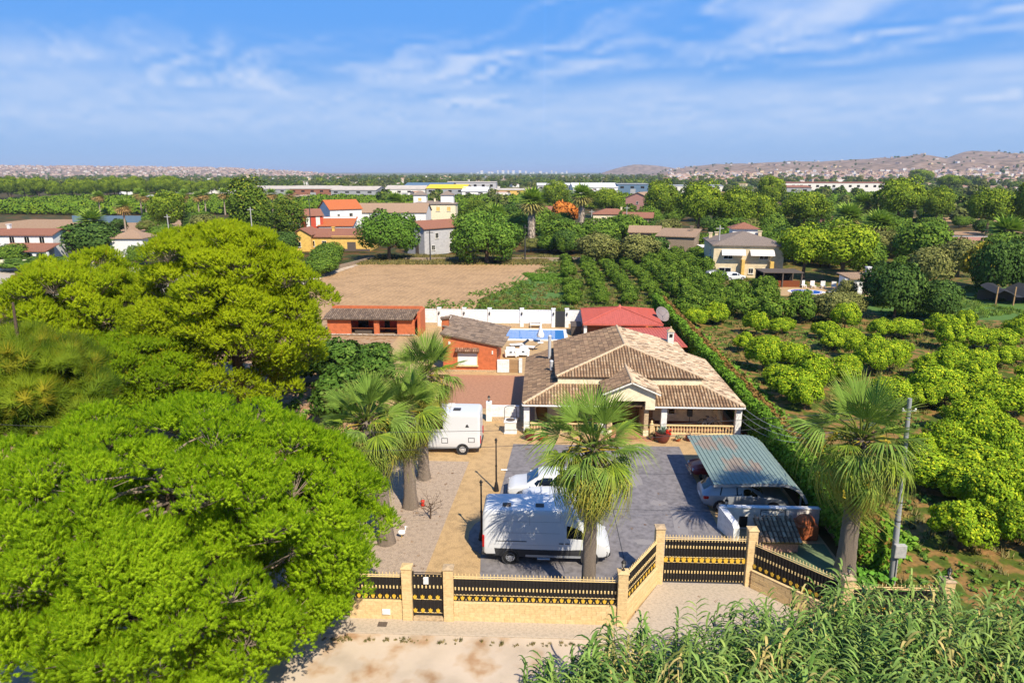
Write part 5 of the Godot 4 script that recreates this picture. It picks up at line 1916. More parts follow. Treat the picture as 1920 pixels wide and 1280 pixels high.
	roof_plane("cap", [Vector3(-9.6, 4.36, -63.3), Vector3(-8.75, 4.5, -63.3), Vector3(-8.75, 4.5, -64.2), Vector3(-9.6, 4.36, -64.2)], pal, 0.2, 0.4, ch)
	window_on(h, Vector3(-6.75, 1.26, -60.46), 0, 1.75, 1.2, M.block2, M.cotton, true, M.cotton)
	roof_plane("window_awning", [Vector3(-7.85, 2.05, -60.0), Vector3(-5.65, 2.05, -60.0), Vector3(-5.65, 2.28, -60.47), Vector3(-7.85, 2.28, -60.47)], [Color(0.32, 0.16, 0.10), Color(0.42, 0.26, 0.17), Color(0.25, 0.12, 0.08)], 0.18, 0.3, h)
	boxes("wall_box", M.warm_white, h, [[-8.5, -8.3, 2.65, 2.9, -60.4, -60.5]])
	boxes("wall_lamp", M.warm_white, h, [[-4.5, -4.38, 1.75, 2.05, -60.4, -60.5]])
	# orange pool house on the left
	var k := thing("orange_summer_house", "long orange summer house with tiled lean-to roof and dark openings", "house")
	boxes("back_wall", M.orange, k, [[-24.4, -13.8, 0.0, 2.85, -77.3, -77.6]])
	boxes("right_wall", M.orange, k, [[-13.9, -13.55, 0.0, 2.72, -74.4, -77.62]], 0.01)
	boxes("left_wall", M.orange, k, [[-24.3, -24.1, 0.0, 1.9, -75.0, -77.3]])
	roof_plane("roof", [Vector3(-24.7, 1.86, -74.4), Vector3(-14.5, 1.86, -74.4), Vector3(-14.1, 2.55, -77.28), Vector3(-24.5, 2.55, -77.28)], pal, 0.22, 0.4, k)
	boxes("front_wall", M.orange, k, [[-24.3, -21.6, 0.02, 1.78, -74.8, -75.0], [-16.3, -14.3, 0.02, 1.78, -74.8, -75.0]])
	boxes("column", M.orange, k, [[-18.95, -18.35, 0.02, 1.78, -74.75, -75.05]])
	boxes("rail", M.wood, k, [[-21.6, -18.95, 0.72, 0.8, -74.85, -74.95], [-18.35, -16.3, 0.72, 0.8, -74.85, -74.95]])
	boxes("inner_wall", M.redwall, k, [[-24.0, -13.9, 0.0, 2.2, -76.9, -77.25]])
	boxes("door", M.dark, k, [[-21.3, -20.1, 0.05, 1.7, -76.85, -76.9], [-18.2, -17.6, 0.05, 1.6, -76.85, -76.9], [-16.0, -15.0, 0.05, 1.7, -76.85, -76.9]])
	boxes("bench", M.greywood, k, [[-21.4, -19.1, 0.0, 0.45, -75.6, -76.3]])
	boxes("plinth", M.white, k, [[-24.35, -14.2, 0.0, 0.12, -74.55, -74.75]], 0.01)
	var bd := MB.new()
	for i in 64:
		bd.box(Vector3(-24.3 + i * 0.16, 0.12, -74.25 + rf(-0.04, 0.04)), Vector3(0.13, 0.2 * rf(0.7, 1.2), 0.16), Basis(Vector3.UP, rf(-0.4, 0.4)), 0.03)
	kind(obj("stone_edging", bd, M.stonewall, k), "stuff")


# ---------------------------------------------------------------- vehicles
# a body is lofted through stations along x: [x, bottom, belt, top, half width at the belt, half width at the top]
func ring_of(s: Array) -> Array:
	var x: float = s[0]
	var b: float = s[1]
	var m: float = s[2]
	var t: float = s[3]
	var wb: float = s[4]
	var wt: float = s[5]
	var half := [Vector3(x, b, wb * 0.80), Vector3(x, b + 0.03, wb * 0.93), Vector3(x, b + 0.12, wb * 0.985), Vector3(x, lerpf(b, m, 0.55), wb), Vector3(x, m - 0.02, wb * 0.985), Vector3(x, m + 0.03, wb * 0.965), Vector3(x, lerpf(m, t, 0.8), lerpf(wb * 0.965, wt, 0.82)), Vector3(x, t - 0.035, wt - 0.015), Vector3(x, t - 0.004, wt - 0.10), Vector3(x, t + 0.012, wt * 0.5)]
	var r := half.duplicate()
	for i in range(half.size() - 1, -1, -1):
		r.append(half[i] * Vector3(1, 1, -1))
	r.append(half[0])
	return r


func station(st: Array, x: float) -> Array:
	for i in range(1, st.size()):
		if x <= st[i][0]:
			var t: float = clampf((x - st[i - 1][0]) / maxf(st[i][0] - st[i - 1][0], 1e-5), 0, 1)
			var r := []
			for k in 6:
				r.append(lerpf(st[i - 1][k], st[i][k], t))
			return r
	return st[-1]


func side_at(st: Array, x: float, t: float, side: float, off: float) -> Vector3:  # t from the belt (0) to the top (1), below the belt when negative
	var s := station(st, x)
	var y: float
	var w: float
	if t >= 0:
		y = lerpf(s[2], s[3] - 0.035, t)
		w = lerpf(s[4] * 0.975, s[5], clampf(t, 0, 1))
	else:
		y = lerpf(s[2], s[1], -t)
		w = s[4] * (0.995 if t > -0.8 else 0.975)
	return Vector3(x, y, side * (w + off))


func car_body(o: Node3D, st: Array, paint: Material) -> void:
	var b := MB.new()
	var rows := []
	for s in st:
		rows.append(ring_of(s))
	b.sheet(rows, true, true)
	for e in [0, st.size() - 1]:
		var c := Vector3.ZERO
		var r: Array = rows[e]
		for p in r:
			c += p / r.size()
		for i in r.size() - 1:
			if e == 0:
				b.tri(c, r[i], r[i + 1])
			else:
				b.tri(c, r[i + 1], r[i])
	obj("body", b, paint, o)


func car_side(o: Node3D, called: String, st: Array, low: Array, high: Array, m: Material, off := 0.008, sides := [-1.0, 1.0]) -> void:  # a strip of points [x, t] below and above
	for side in sides:
		var b := MB.new()
		var rows := []
		var r0 := []
		var r1 := []
		var n := 8
		for i in n + 1:
			var u := i / float(n) * (low.size() - 1)
			var k := mini(int(u), low.size() - 2)
			var f := u - k
			r0.append(side_at(st, lerpf(low[k][0], low[k + 1][0], f), lerpf(low[k][1], low[k + 1][1], f), side, off))
			r1.append(side_at(st, lerpf(high[k][0], high[k + 1][0], f), lerpf(high[k][1], high[k + 1][1], f), side, off))
		b.sheet([r0, r1], true, side < 0)
		obj(called, b, m, o)


func car_top(o: Node3D, called: String, st: Array, xa: float, xb: float, k: float, m: Material, off := 0.012) -> MeshInstance3D:  # a patch of the upper surface between two stations
	var b := MB.new()
	var rows := []
	for j in 5:
		var x := lerpf(xa, xb, j / 4.0)
		var s := station(st, x)
		var s2 := station(st, x + 0.05)
		var nrm := Vector3(-(s2[3] - s[3]), 0.05, 0).normalized()
		var row := []
		for i in 9:
			var f := (i / 8.0 - 0.5) * 2.0 * k
			row.append(Vector3(x, s[3] + 0.012 - 0.02 * f * f * f * f, f * (s[5] - 0.05)) + nrm * off)
		rows.append(row)
	b.sheet(rows)
	return obj(called, b, m, o)


func wheel(o: Node3D, x: float, z: float, r: float, w: float, hub: Material, arch := true) -> void:
	var side := signf(z)
	if arch:
		var a := MB.new()
		a.lathe([[r * 1.17, -0.05], [r * 1.17, 0.0], [r * 1.13, 0.02], [r * 0.98, 0.015], [r * 0.98, -0.05]], 24, Vector3(x, r * 1.02, z + side * 0.035), Basis(Vector3.RIGHT, side * PI / 2))
		obj("wheel_arch", a, M.plastic, o)
	var t := MB.new()
	t.lathe([[r * 0.62, -w / 2], [r * 0.93, -w / 2], [r, -w * 0.3], [r, w * 0.3], [r * 0.93, w / 2], [r * 0.66, w / 2], [r * 0.62, w * 0.3]], 24, Vector3(x, r, z - side * (w / 2 - 0.045)), Basis(Vector3.RIGHT, side * PI / 2))
	var to := obj("tyre", t, M.rubber, o)
	var h := MB.new()
	h.lathe([[r * 0.63, 0.03], [r * 0.6, 0.07], [r * 0.52, 0.05], [r * 0.2, 0.06], [r * 0.14, 0.085], [0.0, 0.09]], 20, Vector3(x, r, z - side * 0.045), Basis(Vector3.RIGHT, side * PI / 2))
	var ho := obj("rim", h, hub, to)
	for i in 8:
		var a := TAU * i / 8
		var s := MB.new()
		s.box(Vector3(x + cos(a) * r * 0.4, r + sin(a) * r * 0.4, z + side * 0.022), Vector3(r * 0.13, r * 0.11, 0.015), Basis(Vector3.BACK, a), 0.005)
		obj("rim_hole", s, M.dark, to)


func build_vehicles() -> void:
	# big panel van, facing right
	var v := thing("panel_van", "tall white long panel van parked behind the front fence in palm shade", "van", Vector3(0.38, 0.03, -29.75))
	var st := [[-3.02, 0.5, 1.3, 2.45, 0.94, 0.80], [-2.98, 0.46, 1.3, 2.62, 0.98, 0.84], [-2.85, 0.42, 1.3, 2.69, 1.02, 0.88], [-1.0, 0.36, 1.3, 2.72, 1.03, 0.89], [0.6, 0.34, 1.3, 2.71, 1.03, 0.88], [1.05, 0.34, 1.3, 2.64, 1.03, 0.86], [1.38, 0.34, 1.3, 2.42, 1.03, 0.84], [1.8, 0.34, 1.28, 1.98, 1.03, 0.82], [2.2, 0.34, 1.20, 1.50, 1.02, 0.80], [2.36, 0.34, 1.12, 1.36, 1.01, 0.80], [2.65, 0.34, 1.0, 1.22, 0.98, 0.76], [2.86, 0.36, 0.86, 1.02, 0.92, 0.70], [2.97, 0.42, 0.72, 0.82, 0.80, 0.60]]
	car_body(v, st, M.paint)
	car_side(v, "lower_trim", st, [[-2.98, -0.97], [-1.2, -0.97], [1.0, -0.97], [2.85, -0.97]], [[-2.98, -0.52], [-1.2, -0.54], [1.0, -0.54], [2.85, -0.36]], M.plastic, 0.012)
	car_side(v, "sill_strip", st, [[-1.0, -0.96], [1.7, -0.96]], [[-1.0, -0.84], [1.7, -0.84]], M.silver, 0.02)
	car_side(v, "side_window", st, [[0.92, 0.06], [1.9, 0.06]], [[0.92, 0.52], [1.62, 0.52]], M.glass, 0.006)
	car_side(v, "window_pillar", st, [[1.38, 0.05], [1.44, 0.05]], [[1.38, 0.53], [1.44, 0.53]], M.plastic, 0.012)
	car_side(v, "slide_rail", st, [[-2.4, -0.12], [-0.95, -0.12]], [[-2.4, -0.08], [-0.95, -0.08]], M.plastic, 0.012)
	for x in [-2.62, -0.82, 0.62, 0.82, 2.02]:
		car_side(v, "panel_seam", st, [[x, -0.6], [x + 0.012, -0.6]], [[x, 0.86], [x + 0.014, 0.86]], M.shedgrey, 0.003)
	for t in [0.22, 0.62, -0.3]:
		car_side(v, "panel_seam", st, [[-2.7, t], [0.6, t]], [[-2.7, t + 0.010], [0.6, t + 0.010]], M.shedgrey, 0.003)
	for x in [0.66, 0.95]:
		car_side(v, "door_handle", st, [[x - 0.1, -0.2], [x + 0.12, -0.2]], [[x - 0.1, -0.15], [x + 0.12, -0.15]], M.plastic, 0.025)
	car_top(v, "windscreen", st, 1.42, 2.28, 0.97, M.blueglass)
	for x in [-1.9, -0.35]:
		boxes("roof_vent", M.greywood, v, [[x - 0.2, x + 0.2, 2.73, 2.78, 0.25, 0.55]], 0.02)
	for s in [-1.0, 1.0]:
		var li := MB.new()
		li.ball(Vector3(2.72, 0.98, s * 0.80), Vector3(0.18, 0.11, 0.14), 10, 8)
		obj("headlight", li, M.lens, v)
		boxes("tail_light", M.redlens, v, [[-3.04, -2.93, 0.85, 1.45, s * 0.80, s * 1.0]], 0.02)
		var mi := MB.new()
		mi.box(Vector3(1.95, 1.42, s * 1.17), Vector3(0.12, 0.34, 0.22), Basis.IDENTITY, 0.04)
		obj("mirror", mi, M.plastic, v)
	boxes("front_bumper", M.plastic, v, [[2.55, 3.0, 0.36, 0.66, -0.86, 0.86]], 0.08)
	boxes("rear_bumper", M.plastic, v, [[-3.08, -2.9, 0.4, 0.62, -0.95, 0.95]], 0.04)
	boxes("grille", M.plastic, v, [[2.85, 3.0, 0.68, 0.80, -0.5, 0.5]], 0.02)
	boxes("foot_step", M.steel, v, [[-0.45, 0.15, 0.3, 0.35, 0.95, 1.1]], 0.01)
	for x in [-1.72, 2.0]:
		for s in [-1.0, 1.0]:
			wheel(v, x, s * 1.0, 0.355, 0.24, M.steel)
	# white van between, facing left
	var w := thing("delivery_van", "smaller white van parked between the tall van and the white car", "van", Vector3(0.05, 0.03, -32.45), PI)
	var st2 := [[-2.1, 0.42, 1.05, 1.70, 0.82, 0.66], [-2.03, 0.36, 1.05, 1.84, 0.88, 0.72], [-1.0, 0.30, 1.05, 1.90, 0.90, 0.74], [0.5, 0.30, 1.03, 1.86, 0.90, 0.73], [0.9, 0.30, 1.0, 1.72, 0.90, 0.70], [1.6, 0.30, 0.95, 1.08, 0.89, 0.70], [2.0, 0.32, 0.80, 0.92, 0.84, 0.66], [2.15, 0.38, 0.66, 0.74, 0.74, 0.56]]
	car_body(w, st2, M.paint)
	car_top(w, "windscreen", st2, 0.93, 1.52, 0.96, M.blueglass)
	car_side(w, "side_window", st2, [[-0.1, 0.1], [1.2, 0.1]], [[-0.1, 0.86], [0.72, 0.86]], M.glass, 0.006)
	car_side(w, "lower_trim", st2, [[-2.05, -0.97], [2.0, -0.97]], [[-2.05, -0.75], [2.0, -0.75]], M.plastic, 0.012)
	for s in [-1.0, 1.0]:
		boxes("tail_light", M.redlens, w, [[-2.13, -2.0, 0.8, 1.25, s * 0.72, s * 0.88]], 0.02)
		var li := MB.new()
		li.ball(Vector3(1.98, 0.76, s * 0.66), Vector3(0.15, 0.1, 0.13), 10, 8)
		obj("headlight", li, M.lens, w)
		boxes("mirror", M.plastic, w, [[1.05, 1.17, 1.05, 1.25, s * 0.92, s * 1.1]], 0.03)
	boxes("roof_bar", M.steel, w, [[-1.5, -1.44, 1.92, 1.96, -0.65, 0.65], [-0.1, -0.04, 1.92, 1.96, -0.65, 0.65]], 0.01)
	for x in [-1.3, 1.38]:
		for s in [-1.0, 1.0]:
			wheel(w, x, s * 0.87, 0.31, 0.2, M.steel)
	# white car, facing left
	var c := thing("white_car", "white crossover car with black wheel arches, half hidden by the centre palm", "car", Vector3(0.35, 0.03, -35.85), PI + 0.02)
	var st3 := [[-2.1, 0.5, 0.9, 1.1, 0.76, 0.55], [-2.0, 0.38, 0.92, 1.2, 0.86, 0.6], [-1.6, 0.28, 0.95, 1.48, 0.90, 0.64], [-0.9, 0.26, 0.95, 1.56, 0.91, 0.66], [0.2, 0.26, 0.94, 1.55, 0.91, 0.66], [0.5, 0.26, 0.93, 1.42, 0.91, 0.67], [1.12, 0.26, 0.90, 1.02, 0.91, 0.72], [1.7, 0.28, 0.86, 0.95, 0.88, 0.68], [2.05, 0.34, 0.72, 0.82, 0.80, 0.6], [2.14, 0.42, 0.62, 0.66, 0.70, 0.5]]
	car_body(c, st3, M.paint)
	car_top(c, "windscreen", st3, 0.42, 1.05, 0.96, M.blueglass)
	car_top(c, "rear_window", st3, -1.98, -1.66, 0.94, M.glass)
	car_side(c, "side_window", st3, [[-1.7, 0.1], [0.88, 0.1]], [[-1.4, 0.82], [0.42, 0.82]], M.glass, 0.006)
	car_side(c, "window_pillar", st3, [[-0.45, 0.08], [-0.37, 0.08]], [[-0.45, 0.84], [-0.37, 0.84]], M.paint, 0.010)
	car_side(c, "lower_trim", st3, [[-1.9, -0.97], [2.0, -0.97]], [[-1.9, -0.78], [2.0, -0.78]], M.plastic, 0.012)
	for s in [-1.0, 1.0]:
		var li := MB.new()
		li.ball(Vector3(1.98, 0.74, s * 0.62), Vector3(0.16, 0.06, 0.16), 10, 8)
		obj("headlight", li, M.lens, c)
		boxes("fog_light", M.plastic, c, [[1.95, 2.12, 0.42, 0.56, s * 0.52, s * 0.72]], 0.03)
		boxes("mirror", M.paint, c, [[0.72, 0.9, 0.96, 1.1, s * 0.92, s * 1.08]], 0.04)
		boxes("tail_light", M.redlens, c, [[-2.1, -1.96, 0.82, 0.98, s * 0.55, s * 0.82]], 0.02)
	boxes("grille", M.plastic, c, [[2.0, 2.16, 0.44, 0.58, -0.45, 0.45]], 0.03)
	for x in [-1.3, 1.32]:
		for s in [-1.0, 1.0]:
			wheel(c, x, s * 0.885, 0.335, 0.22, M.steel)
	# silver estate, facing right, under the carport
	var e := thing("estate_car", "silver estate car with red tail lights parked under the carport", "car", Vector3(11.25, 0.03, -35.15), -0.03)
	var st4 := [[-2.35, 0.5, 0.86, 0.98, 0.74, 0.5], [-2.25, 0.36, 0.90, 1.1, 0.84, 0.56], [-1.85, 0.26, 0.93, 1.40, 0.88, 0.6], [-1.3, 0.24, 0.93, 1.47, 0.89, 0.62], [-0.2, 0.24, 0.92, 1.48, 0.89, 0.62], [0.25, 0.24, 0.91, 1.38, 0.89, 0.63], [0.98, 0.24, 0.88, 0.99, 0.89, 0.7], [1.7, 0.26, 0.80, 0.88, 0.87, 0.68], [2.2, 0.32, 0.66, 0.74, 0.80, 0.6], [2.33, 0.4, 0.56, 0.62, 0.68, 0.5]]
	car_body(e, st4, M.silver)
	car_top(e, "windscreen", st4, 0.2, 0.92, 0.96, M.glass)
	car_top(e, "rear_window", st4, -2.24, -1.84, 0.92, M.glass)
	car_side(e, "side_window", st4, [[-1.98, 0.1], [0.72, 0.1]], [[-1.68, 0.84], [0.22, 0.84]], M.glass, 0.006)
	car_side(e, "window_pillar", st4, [[-0.55, 0.08], [-0.47, 0.08]], [[-0.55, 0.86], [-0.47, 0.86]], M.plastic, 0.010)
	car_side(e, "window_pillar", st4, [[-1.45, 0.08], [-1.38, 0.08]], [[-1.35, 0.86], [-1.28, 0.86]], M.plastic, 0.010)
	car_side(e, "roof_rail", st4, [[-1.75, 1.0], [0.1, 1.0]], [[-1.75, 1.07], [0.1, 1.07]], M.chrome, 0.004)
	for s in [-1.0, 1.0]:
		boxes("tail_light", M.redlens, e, [[-2.3, -2.02, 0.72, 0.90, s * 0.62, s * 0.885]], 0.03)
		var li := MB.new()
		li.ball(Vector3(2.12, 0.64, s * 0.6), Vector3(0.16, 0.07, 0.16), 10, 8)
		obj("headlight", li, M.lens, e)
		boxes("mirror", M.silver, e, [[0.5, 0.66, 0.92, 1.06, s * 0.9, s * 1.06]], 0.04)
		for x in [-0.35, 0.45]:
			boxes("door_handle", M.chrome, e, [[x - 0.1, x + 0.08, 0.74, 0.77, s * 0.885, s * 0.915]], 0.008)
	boxes("number_plate", M.cotton, e, [[-2.37, -2.34, 0.6, 0.71, -0.26, 0.26]])
	for x in [-1.38, 1.42]:
		for s in [-1.0, 1.0]:
			wheel(e, x, s * 0.865, 0.32, 0.2, M.steel)
	# red classic car, facing left, under the carport
	var r := thing("classic_car", "dark red classic car with chrome bumper peeking out of the carport", "car", Vector3(11.1, 0.03, -38.95), PI + 0.03)
	var st5 := [[-2.0, 0.4, 0.62, 0.7, 0.6, 0.4], [-1.8, 0.28, 0.72, 0.86, 0.72, 0.5], [-1.2, 0.24, 0.78, 0.98, 0.76, 0.52], [-0.7, 0.24, 0.80, 1.28, 0.76, 0.5], [0.1, 0.24, 0.80, 1.30, 0.76, 0.5], [0.55, 0.24, 0.80, 0.95, 0.76, 0.56], [1.3, 0.26, 0.72, 0.86, 0.74, 0.5], [1.8, 0.32, 0.62, 0.76, 0.68, 0.42], [1.98, 0.42, 0.54, 0.62, 0.5, 0.34]]
	car_body(r, st5, M.redpaint)
	for s in [-1.0, 1.0]:
		var fe := MB.new()
		fe.ball(Vector3(1.35, 0.58, s * 0.66), Vector3(0.62, 0.24, 0.16), 14, 8)
		obj("wing", fe, M.redpaint, r)
		var li := MB.new()
		li.ball(Vector3(1.9, 0.62, s * 0.58), Vector3(0.07, 0.11, 0.11), 12, 8)
		obj("headlight", li, M.lens, r)
		var ri := MB.new()
		ri.lathe([[0.115, 0.0], [0.135, 0.02], [0.115, 0.04]], 16, Vector3(1.92, 0.62, s * 0.58), Basis(Vector3.BACK, -PI / 2))
		obj("headlight_rim", ri, M.chrome, r)
	car_top(r, "windscreen", st5, 0.14, 0.5, 0.94, M.glass)
	car_side(r, "side_window", st5, [[-0.7, 0.12], [0.35, 0.12]], [[-0.55, 0.82], [0.14, 0.82]], M.glass, 0.006)
	boxes("grille", M.chrome, r, [[1.9, 2.0, 0.42, 0.62, -0.28, 0.28]], 0.03)
	boxes("front_bumper", M.chrome, r, [[2.0, 2.08, 0.34, 0.44, -0.72, 0.72]], 0.03)
	for x in [-1.2, 1.22]:
		for s in [-1.0, 1.0]:
			wheel(r, x, s * 0.74, 0.3, 0.16, M.chrome)
	# motorhome, its rear to the right
	var m := thing("motorhome", "white motorhome parked beside the left palms with its rear to the house", "motorhome", Vector3(-7.2, 0.03, -42.55), PI)
	var st6 := [[-3.3, 0.55, 1.4, 2.6, 1.06, 0.98], [-3.24, 0.45, 1.4, 2.74, 1.10, 1.02], [-3.1, 0.40, 1.4, 2.80, 1.12, 1.05], [1.4, 0.38, 1.4, 2.82, 1.12, 1.05], [1.9, 0.38, 1.35, 2.6, 1.10, 1.0], [2.4, 0.36, 1.28, 1.7, 1.03, 0.86], [3.1, 0.36, 1.0, 1.2, 0.98, 0.8], [3.3, 0.42, 0.8, 0.9, 0.88, 0.7]]
	car_body(m, st6, M.paint)
	car_side(m, "lower_skirt", st6, [[-3.2, -0.97], [3.0, -0.97]], [[-3.2, -0.82], [3.0, -0.78]], M.silver, 0.012)
	car_side(m, "side_window", st6, [[-0.9, 0.25], [0.35, 0.25]], [[-0.9, 0.66], [0.35, 0.66]], M.glass, 0.012)
	car_side(m, "side_window", st6, [[1.5, 0.05], [2.2, 0.05]], [[1.5, 0.5], [1.95, 0.5]], M.glass, 0.012)
	car_top(m, "windscreen", st6, 1.95, 2.38, 0.94, M.blueglass)
	for q in [[-2.95, -0.55, -0.22], [-1.2, -0.62, -0.26]]:
		car_side(m, "hatch_seam", st6, [[q[0], q[1]], [q[0] + 0.42, q[1]]], [[q[0], q[2]], [q[0] + 0.42, q[2]]], M.plastic, 0.006)
		car_side(m, "hatch", st6, [[q[0] + 0.04, q[1] + 0.04], [q[0] + 0.38, q[1] + 0.04]], [[q[0] + 0.04, q[2] - 0.04], [q[0] + 0.38, q[2] - 0.04]], M.paint, 0.012)
	car_side(m, "emblem", st6, [[-2.6, 0.35], [-2.35, 0.35]], [[-2.5, 0.5], [-2.42, 0.48]], M.plastic, 0.006)
	boxes("roof_hatch", M.plastic, m, [[-0.6, -0.1, 2.83, 2.9, 0.1, 0.6], [-2.0, -1.5, 2.83, 2.88, -0.55, -0.1]], 0.03)
	boxes("roof_vent", M.warm_white, m, [[-1.5, -1.0, 2.83, 2.93, 0.2, 0.7]], 0.04)
	boxes("solar_panel", M.blueglass, m, [[0.2, 1.2, 2.835, 2.86, -0.5, 0.5]], 0.005)
	for s in [-1.0, 1.0]:
		boxes("tail_light", M.redlens, m, [[-3.36, -3.28, 0.75, 1.25, s * 0.85, s * 1.02]], 0.02)
	boxes("rear_bumper", M.plastic, m, [[-3.36, -3.2, 0.4, 0.6, -1.0, 1.0]], 0.04)
	for x in [-2.15, 2.1]:
		for s in [-1.0, 1.0]:
			wheel(m, x, s * 1.08, 0.35, 0.22, M.steel)


# ---------------------------------------------------------------- far land
func profile(az: float, pts: Array) -> float:
	for i in range(1, pts.size()):
		if az <= pts[i][0]:
			return lerpf(pts[i - 1][1], pts[i][1], clampf((az - pts[i - 1][0]) / (pts[i][0] - pts[i - 1][0]), 0, 1))
	return pts[-1][1]


var hill_noise := FastNoiseLite.new()


func hill(x: float, z: float) -> float:
	var r := Vector2(x, z).length()
	var az := rad_to_deg(atan2(x, -z)) + 2.5
	var n := hill_noise.get_noise_2d(x, z)
	var y := -0.3
	var left := profile(az, [[-75, 30], [-50, 44], [-37, 47], [-28, 46], [-22, 39], [-18, 25], [-14, 4], [-12, 0]])
	y += left * smoothstep(2700, 4500, r) * smoothstep(7500, 5000, r) * (1.0 + 0.06 * n)
	var right := profile(az, [[10.5, 0], [13, 34], [15, 46], [17, 55], [21.7, 65], [26.6, 70], [29.0, 88], [30.3, 97], [31.6, 77], [32.6, 104], [35, 97], [37, 91], [45, 95], [60, 60], [75, 40]])
	var rr := right * pow(smoothstep(1700, 4000, r), 0.8) * smoothstep(8000, 5200, r)
	y += rr * (1.0 + 0.22 * n * smoothstep(4000, 2500, r)) + 16.0 * n * smoothstep(20.0, 60.0, right) * smoothstep(2200, 3000, r) * smoothstep(8000, 6000, r)
	var c := Vector2(x - 660.0, z + 4960.0).length()
	y += 82.0 * pow(maxf(0.0, 1.0 - c / 270.0), 0.8)
	return y


func build_far() -> void:
	plant_meshes()
	hill_noise.seed = 31
	hill_noise.frequency = 0.003
	hill_noise.fractal_octaves = 5
	for part in [[-78.0, -10.0, "hills"], [-9.0, 78.0, "hills"]]:
		var b := MB.new()
		var rows := []
		for i in 56:
			var r := 1750.0 * pow(1.032, i)
			var row := []
			for j in 181:
				var az: float = deg_to_rad(lerpf(part[0], part[1], j / 180.0) - 2.5)
				var x := sin(az) * r
				var z := -cos(az) * r
				row.append(Vector3(x, hill(x, z) - 0.15 if i > 0 else -6.0, z))
			rows.append(row)
		b.sheet(rows)
		kind(obj(part[2], b, M.hill), "structure")
	# town houses, on the plain and up the slopes
	var g := RandomNumberGenerator.new()
	g.seed = 77
	var hm := MB.new()
	hm.box(Vector3(0, 0.5, 0), Vector3(1, 1, 1))
	hm.col = Color(0.75, 0.5, 0.4)
	hm.quad(Vector3(-0.52, 1.005, 0.52), Vector3(0.52, 1.005, 0.52), Vector3(0.52, 1.14, 0), Vector3(-0.52, 1.14, 0))
	hm.quad(Vector3(-0.52, 1.14, 0), Vector3(0.52, 1.14, 0), Vector3(0.52, 1.005, -0.52), Vector3(-0.52, 1.005, -0.52))
	hm.col = Color(0.12, 0.12, 0.13)
	for x in [-0.3, 0.0, 0.3]:
		for y in [0.28, 0.7]:
			hm.box(Vector3(x, y, 0.503), Vector3(0.11, 0.18, 0.01))
	var house_mesh := hm.mesh()
	var wall_cols := [Color(0.66, 0.62, 0.56), Color(0.58, 0.46, 0.36), Color(0.68, 0.55, 0.34), Color(0.48, 0.33, 0.25), Color(0.72, 0.72, 0.70), Color(0.52, 0.40, 0.33)]
	var tm := mat(Color.WHITE, 0.9)
	tm.vertex_color_use_as_albedo = true
	var spots := []
	for i in 3400:
		var az := 0.0
		var r := 0.0
		var k := g.randf()
		if k < 0.44:
			az = g.randf_range(-42, -15)
			r = lerpf(2900, 4550, pow(g.randf(), 0.75))
			if az > -21 and g.randf() < 0.5:
				r = g.randf_range(2600, 3500)
		elif k < 0.86:
			az = g.randf_range(12, 44)
			r = lerpf(1250, 2350, pow(g.randf(), 1.0)) if g.randf() < 0.93 else g.randf_range(2650, 4000)
		else:
			az = g.randf_range(-42, 42)
			r = lerpf(420, 2600, pow(g.randf(), 0.8))
		var a := deg_to_rad(az - 2.5)
		var s := Vector3(g.randf_range(6, 13), g.randf_range(3.0, 6.5), g.randf_range(6, 10))
		if r < 1300:
			s *= Vector3(0.9, 0.75, 0.9)
		var ci := g.randi() % 6
		if k < 0.44:
			ci = [1, 3, 5, 0, 5, 1][ci]
		spots.append([r / s.x, Vector3(sin(a) * r, 0, -cos(a) * r), s, g.randf_range(-0.8, 0.8), ci])
	spots.sort_custom(func(p, q): return p[0] < q[0])
	var places := []
	var cols := []
	var mats := []
	for c in wall_cols:
		mats.append(mat(c.linear_to_srgb(), 0.9))
		mats[-1].vertex_color_use_as_albedo = true
	var singles := []
	for i in spots.size():
		var q: Array = spots[i]
		var p: Vector3 = q[1]
		p.y = maxf(hill(p.x, p.z), -0.3) - 0.4
		var basis := Basis(Vector3.UP, q[3]).scaled_local(q[2])
		if i < 240:
			singles.append(q)
			var o := obj("town_house", house_mesh, mats[q[4]])
			o.transform = Transform3D(basis, p)
			var near: bool = p.length() < 1300
			tag(o, "small pale house scattered among the far groves of the plain" if near else ("small house of the hillside town on the right" if p.x > 0 else "small house of the wide pale town on the far left"), "house", "houses on the far plain" if near else "houses of the far towns")
		else:
			places.append(Transform3D(basis, p))
			cols.append(wall_cols[q[4]])
	var town := many("distant_town", house_mesh, tm, places, cols)
	kind(town, "stuff", "pale houses of the far towns too small to tell apart")
	# high blocks by the sea
	for i in 19:
		var px := lerpf(-3.2, 4.4, i / 18.0) + g.randf_range(-0.12, 0.12)
		var a := deg_to_rad(px - 2.5)
		var r := g.randf_range(6800, 7600)
		var o := obj("tower_block", house_mesh, mats[4])
		o.transform = Transform3D(Basis(Vector3.UP, 0.1).scaled_local(Vector3(g.randf_range(12, 26), g.randf_range(10, 30), 16)), Vector3(sin(a) * r, 0, -cos(a) * r))
		tag(o, "white apartment block on the far horizon by the sea", "apartment block", "white blocks on the horizon")
	# trees of the plain
	var fp := []
	for i in 5200:
		var az := deg_to_rad(g.randf_range(-43, 43) - 2.5)
		var r := lerpf(300.0, 3600.0, pow(g.randf(), 1.5))
		var p := Vector3(sin(az) * r, 0, -cos(az) * r)
		if r > 1900 and p.x > 350 and g.randf() < 0.75:
			continue
		if r < 900 and p.x > 0 and g.randf() < 0.45:
			continue
		if r < 640 and (p.x < -90 and p.x > -460):
			continue
		if r < 700 and p.x > -240 and p.x < 130 and g.randf() < 0.85:
			continue
		fp.append([r, p])
	fp.sort_custom(func(u, w): return u[0] < w[0])
	var tp := [[], [], []]
	var tc := []
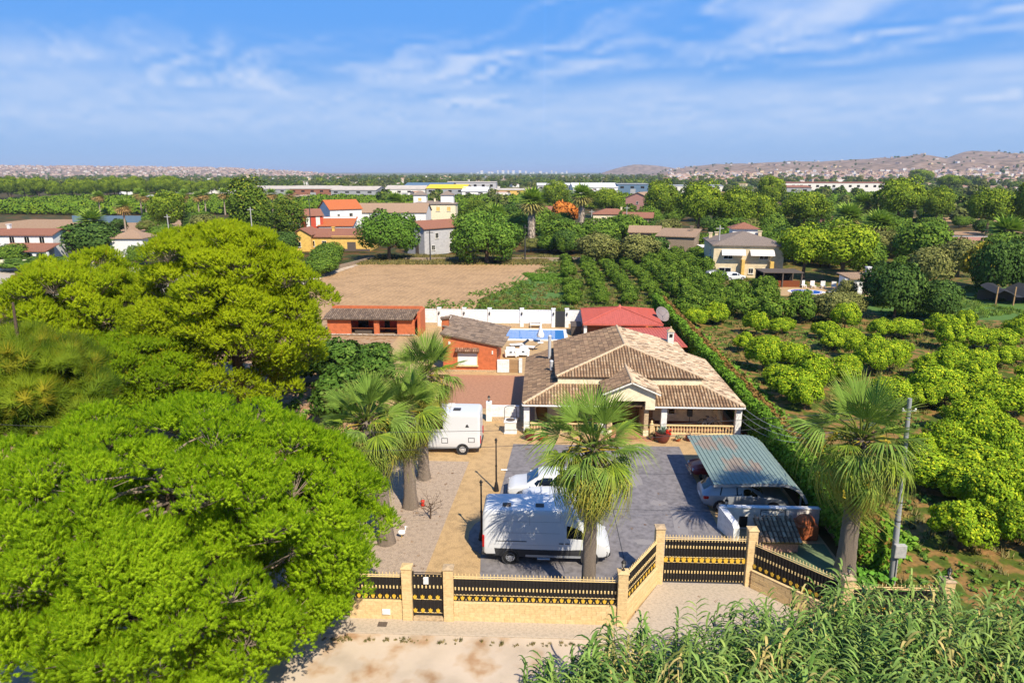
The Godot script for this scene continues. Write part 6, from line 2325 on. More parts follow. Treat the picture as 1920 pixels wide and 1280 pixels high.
	for i in fp.size():
		var p: Vector3 = fp[i][1]
		p.y = maxf(hill(p.x, p.z), -0.3) - 0.3
		var v := g.randi() % 3
		var s := g.randf_range(0.55, 1.25) * (1.0 if fp[i][0] < 900 else 1.25)
		if fp[i][0] > 2400 and p.x < -100:
			s *= 0.7
		var t := Transform3D(Basis(Vector3.UP, g.randf() * TAU).scaled(Vector3(s, s * g.randf_range(0.75, 1.2), s)), p)
		if i < 230:
			var o := obj("plain_tree", M.fartree[v], M.leaf)
			o.transform = t
			tag(o, ["rounded dark green tree on the plain behind the village", "broad green tree on the plain behind the village", "upright grey green tree on the plain behind the village"][v], "tree", "trees of the plain")
		else:
			tp[v].append(t)
	for v in 3:
		kind(many("distant_trees", M.fartree[v], M.leaf, tp[v], [Color(1, 1, 1), Color(0.8, 0.85, 0.8), Color(1.2, 1.15, 0.9)]), "stuff", "trees of the far plain too small to tell apart")
	# groves in rows
	grove("citrus_grove", [V(-330, -470), V(-118, -476), V(-112, -300), V(-190, -286), V(-290, -300)], 4.6, 1.0, Color(1.0, 1.05, 0.7))
	grove("citrus_grove", [V(-130, -470), V(0, -480), V(0, -300), V(-20, -290), V(-96, -268)], 4.6, 1.0, Color(0.95, 1.0, 0.7))
	grove("citrus_grove", [V(0, -500), V(110, -520), V(70, -360), V(5, -330)], 5.0, 1.0, Color(1.0, 1.0, 0.7))
	grove("citrus_grove", [V(130, -540), V(330, -580), V(300, -420), V(150, -400)], 5.0, 1.0, Color(0.9, 1.0, 0.8))
	sheet_at("fallow_field", 0.01, M.soil, [V(150, -290), V(260, -300), V(250, -240), V(150, -236)])
	sheet_at("fallow_field", 0.01, M.dirt, [V(120, -220), V(220, -228), V(200, -196), V(118, -190)])
	sheet_at("dry_field", 0.01, M.dirt, [V(-200, -262), V(-96, -262), V(-92, -190), V(-190, -180)])
	# industrial sheds; x, z, width, depth, wall height, rise, wall, roof, label
	var sheds := [
		[-290, -600, 64, 40, 5.0, 1.6, "warm_white", "greenroof", "long pale greenhouse roof beyond the palms on the left"],
		[-215, -560, 46, 36, 5.0, 2.0, "shedgrey", "shedroof", "grey shed with tan roof right of the long greenhouse"],
		[-176, -545, 36, 34, 5.5, 2.0, "roof_brown", "shedroof", "shed with dark red wall among the grey sheds"],
		[-140, -530, 34, 34, 5.0, 2.4, "shedgrey", "shedroof", "grey shed behind the red house"],
		[-104, -536, 30, 32, 5.5, 2.4, "warm_white", "shedroof", "white fronted shed with grey roof above the warehouse"],
		[-72, -540, 30, 32, 6.0, 2.6, "shedgrey", "shedyellow", "shed with bright yellow roof panel"],
		[-96, -600, 40, 30, 7.0, 2.0, "shedblue", "shedblue", "dark blue hall behind the yellow roofed shed"],
		[-50, -528, 19, 24, 4.2, 2.8, "white", "white", "white hall with rounded bluish gable"],
		[-26, -552, 25, 22, 4.4, 1.0, "yellow", "shedroof", "long cream yellow factory left of the tall palms"],
		[-64, -640, 44, 20, 9.0, 0.5, "greywall", "shedroof", "row of grey office blocks behind the white hall"],
		[10, -640, 30, 26, 6.5, 1.6, "greywall", "white", "pale blue grey hall right of the cream factory"],
		[44, -612, 38, 36, 5.5, 3.2, "white", "white", "wide white hall with low gable roof between the palms"],
		[76, -612, 26, 30, 8.0, 0.4, "shedblue", "shedgrey", "dark office building with white annex right of the white hall"],
		[130, -640, 60, 26, 6.0, 0.8, "warm_white", "shedgrey", "long pale hall behind the pines"],
		[262, -652, 92, 26, 8.5, 0.6, "warm_white", "roof_brown", "very long pale industrial wall behind the right pines"],
		[190, -560, 34, 26, 6.5, 1.2, "shedgrey", "roof_brown", "grey hall with maroon roof edge left of the long wall"]]
	M.greenroof = mat(L(0.62, 0.56, 0.46), 0.7, M.blotch, 0.05)
	for s in sheds:
		var o := thing("industrial_shed", s[8], "industrial building", Vector3(s[0], 0, s[1]), g.randf_range(-0.06, 0.06))
		house_shape(o, s[2], s[3], s[4], "gable", s[5], M[s[6]], M[s[7]], 0.4)
		var n := int(s[2] / 7)
		for i in n:
			boxes("window", M.dark, o, [[-s[2] / 2 + (i + 0.25) * s[2] / n, -s[2] / 2 + (i + 0.6) * s[2] / n, s[4] * 0.55, s[4] * 0.78, s[3] / 2 + 0.06, s[3] / 2 - 0.1]])
		boxes("door", M.shedgrey, o, [[-2.2, 2.2, 0.0, s[4] * 0.5, s[3] / 2 + 0.08, s[3] / 2 - 0.1]])
	var bf := thing("blue_fence", "blue grey sheet fence before the bright grove on the left", "fence")
	for i in 12:
		boxes("panel", M.shedblue if i != 3 else M.dark, bf, [[-172 + i * 2.4, -169.65 + i * 2.4, 0.0, 2.5, -246, -246.2]])
	# pine wood on the left
	for i in 46:
		var row := i / 23
		var x := -430 + (i % 23) * 9.0 + g.randf_range(-3, 3) + row * 4
		var o := copy(M.pine_proto[g.randi() % 2], Vector3(x, -0.2, -455 - row * 26 + g.randf_range(-7, 7) - (x + 330) * 0.05), g.randf() * TAU, g.randf_range(0.75, 1.0), "dark umbrella pine of the wood edge on the far left")
		o.set_meta("group", "pines of the wood on the left")
	for i in 15:
		var x: float = [-186, -171, -162, -157, -150, -143, -137, -131, -126, -121, -116, -110, -166, -146, -128][i]
		copy(M.palm_proto[i % 2], Vector3(x, 0, -284 - (i % 4) * 5.0), i * 1.3, g.randf_range(0.9, 1.12), "far fan palm with brown skirt in the row on the left").set_meta("group", "palm row on the left")


func grove(called: String, poly: Array, step: float, size: float, tint: Color) -> void:
	var pv := PackedVector2Array(poly)
	var lo := Vector2(1e9, 1e9)
	var hi := -lo
	for p in pv:
		lo = lo.min(p)
		hi = hi.max(p)
	var places := [[], []]
	var x := lo.x
	var i := 0
	while x < hi.x:
		var z := lo.y
		while z < hi.y:
			var p := V(x + rf(-0.7, 0.7), z + rf(-0.7, 0.7))
			if Geometry2D.is_point_in_polygon(p, pv) and rng.randf() < 0.95:
				var s := size * rf(0.85, 1.2)
				places[i % 2].append(Transform3D(Basis(Vector3.UP, rf(0, TAU)).scaled(Vector3(s, s * rf(0.8, 1.1), s)), Vector3(p.x, -0.1, p.y)))
			z += step * 0.85
			i += 1
		x += step
	for k in 2:
		kind(many(called, M.bush[k], M.leaf, places[k], [tint, tint * 0.85, tint * 1.12, tint * Color(1.1, 1.0, 0.8)]), "stuff", "rows of low citrus trees that read as one green mass")


func house_shape(o: Node3D, w: float, d: float, h: float, roof: String, rise: float, wall: Material, roofm: Material, over := 0.35) -> void:
	# ridge along x for «gable», along z for «gable_z»
	var b := MB.new()
	var x := w / 2
	var z := d / 2
	if roof == "gable" or roof == "shed":
		var pr := [V(-z, 0), V(z, 0), V(z, h), V(0, h + rise), V(-z, h)] if roof == "gable" else [V(-z, 0), V(z, 0), V(z, h + rise), V(-z, h)]
		b.prism(pr, w, Transform3D(Basis(Vector3(0, 0, -1), Vector3.UP, Vector3.RIGHT), Vector3(-x, 0, 0)))
	elif roof == "gable_z":
		b.prism([V(-x, 0), V(x, 0), V(x, h), V(0, h + rise), V(-x, h)], d, Transform3D(Basis.IDENTITY, Vector3(0, 0, -z)))
	else:
		b.box(Vector3(0, h / 2, 0), Vector3(w, h, d))
	obj("wall", b, wall, o)
	var r := MB.new()
	var X := x + over
	var Z := z + over
	var e := 0.06
	var planes := []
	var k := rise / z
	match roof:
		"gable":
			planes = [[Vector3(-X, h - over * k, Z), Vector3(X, h - over * k, Z), Vector3(X, h + rise, 0), Vector3(-X, h + rise, 0)], [Vector3(X, h - over * k, -Z), Vector3(-X, h - over * k, -Z), Vector3(-X, h + rise, 0), Vector3(X, h + rise, 0)]]
		"gable_z":
			k = rise / x
			planes = [[Vector3(X, h - over * k, Z), Vector3(X, h - over * k, -Z), Vector3(0, h + rise, -Z), Vector3(0, h + rise, Z)], [Vector3(-X, h - over * k, -Z), Vector3(-X, h - over * k, Z), Vector3(0, h + rise, Z), Vector3(0, h + rise, -Z)]]
		"shed":
			planes = [[Vector3(X, h, Z), Vector3(X, h + rise, -Z), Vector3(-X, h + rise, -Z), Vector3(-X, h, Z)]]
		"hip":
			var m := minf(x, z)
			var a := Vector3(-(x - m), h + rise, z - m)
			var c := Vector3(x - m, h + rise, z - m) if x > z else Vector3(0, h + rise, -(z - m))
			if x <= z:
				a = Vector3(0, h + rise, z - m)
				planes = [[Vector3(-X, h, Z), Vector3(X, h, Z), a, a], [Vector3(X, h, Z), Vector3(X, h, -Z), c, a], [Vector3(X, h, -Z), Vector3(-X, h, -Z), c, c], [Vector3(-X, h, -Z), Vector3(-X, h, Z), a, c]]
			else:
				planes = [[Vector3(-X, h, Z), Vector3(X, h, Z), c, a], [Vector3(X, h, Z), Vector3(X, h, -Z), c, c], [Vector3(X, h, -Z), Vector3(-X, h, -Z), a, c], [Vector3(-X, h, -Z), Vector3(-X, h, Z), a, a]]
		"flat":
			r.box(Vector3(0, h + 0.15, 0), Vector3(w + 0.3, 0.3, d + 0.3))
	for p in planes:
		var n: Vector3 = (p[1] - p[0]).cross(p[2] - p[0]).normalized()
		if n.y < 0:
			p.reverse()
		var q: Array = p.map(func(v): return v + Vector3(0, e, 0))
		var lo: Array = p.map(func(v): return v - Vector3(0, 0.12, 0))
		if p[2].is_equal_approx(p[3]) or p[0].is_equal_approx(p[1]):
			r.tri(q[0], q[1], q[2]) if not p[0].is_equal_approx(p[1]) else r.tri(q[1], q[2], q[3])
		else:
			r.quad(q[0], q[1], q[2], q[3])
			r.quad(lo[3], lo[2], lo[1], lo[0])
		for i in 4:
			if not p[i].is_equal_approx(p[(i + 1) % 4]):
				r.quad(lo[i], lo[(i + 1) % 4], q[(i + 1) % 4], q[i])
	obj("roof", r, roofm, o)


# ---------------------------------------------------------------- the village
func village_house(called: String, label: String, at: Vector3, turn: float, size: Vector3, roof: String, rise: float, wall: Material, roofm: Material, windows: Array, extra := {}) -> Node3D:
	# windows: [face, u, v, w, h, shuttered] with face 0 front, 1 right, -1 left; u from the middle, v the height of the middle
	var o := thing(called, label, "house", at, turn)
	house_shape(o, size.x, size.z, size.y, roof, rise, wall, roofm)
	for q in windows:
		var f: int = q[0]
		var p := Vector3(q[1], q[2], size.z / 2 + 0.02) if f == 0 else Vector3(f * (size.x / 2 + 0.02), q[2], q[1])
		window_on(o, p, 0.0 if f == 0 else f * PI / 2, q[3], q[4], extra.get("frame", M.warm_white), extra.get("shutter", M.glass) if q.size() > 5 and q[5] else M.glass, true)
	for c in extra.get("chimneys", []):
		boxes("chimney", wall, o, [[c[0] - 0.3, c[0] + 0.3, c[1], c[1] + 1.2, c[2] - 0.3, c[2] + 0.3], [c[0] - 0.4, c[0] + 0.4, c[1] + 1.2, c[1] + 1.32, c[2] - 0.4, c[2] + 0.4]])
	for d in extra.get("doors", []):
		boxes("door", d[3], o, [[d[0] - d[1] / 2, d[0] + d[1] / 2, 0.05, d[2], size.z / 2 + 0.06, size.z / 2 - 0.05]], 0.01)
	return o


func row_windows(face: int, n: int, span: float, v: float, w: float, h: float, s := false) -> Array:
	var r := []
	for i in n:
		r.append([face, (i - (n - 1) / 2.0) * span / maxf(n - 1, 1), v, w, h, s])
	return r


func build_village() -> void:
	# far left white house with an arcade
	var a := village_house("white_house", "white two storey house with brown roof and arcade at the far left", Vector3(-108.5, 0, -141), 0.02, Vector3(14, 5.4, 6), "gable", 1.0, M.white, M.roof_brown, row_windows(0, 4, 9.5, 4.3, 1.0, 1.4), {"chimneys": [[-4.0, 6.0, 0.0]]})
	var pr := [Vector3(-2.0, 2.5, 8.0), Vector3(8.6, 2.5, 8.0), Vector3(8.6, 3.7, 3.05), Vector3(-2.0, 3.7, 3.05)]
	var pm := MB.new()
	pm.quad(pr[0], pr[1], pr[2], pr[3])
	pm.quad(pr[3] - Vector3(0, 0.15, 0), pr[2] - Vector3(0, 0.15, 0), pr[1] - Vector3(0, 0.15, 0), pr[0] - Vector3(0, 0.15, 0))
	for i in 4:
		pm.quad(pr[i] - Vector3(0, 0.15, 0), pr[(i + 1) % 4] - Vector3(0, 0.15, 0), pr[(i + 1) % 4], pr[i])
	obj("porch_roof", pm, M.roof_brown, a)
	for i in 5:
		boxes("arcade_pillar", M.white, a, [[-1.8 + i * 2.5, -1.2 + i * 2.5, 0, 2.3, 7.2, 7.7]])
	for i in 4:
		var ar := MB.new()
		var pts := [V(-1.2 + i * 2.5, 2.35), V(-1.2 + i * 2.5, 1.5)]
		for k in 7:
			pts.append(V(-0.25 + i * 2.5 - cos(PI * k / 6.0) * 0.95, 1.5 + sin(PI * k / 6.0) * 0.7))
		pts.append(V(0.7 + i * 2.5, 2.35))
		pts.reverse()
		ar.prism(pts, 0.4, Transform3D(Basis.IDENTITY, Vector3(0, 0, 7.25)))
		obj("arch", ar, M.white, a)
	village_house("white_house", "small white house with a four sided hip roof behind the big pines", Vector3(-90.5, 0, -148.5), 0.05, Vector3(7.2, 4.0, 6.5), "hip", 1.5, M.white, M.roof_tan, [[0, 2.2, 1.4, 0.7, 1.5]])
	village_house("white_house", "tiny white flat house right of the hip roofed one", Vector3(-83.5, 0, -150.5), 0.0, Vector3(3.4, 3.8, 4), "flat", 0, M.white, M.white, [[0, 0.3, 2.6, 0.8, 0.9]])
	village_house("small_house", "low red house with pale side wall left of the red house", Vector3(-75, 0, -178), 0.35, Vector3(5.2, 2.6, 6.0), "gable_z", 1.0, M.redwall, M.roof_tan, [])
	var rh := village_house("red_house", "red two storey house with tall white shutters and brown roof", Vector3(-68.5, 0, -197.5), 0.5, Vector3(8.2, 6.0, 8.5), "gable", 1.6, M.redwall, M.roof_brown, row_windows(0, 3, 5.4, 4.3, 1.0, 2.6, true) + row_windows(0, 3, 5.4, 1.4, 1.0, 1.6, true), {"shutter": M.warm_white, "frame": M.white})
	boxes("side_wall", M.white, rh, [[-4.16, -4.11, 0.0, 6.0, -4.2, 4.2]])
	village_house("orange_roof_house", "low white house with bright orange roof right of the red house", Vector3(-59.5, 0, -199), 0.1, Vector3(9.5, 3.0, 8), "shed", 2.0, M.white, M.roof_orange, [[0, 2.0, 1.4, 0.9, 1.1]])
	village_house("white_house", "tall white house with orange roof turned corner on", Vector3(-66, 0, -224), 0.62, Vector3(10.5, 6.6, 11), "gable", 2.6, M.white, M.roof_orange, [[0, -2.5, 1.6, 0.9, 1.3], [0, 1.6, 1.6, 1.0, 1.8], [0, 1.6, 4.6, 1.0, 1.1], [0, -2.5, 4.6, 0.7, 0.7]])
	village_house("warehouse", "long warehouse with tan corrugated roof behind the mulberry tree", Vector3(-51, 0, -236), 0.03, Vector3(24, 5.0, 14), "gable", 2.6, M.white, M.roof_tan, row_windows(0, 4, 16, 3.0, 1.2, 1.2))
	var yb := village_house("yellow_house", "long low yellow building with brown roof behind the hedge", Vector3(-48.0, 0, -163), 0.02, Vector3(15.5, 3.4, 9), "gable", 1.5, M.yellow, M.roof_brown, [[0, -5.8, 1.7, 1.0, 1.3], [0, -3.0, 1.7, 0.9, 1.3]], {"chimneys": [[-1.5, 4.1, 1.5]], "doors": [[3.4, 2.0, 2.1, M.greywood]]})
	boxes("parapet", M.yellow, yb, [[-1.2, 7.7, 3.0, 3.5, 4.52, 4.75]])
	boxes("plinth", M.greywood, yb, [[-7.7, 7.7, 0.0, 0.5, 4.51, 4.6]])
	village_house("yellow_house", "yellow gable end with grey porch beside the dark round tree", Vector3(-55.8, 0, -160.5), 0.0, Vector3(4.5, 4.0, 7), "gable_z", 1.3, M.yellow, M.roof_brown, [[0, -0.6, 1.6, 0.8, 1.1]])
	var tt := village_house("turret_house", "cream house with two little roof turrets and yellow shutters", Vector3(-41, 0, -262), 0.04, Vector3(17, 6.4, 10), "hip", 1.0, M.cream, M.roof_grey, row_windows(0, 4, 12, 4.6, 1.3, 1.7, true), {"shutter": M.yellow, "chimneys": [[0.5, 7.0, 1.5]]})
	for x in [-5.0, 5.2]:
		boxes("turret", M.white, tt, [[x - 2.4, x + 2.4, 6.6, 9.6, -1.5, 2.6]])
		var tp := MB.new()
		var c := [Vector3(x - 2.8, 9.6, 3.0), Vector3(x + 2.8, 9.6, 3.0), Vector3(x + 2.8, 9.6, -1.9), Vector3(x - 2.8, 9.6, -1.9)]
		for i in 4:
			tp.tri(c[i], c[(i + 1) % 4], Vector3(x, 11.2, 0.5))
		tp.quad(c[3], c[2], c[1], c[0])
		obj("turret_roof", tp, M.roof_grey, tt)
	window_on(tt, Vector3(-5.0, 8.0, 2.62), 0, 1.2, 1.2, M.white, M.yellow)
	var bw := village_house("white_house", "narrow white house with bluish white yard wall right of the mulberry", Vector3(-24.8, 0, -156), -0.75, Vector3(6.4, 6.0, 10), "gable_z", 1.4, M.greywall, M.roof_brown, [[1, 1.5, 4.2, 0.8, 1.2], [1, -2.6, 4.2, 0.8, 1.2], [1, 2.6, 1.6, 0.8, 1.1], [1, -2.6, 1.3, 1.0, 2.0], [0, 1.2, 4.2, 0.8, 1.1]], {"doors": [[0.5, 1.2, 2.2, M.greywood]]})
	boxes("yard_wall", M.white, bw, [[3.3, 3.5, 0.0, 3.6, -5.02, -12.0], [3.3, 8.0, 0.0, 3.2, -12.0, -12.2]])
	village_house("brown_roof_house", "house with brown roof behind the dead brown tree", Vector3(4.5, 0, -280), 0.0, Vector3(12, 3.0, 8), "gable", 1.6, M.cream, M.roof_brown, row_windows(0, 2, 5, 1.6, 1.0, 1.1), {"chimneys": [[3, 4.0, 0]]})
	village_house("brown_roof_house", "cream house with brown roof right of the second tall palm", Vector3(25, 0, -252), -0.08, Vector3(13, 3.4, 9), "hip", 1.7, M.cream, M.roof_brown, row_windows(0, 2, 6, 1.7, 1.0, 1.4), {"chimneys": [[3.5, 4.4, 0]]})
	village_house("gable_house", "tall pinkish house with plain gable before the pines", Vector3(48, 0, -338), -0.5, Vector3(12, 6.2, 12), "gable_z", 2.4, M.pink, M.roof_tan, [[0, 0, 3.8, 1.0, 1.2], [-1, 0, 3.8, 1.0, 1.2]])
	village_house("stone_house", "old stone walled house with low tan roofs at the orchard edge", Vector3(30.5, 0, -155), -0.35, Vector3(8, 4.4, 9), "shed", 1.0, M.stonewall, M.roof_tan, [[0, -1.5, 2.2, 0.7, 0.8]], {"chimneys": [[2.5, 4.9, -2]]})
	village_house("stone_house", "small stone outbuilding left of the old stone house", Vector3(24.5, 0, -165), -0.2, Vector3(7, 4.4, 6), "gable", 1.2, M.pink, M.roof_tan, [[0, 1.0, 2.0, 0.7, 0.8]])
	village_house("stone_house", "upper tan house with stepped roof behind the stone outbuilding", Vector3(27, 0, -196), -0.2, Vector3(8, 5.8, 7), "gable", 1.2, M.stonewall, M.roof_brown, [[0, 0.0, 4.2, 0.8, 0.9]])
	var pg := thing("carport_roof", "low pale flat canopy right of the stone house", "canopy", Vector3(37.5, 0, -150))
	boxes("roof", M.awning, pg, [[-3.5, 3.5, 2.4, 2.5, -2.5, 2.5]])
	for q in [[-3.3, -2.3], [3.3, -2.3], [-3.3, 2.3], [3.3, 2.3]]:
		boxes("post", M.concrete, pg, [[q[0] - 0.08, q[0] + 0.08, 0.0, 2.4, q[1] - 0.08, q[1] + 0.08]])
	# the villa on the right
	var v := village_house("cream_villa", "two storey cream villa with grey tiled roof and white awnings", Vector3(36.6, 0, -127.0), -0.10, Vector3(11.8, 5.6, 13), "hip", 1.9, M.beige, M.roof_grey, [[0, -3.8, 1.2, 2.0, 1.0], [0, 0.6, 1.2, 0.7, 0.9], [0, 3.0, 1.2, 1.0, 1.0], [0, -3.4, 3.9, 1.4, 1.3], [0, 2.6, 3.9, 1.4, 1.3], [-1, 2.5, 4.0, 0.9, 1.2], [-1, -2.0, 1.4, 0.9, 1.2]], {"chimneys": [[3.2, 6.2, -1.5], [-5.2, 5.6, -4.0], [-3.9, 5.6, -5.5]]})
	for x in [-2.6, 2.2]:
		var aw := MB.new()
		var q := [Vector3(x - 2.0, 4.9, 6.6), Vector3(x + 2.0, 4.9, 6.6), Vector3(x + 2.0, 4.0, 7.7), Vector3(x - 2.0, 4.0, 7.7)]
		aw.quad(q[3], q[2], q[1], q[0])
		aw.quad(q[0] - Vector3(0, 0.03, 0), q[1] - Vector3(0, 0.03, 0), q[2] - Vector3(0, 0.03, 0), q[3] - Vector3(0, 0.03, 0))
		obj("awning", aw, M.awning, v)
	boxes("upper_room", M.white, v, [[-1.5, 3.0, 5.6, 7.8, -6.0, -2.2]])
	var ur := MB.new()
	var c := [Vector3(-2.0, 7.8, -1.8), Vector3(3.5, 7.8, -1.8), Vector3(3.5, 7.8, -6.4), Vector3(-2.0, 7.8, -6.4)]
	for i in 4:
		ur.tri(c[i], c[(i + 1) % 4], Vector3(0.75, 8.9, -4.1))
	obj("upper_roof", ur, M.roof_brown, v)
	boxes("stair_ramp", M.yellow, v, [[-1.2, -0.7, 0.0, 3.2, 6.6, 7.6], [3.6, 4.2, 0.0, 3.0, 6.6, 7.4]])
	var pt := thing("villa_pool", "kidney blue pool with tan terrace in front of the cream villa", "pool", Vector3(40.6, 0, -105.6))
	boxes("terrace", M.path, pt, [[-5.5, 9.5, 0.02, 0.08, 3.2, -5.5]])
	var wt := MB.new()
	var ring := []
	for i in 20:
		var t := TAU * i / 20
		ring.append(V(cos(t) * 2.3 + 0.2 * cos(2 * t), sin(t) * 2.0))
	wt.flat(ring, 0.13)
	obj("water", wt, M.bluewater, pt)
	var wc := MB.new()
	wc.flat(ring.map(func(p): return p * 1.22), 0.11)
	obj("coping", wc, M.warm_white, pt)
	boxes("cover", M.concrete, pt, [[3.0, 7.2, 0.09, 0.3, 2.6, 0.2]], 0.03)
	for q in [[36.2, -107.6, 0.4, "turquoise sun lounger left of the villa pool", "shedblue"], [41.8, -109.8, 0.1, "white garden chair behind the villa pool, leftmost of four", "cotton"], [43.2, -109.5, 0.0, "pale blue garden chair behind the villa pool, second from the left", "awning"], [44.7, -109.2, -0.1, "pale garden chair behind the villa pool, third from the left", "awning"], [46.2, -108.8, -0.2, "tall pale garden chair behind the villa pool, nearest the hut", "awning"]]:
		var ch := thing("garden_chair", q[3], "chair", Vector3(q[0], 0.08, q[1]), q[2])
		boxes("seat", M[q[4]], ch, [[-0.35, 0.35, 0.35, 0.42, -0.35, 0.4]], 0.02)
		boxes("backrest", M[q[4]], ch, [[-0.35, 0.35, 0.42, 1.1, -0.42, -0.35]], 0.02)
		for k in [[-0.3, -0.3], [0.3, -0.3], [-0.3, 0.33], [0.3, 0.33]]:
			boxes("leg", M[q[4]], ch, [[k[0] - 0.04, k[0] + 0.04, 0.0, 0.35, k[1] - 0.04, k[1] + 0.04]])
	var ot := thing("outdoor_table", "orange brown wooden table beside the pool hut", "table", Vector3(46.6, 0.08, -106.4))
	boxes("table_top", M.lightwood, ot, [[-0.9, 0.9, 0.7, 0.78, -0.5, 0.5]], 0.01)
	boxes("leg", M.lightwood, ot, [[-0.85, -0.7, 0.0, 0.7, -0.45, 0.45], [0.7, 0.85, 0.0, 0.7, -0.45, 0.45]])
	var hut := village_house("pool_hut", "small white hut with flat brown tiled roof right of the villa pool", Vector3(48.3, 0, -105.5), 0.1, Vector3(4.2, 2.5, 3.4), "shed", 0.35, M.white, M.roof_tan, [], {"doors": [[0.3, 0.9, 2.0, M.greywood]], "chimneys": [[1.4, 2.7, 0.0]]})
	boxes("porch_post", M.white, hut, [[-2.9, -2.6, 0.0, 2.4, 1.2, 1.5]])
	var pe := thing("pergola", "dark open pergola bar between villa and pool", "pergola", Vector3(38.5, 0.05, -112.0))
	boxes("roof", M.greywood, pe, [[-3.2, 3.2, 2.3, 2.45, -2.2, 2.2]], 0.02)
	for x in [-3.0, 0.0, 3.0]:
		for z in [-2.0, 2.0]:
			boxes("post", M.greywood, pe, [[x - 0.09, x + 0.09, 0.0, 2.3, z - 0.09, z + 0.09]])
	boxes("counter", M.wood, pe, [[-2.8, 2.8, 0.0, 1.05, 1.6, 1.9]])
	boxes("back_wall", M.dark, pe, [[-3.0, 3.0, 0.0, 2.2, -2.1, -2.0]])
	for q in [[32.8, -117.4, 0.3, "white car parked in front of the cream villa"], [30.6, -119.6, 0.25, "pale beige car behind the white one at the cream villa"]]:
		var k := thing("parked_car", q[3], "car", Vector3(q[0], 0, q[1]), q[2])
		var st := [[-2.0, 0.4, 0.85, 0.95, 0.75, 0.55], [-1.85, 0.28, 0.88, 1.3, 0.84, 0.6], [-0.9, 0.26, 0.9, 1.46, 0.86, 0.62], [0.3, 0.26, 0.9, 1.42, 0.86, 0.62], [1.05, 0.26, 0.86, 0.96, 0.86, 0.66], [1.9, 0.34, 0.7, 0.78, 0.76, 0.56]]
		car_body(k, st, M.paint if q[0] > 31 else M.silver)
		car_top(k, "windscreen", st, 0.34, 1.0, 0.95, M.glass)
		car_side(k, "side_window", st, [[-1.6, 0.1], [0.8, 0.1]], [[-1.3, 0.85], [0.35, 0.85]], M.glass, 0.006)
		for x in [-1.2, 1.25]:
			for s in [-1.0, 1.0]:
				wheel(k, x, s * 0.83, 0.31, 0.2, M.steel)
	village_house("pink_house", "small pinkish house among the palms on the right", Vector3(100, 0, -262), 0.1, Vector3(12, 4.5, 8), "flat", 0, M.pink, M.roof_brown, row_windows(0, 3, 8, 2.6, 1.1, 1.2))
	village_house("low_farm_house", "low tan farm building by the brown field on the right", Vector3(128, 0, -178), -0.1, Vector3(10, 2.8, 7), "gable", 1.2, M.greywall, M.roof_brown, [[0, 0, 1.5, 0.9, 0.9]])
	var lw := thing("long_garden_wall", "long pale wall along the brown field on the right", "wall", Vector3(92, 0, -184), -0.03)
	boxes("wall_panel", M.pink, lw, [[-26, 38, 0.0, 1.7, -0.15, 0.15]])
	boxes("coping", M.warm_white, lw, [[-26, 38, 1.7, 1.8, -0.2, 0.2]])
	var fw := thing("field_wall", "low stone wall along the lane behind the field", "wall", Vector3(-12, 0, -142.6), 0.055)
	boxes("wall_panel", M.stonewall, fw, [[-17, 22, 0.0, 0.6, -0.15, 0.15]], 0.02)
	var tw := thing("track_wall", "low rough wall beside the track below the hedge", "wall", Vector3(-38.3, 0, -131), 1.33)
	boxes("wall_panel", M.stonewall, tw, [[-13, 12, 0.0, 0.7, -0.15, 0.15]], 0.02)
	var gw := thing("fence_wall", "pale fence posts and wall before the arcade house", "wall", Vector3(-97, 0, -124), 0.05)
	boxes("wall_panel", M.warm_white, gw, [[-13, 13, 0.0, 0.7, -0.15, 0.15]])
	for i in 7:
		boxes("pillar", M.cream, gw, [[-13 + i * 4.2, -12.5 + i * 4.2, 0.0, 2.0, -0.25, 0.25]])
	var sh := thing("shade_net", "dark torn shade net on posts over rough sheds at the right", "shelter", Vector3(66.0, 0, -98))
	var nb := MB.new()
	var rows := []
	for j in 6:
		var row := []
		for i in 12:
			row.append(Vector3(-3.0 + i * 0.9, 2.2 + 0.5 * sin(i * 1.3) - 0.12 * j + rf(-0.1, 0.1), -2.0 + j * 0.8))
		rows.append(row)
	nb.sheet(rows, false, true)
	obj("net", nb, M.plastic, sh)
	for i in 5:
		boxes("post", M.lightwood, sh, [[-3.0 + i * 2.4, -2.85 + i * 2.4, 0.0, 2.6, 1.8, 1.95]])
	boxes("back_wall", M.greywood, sh, [[-3, 9, 0.0, 1.5, -2.2, -2.1]])
	# poles
	for q in [[31.6, -124, 8.8, "pale concrete pole behind the orchard, left of the cream villa", "concrete"], [-3.5, -142, 7.4, "slim dark pole at the edge of the orchard", "wire"], [-64.2, -150, 10.5, "pole in front of the yellow gable", "concrete"], [-60.5, -178, 11.5, "pole before the red house", "wire"], [-82, -148, 9, "lamp pole beside the hip roofed white house", "concrete"], [23, -190, 9, "pole near the upper tan house", "concrete"], [13.5, -190, 8, "pole between the second palm and the cream house", "concrete"], [-23, -140, 6.5, "slim pole before the ficus", "wire"]]:
		var p := thing("utility_pole", q[3], "utility pole", Vector3(q[0], 0, q[1]))
		var b := MB.new()
		b.tube([Vector3(0, -0.2, 0), Vector3(0, q[2], 0)], [0.16, 0.10], 8)
		obj("pole", b, M[q[4]], p)
		boxes("crossarm", M[q[4]], p, [[-0.7, 0.7, q[2] - 0.6, q[2] - 0.48, -0.05, 0.05]])


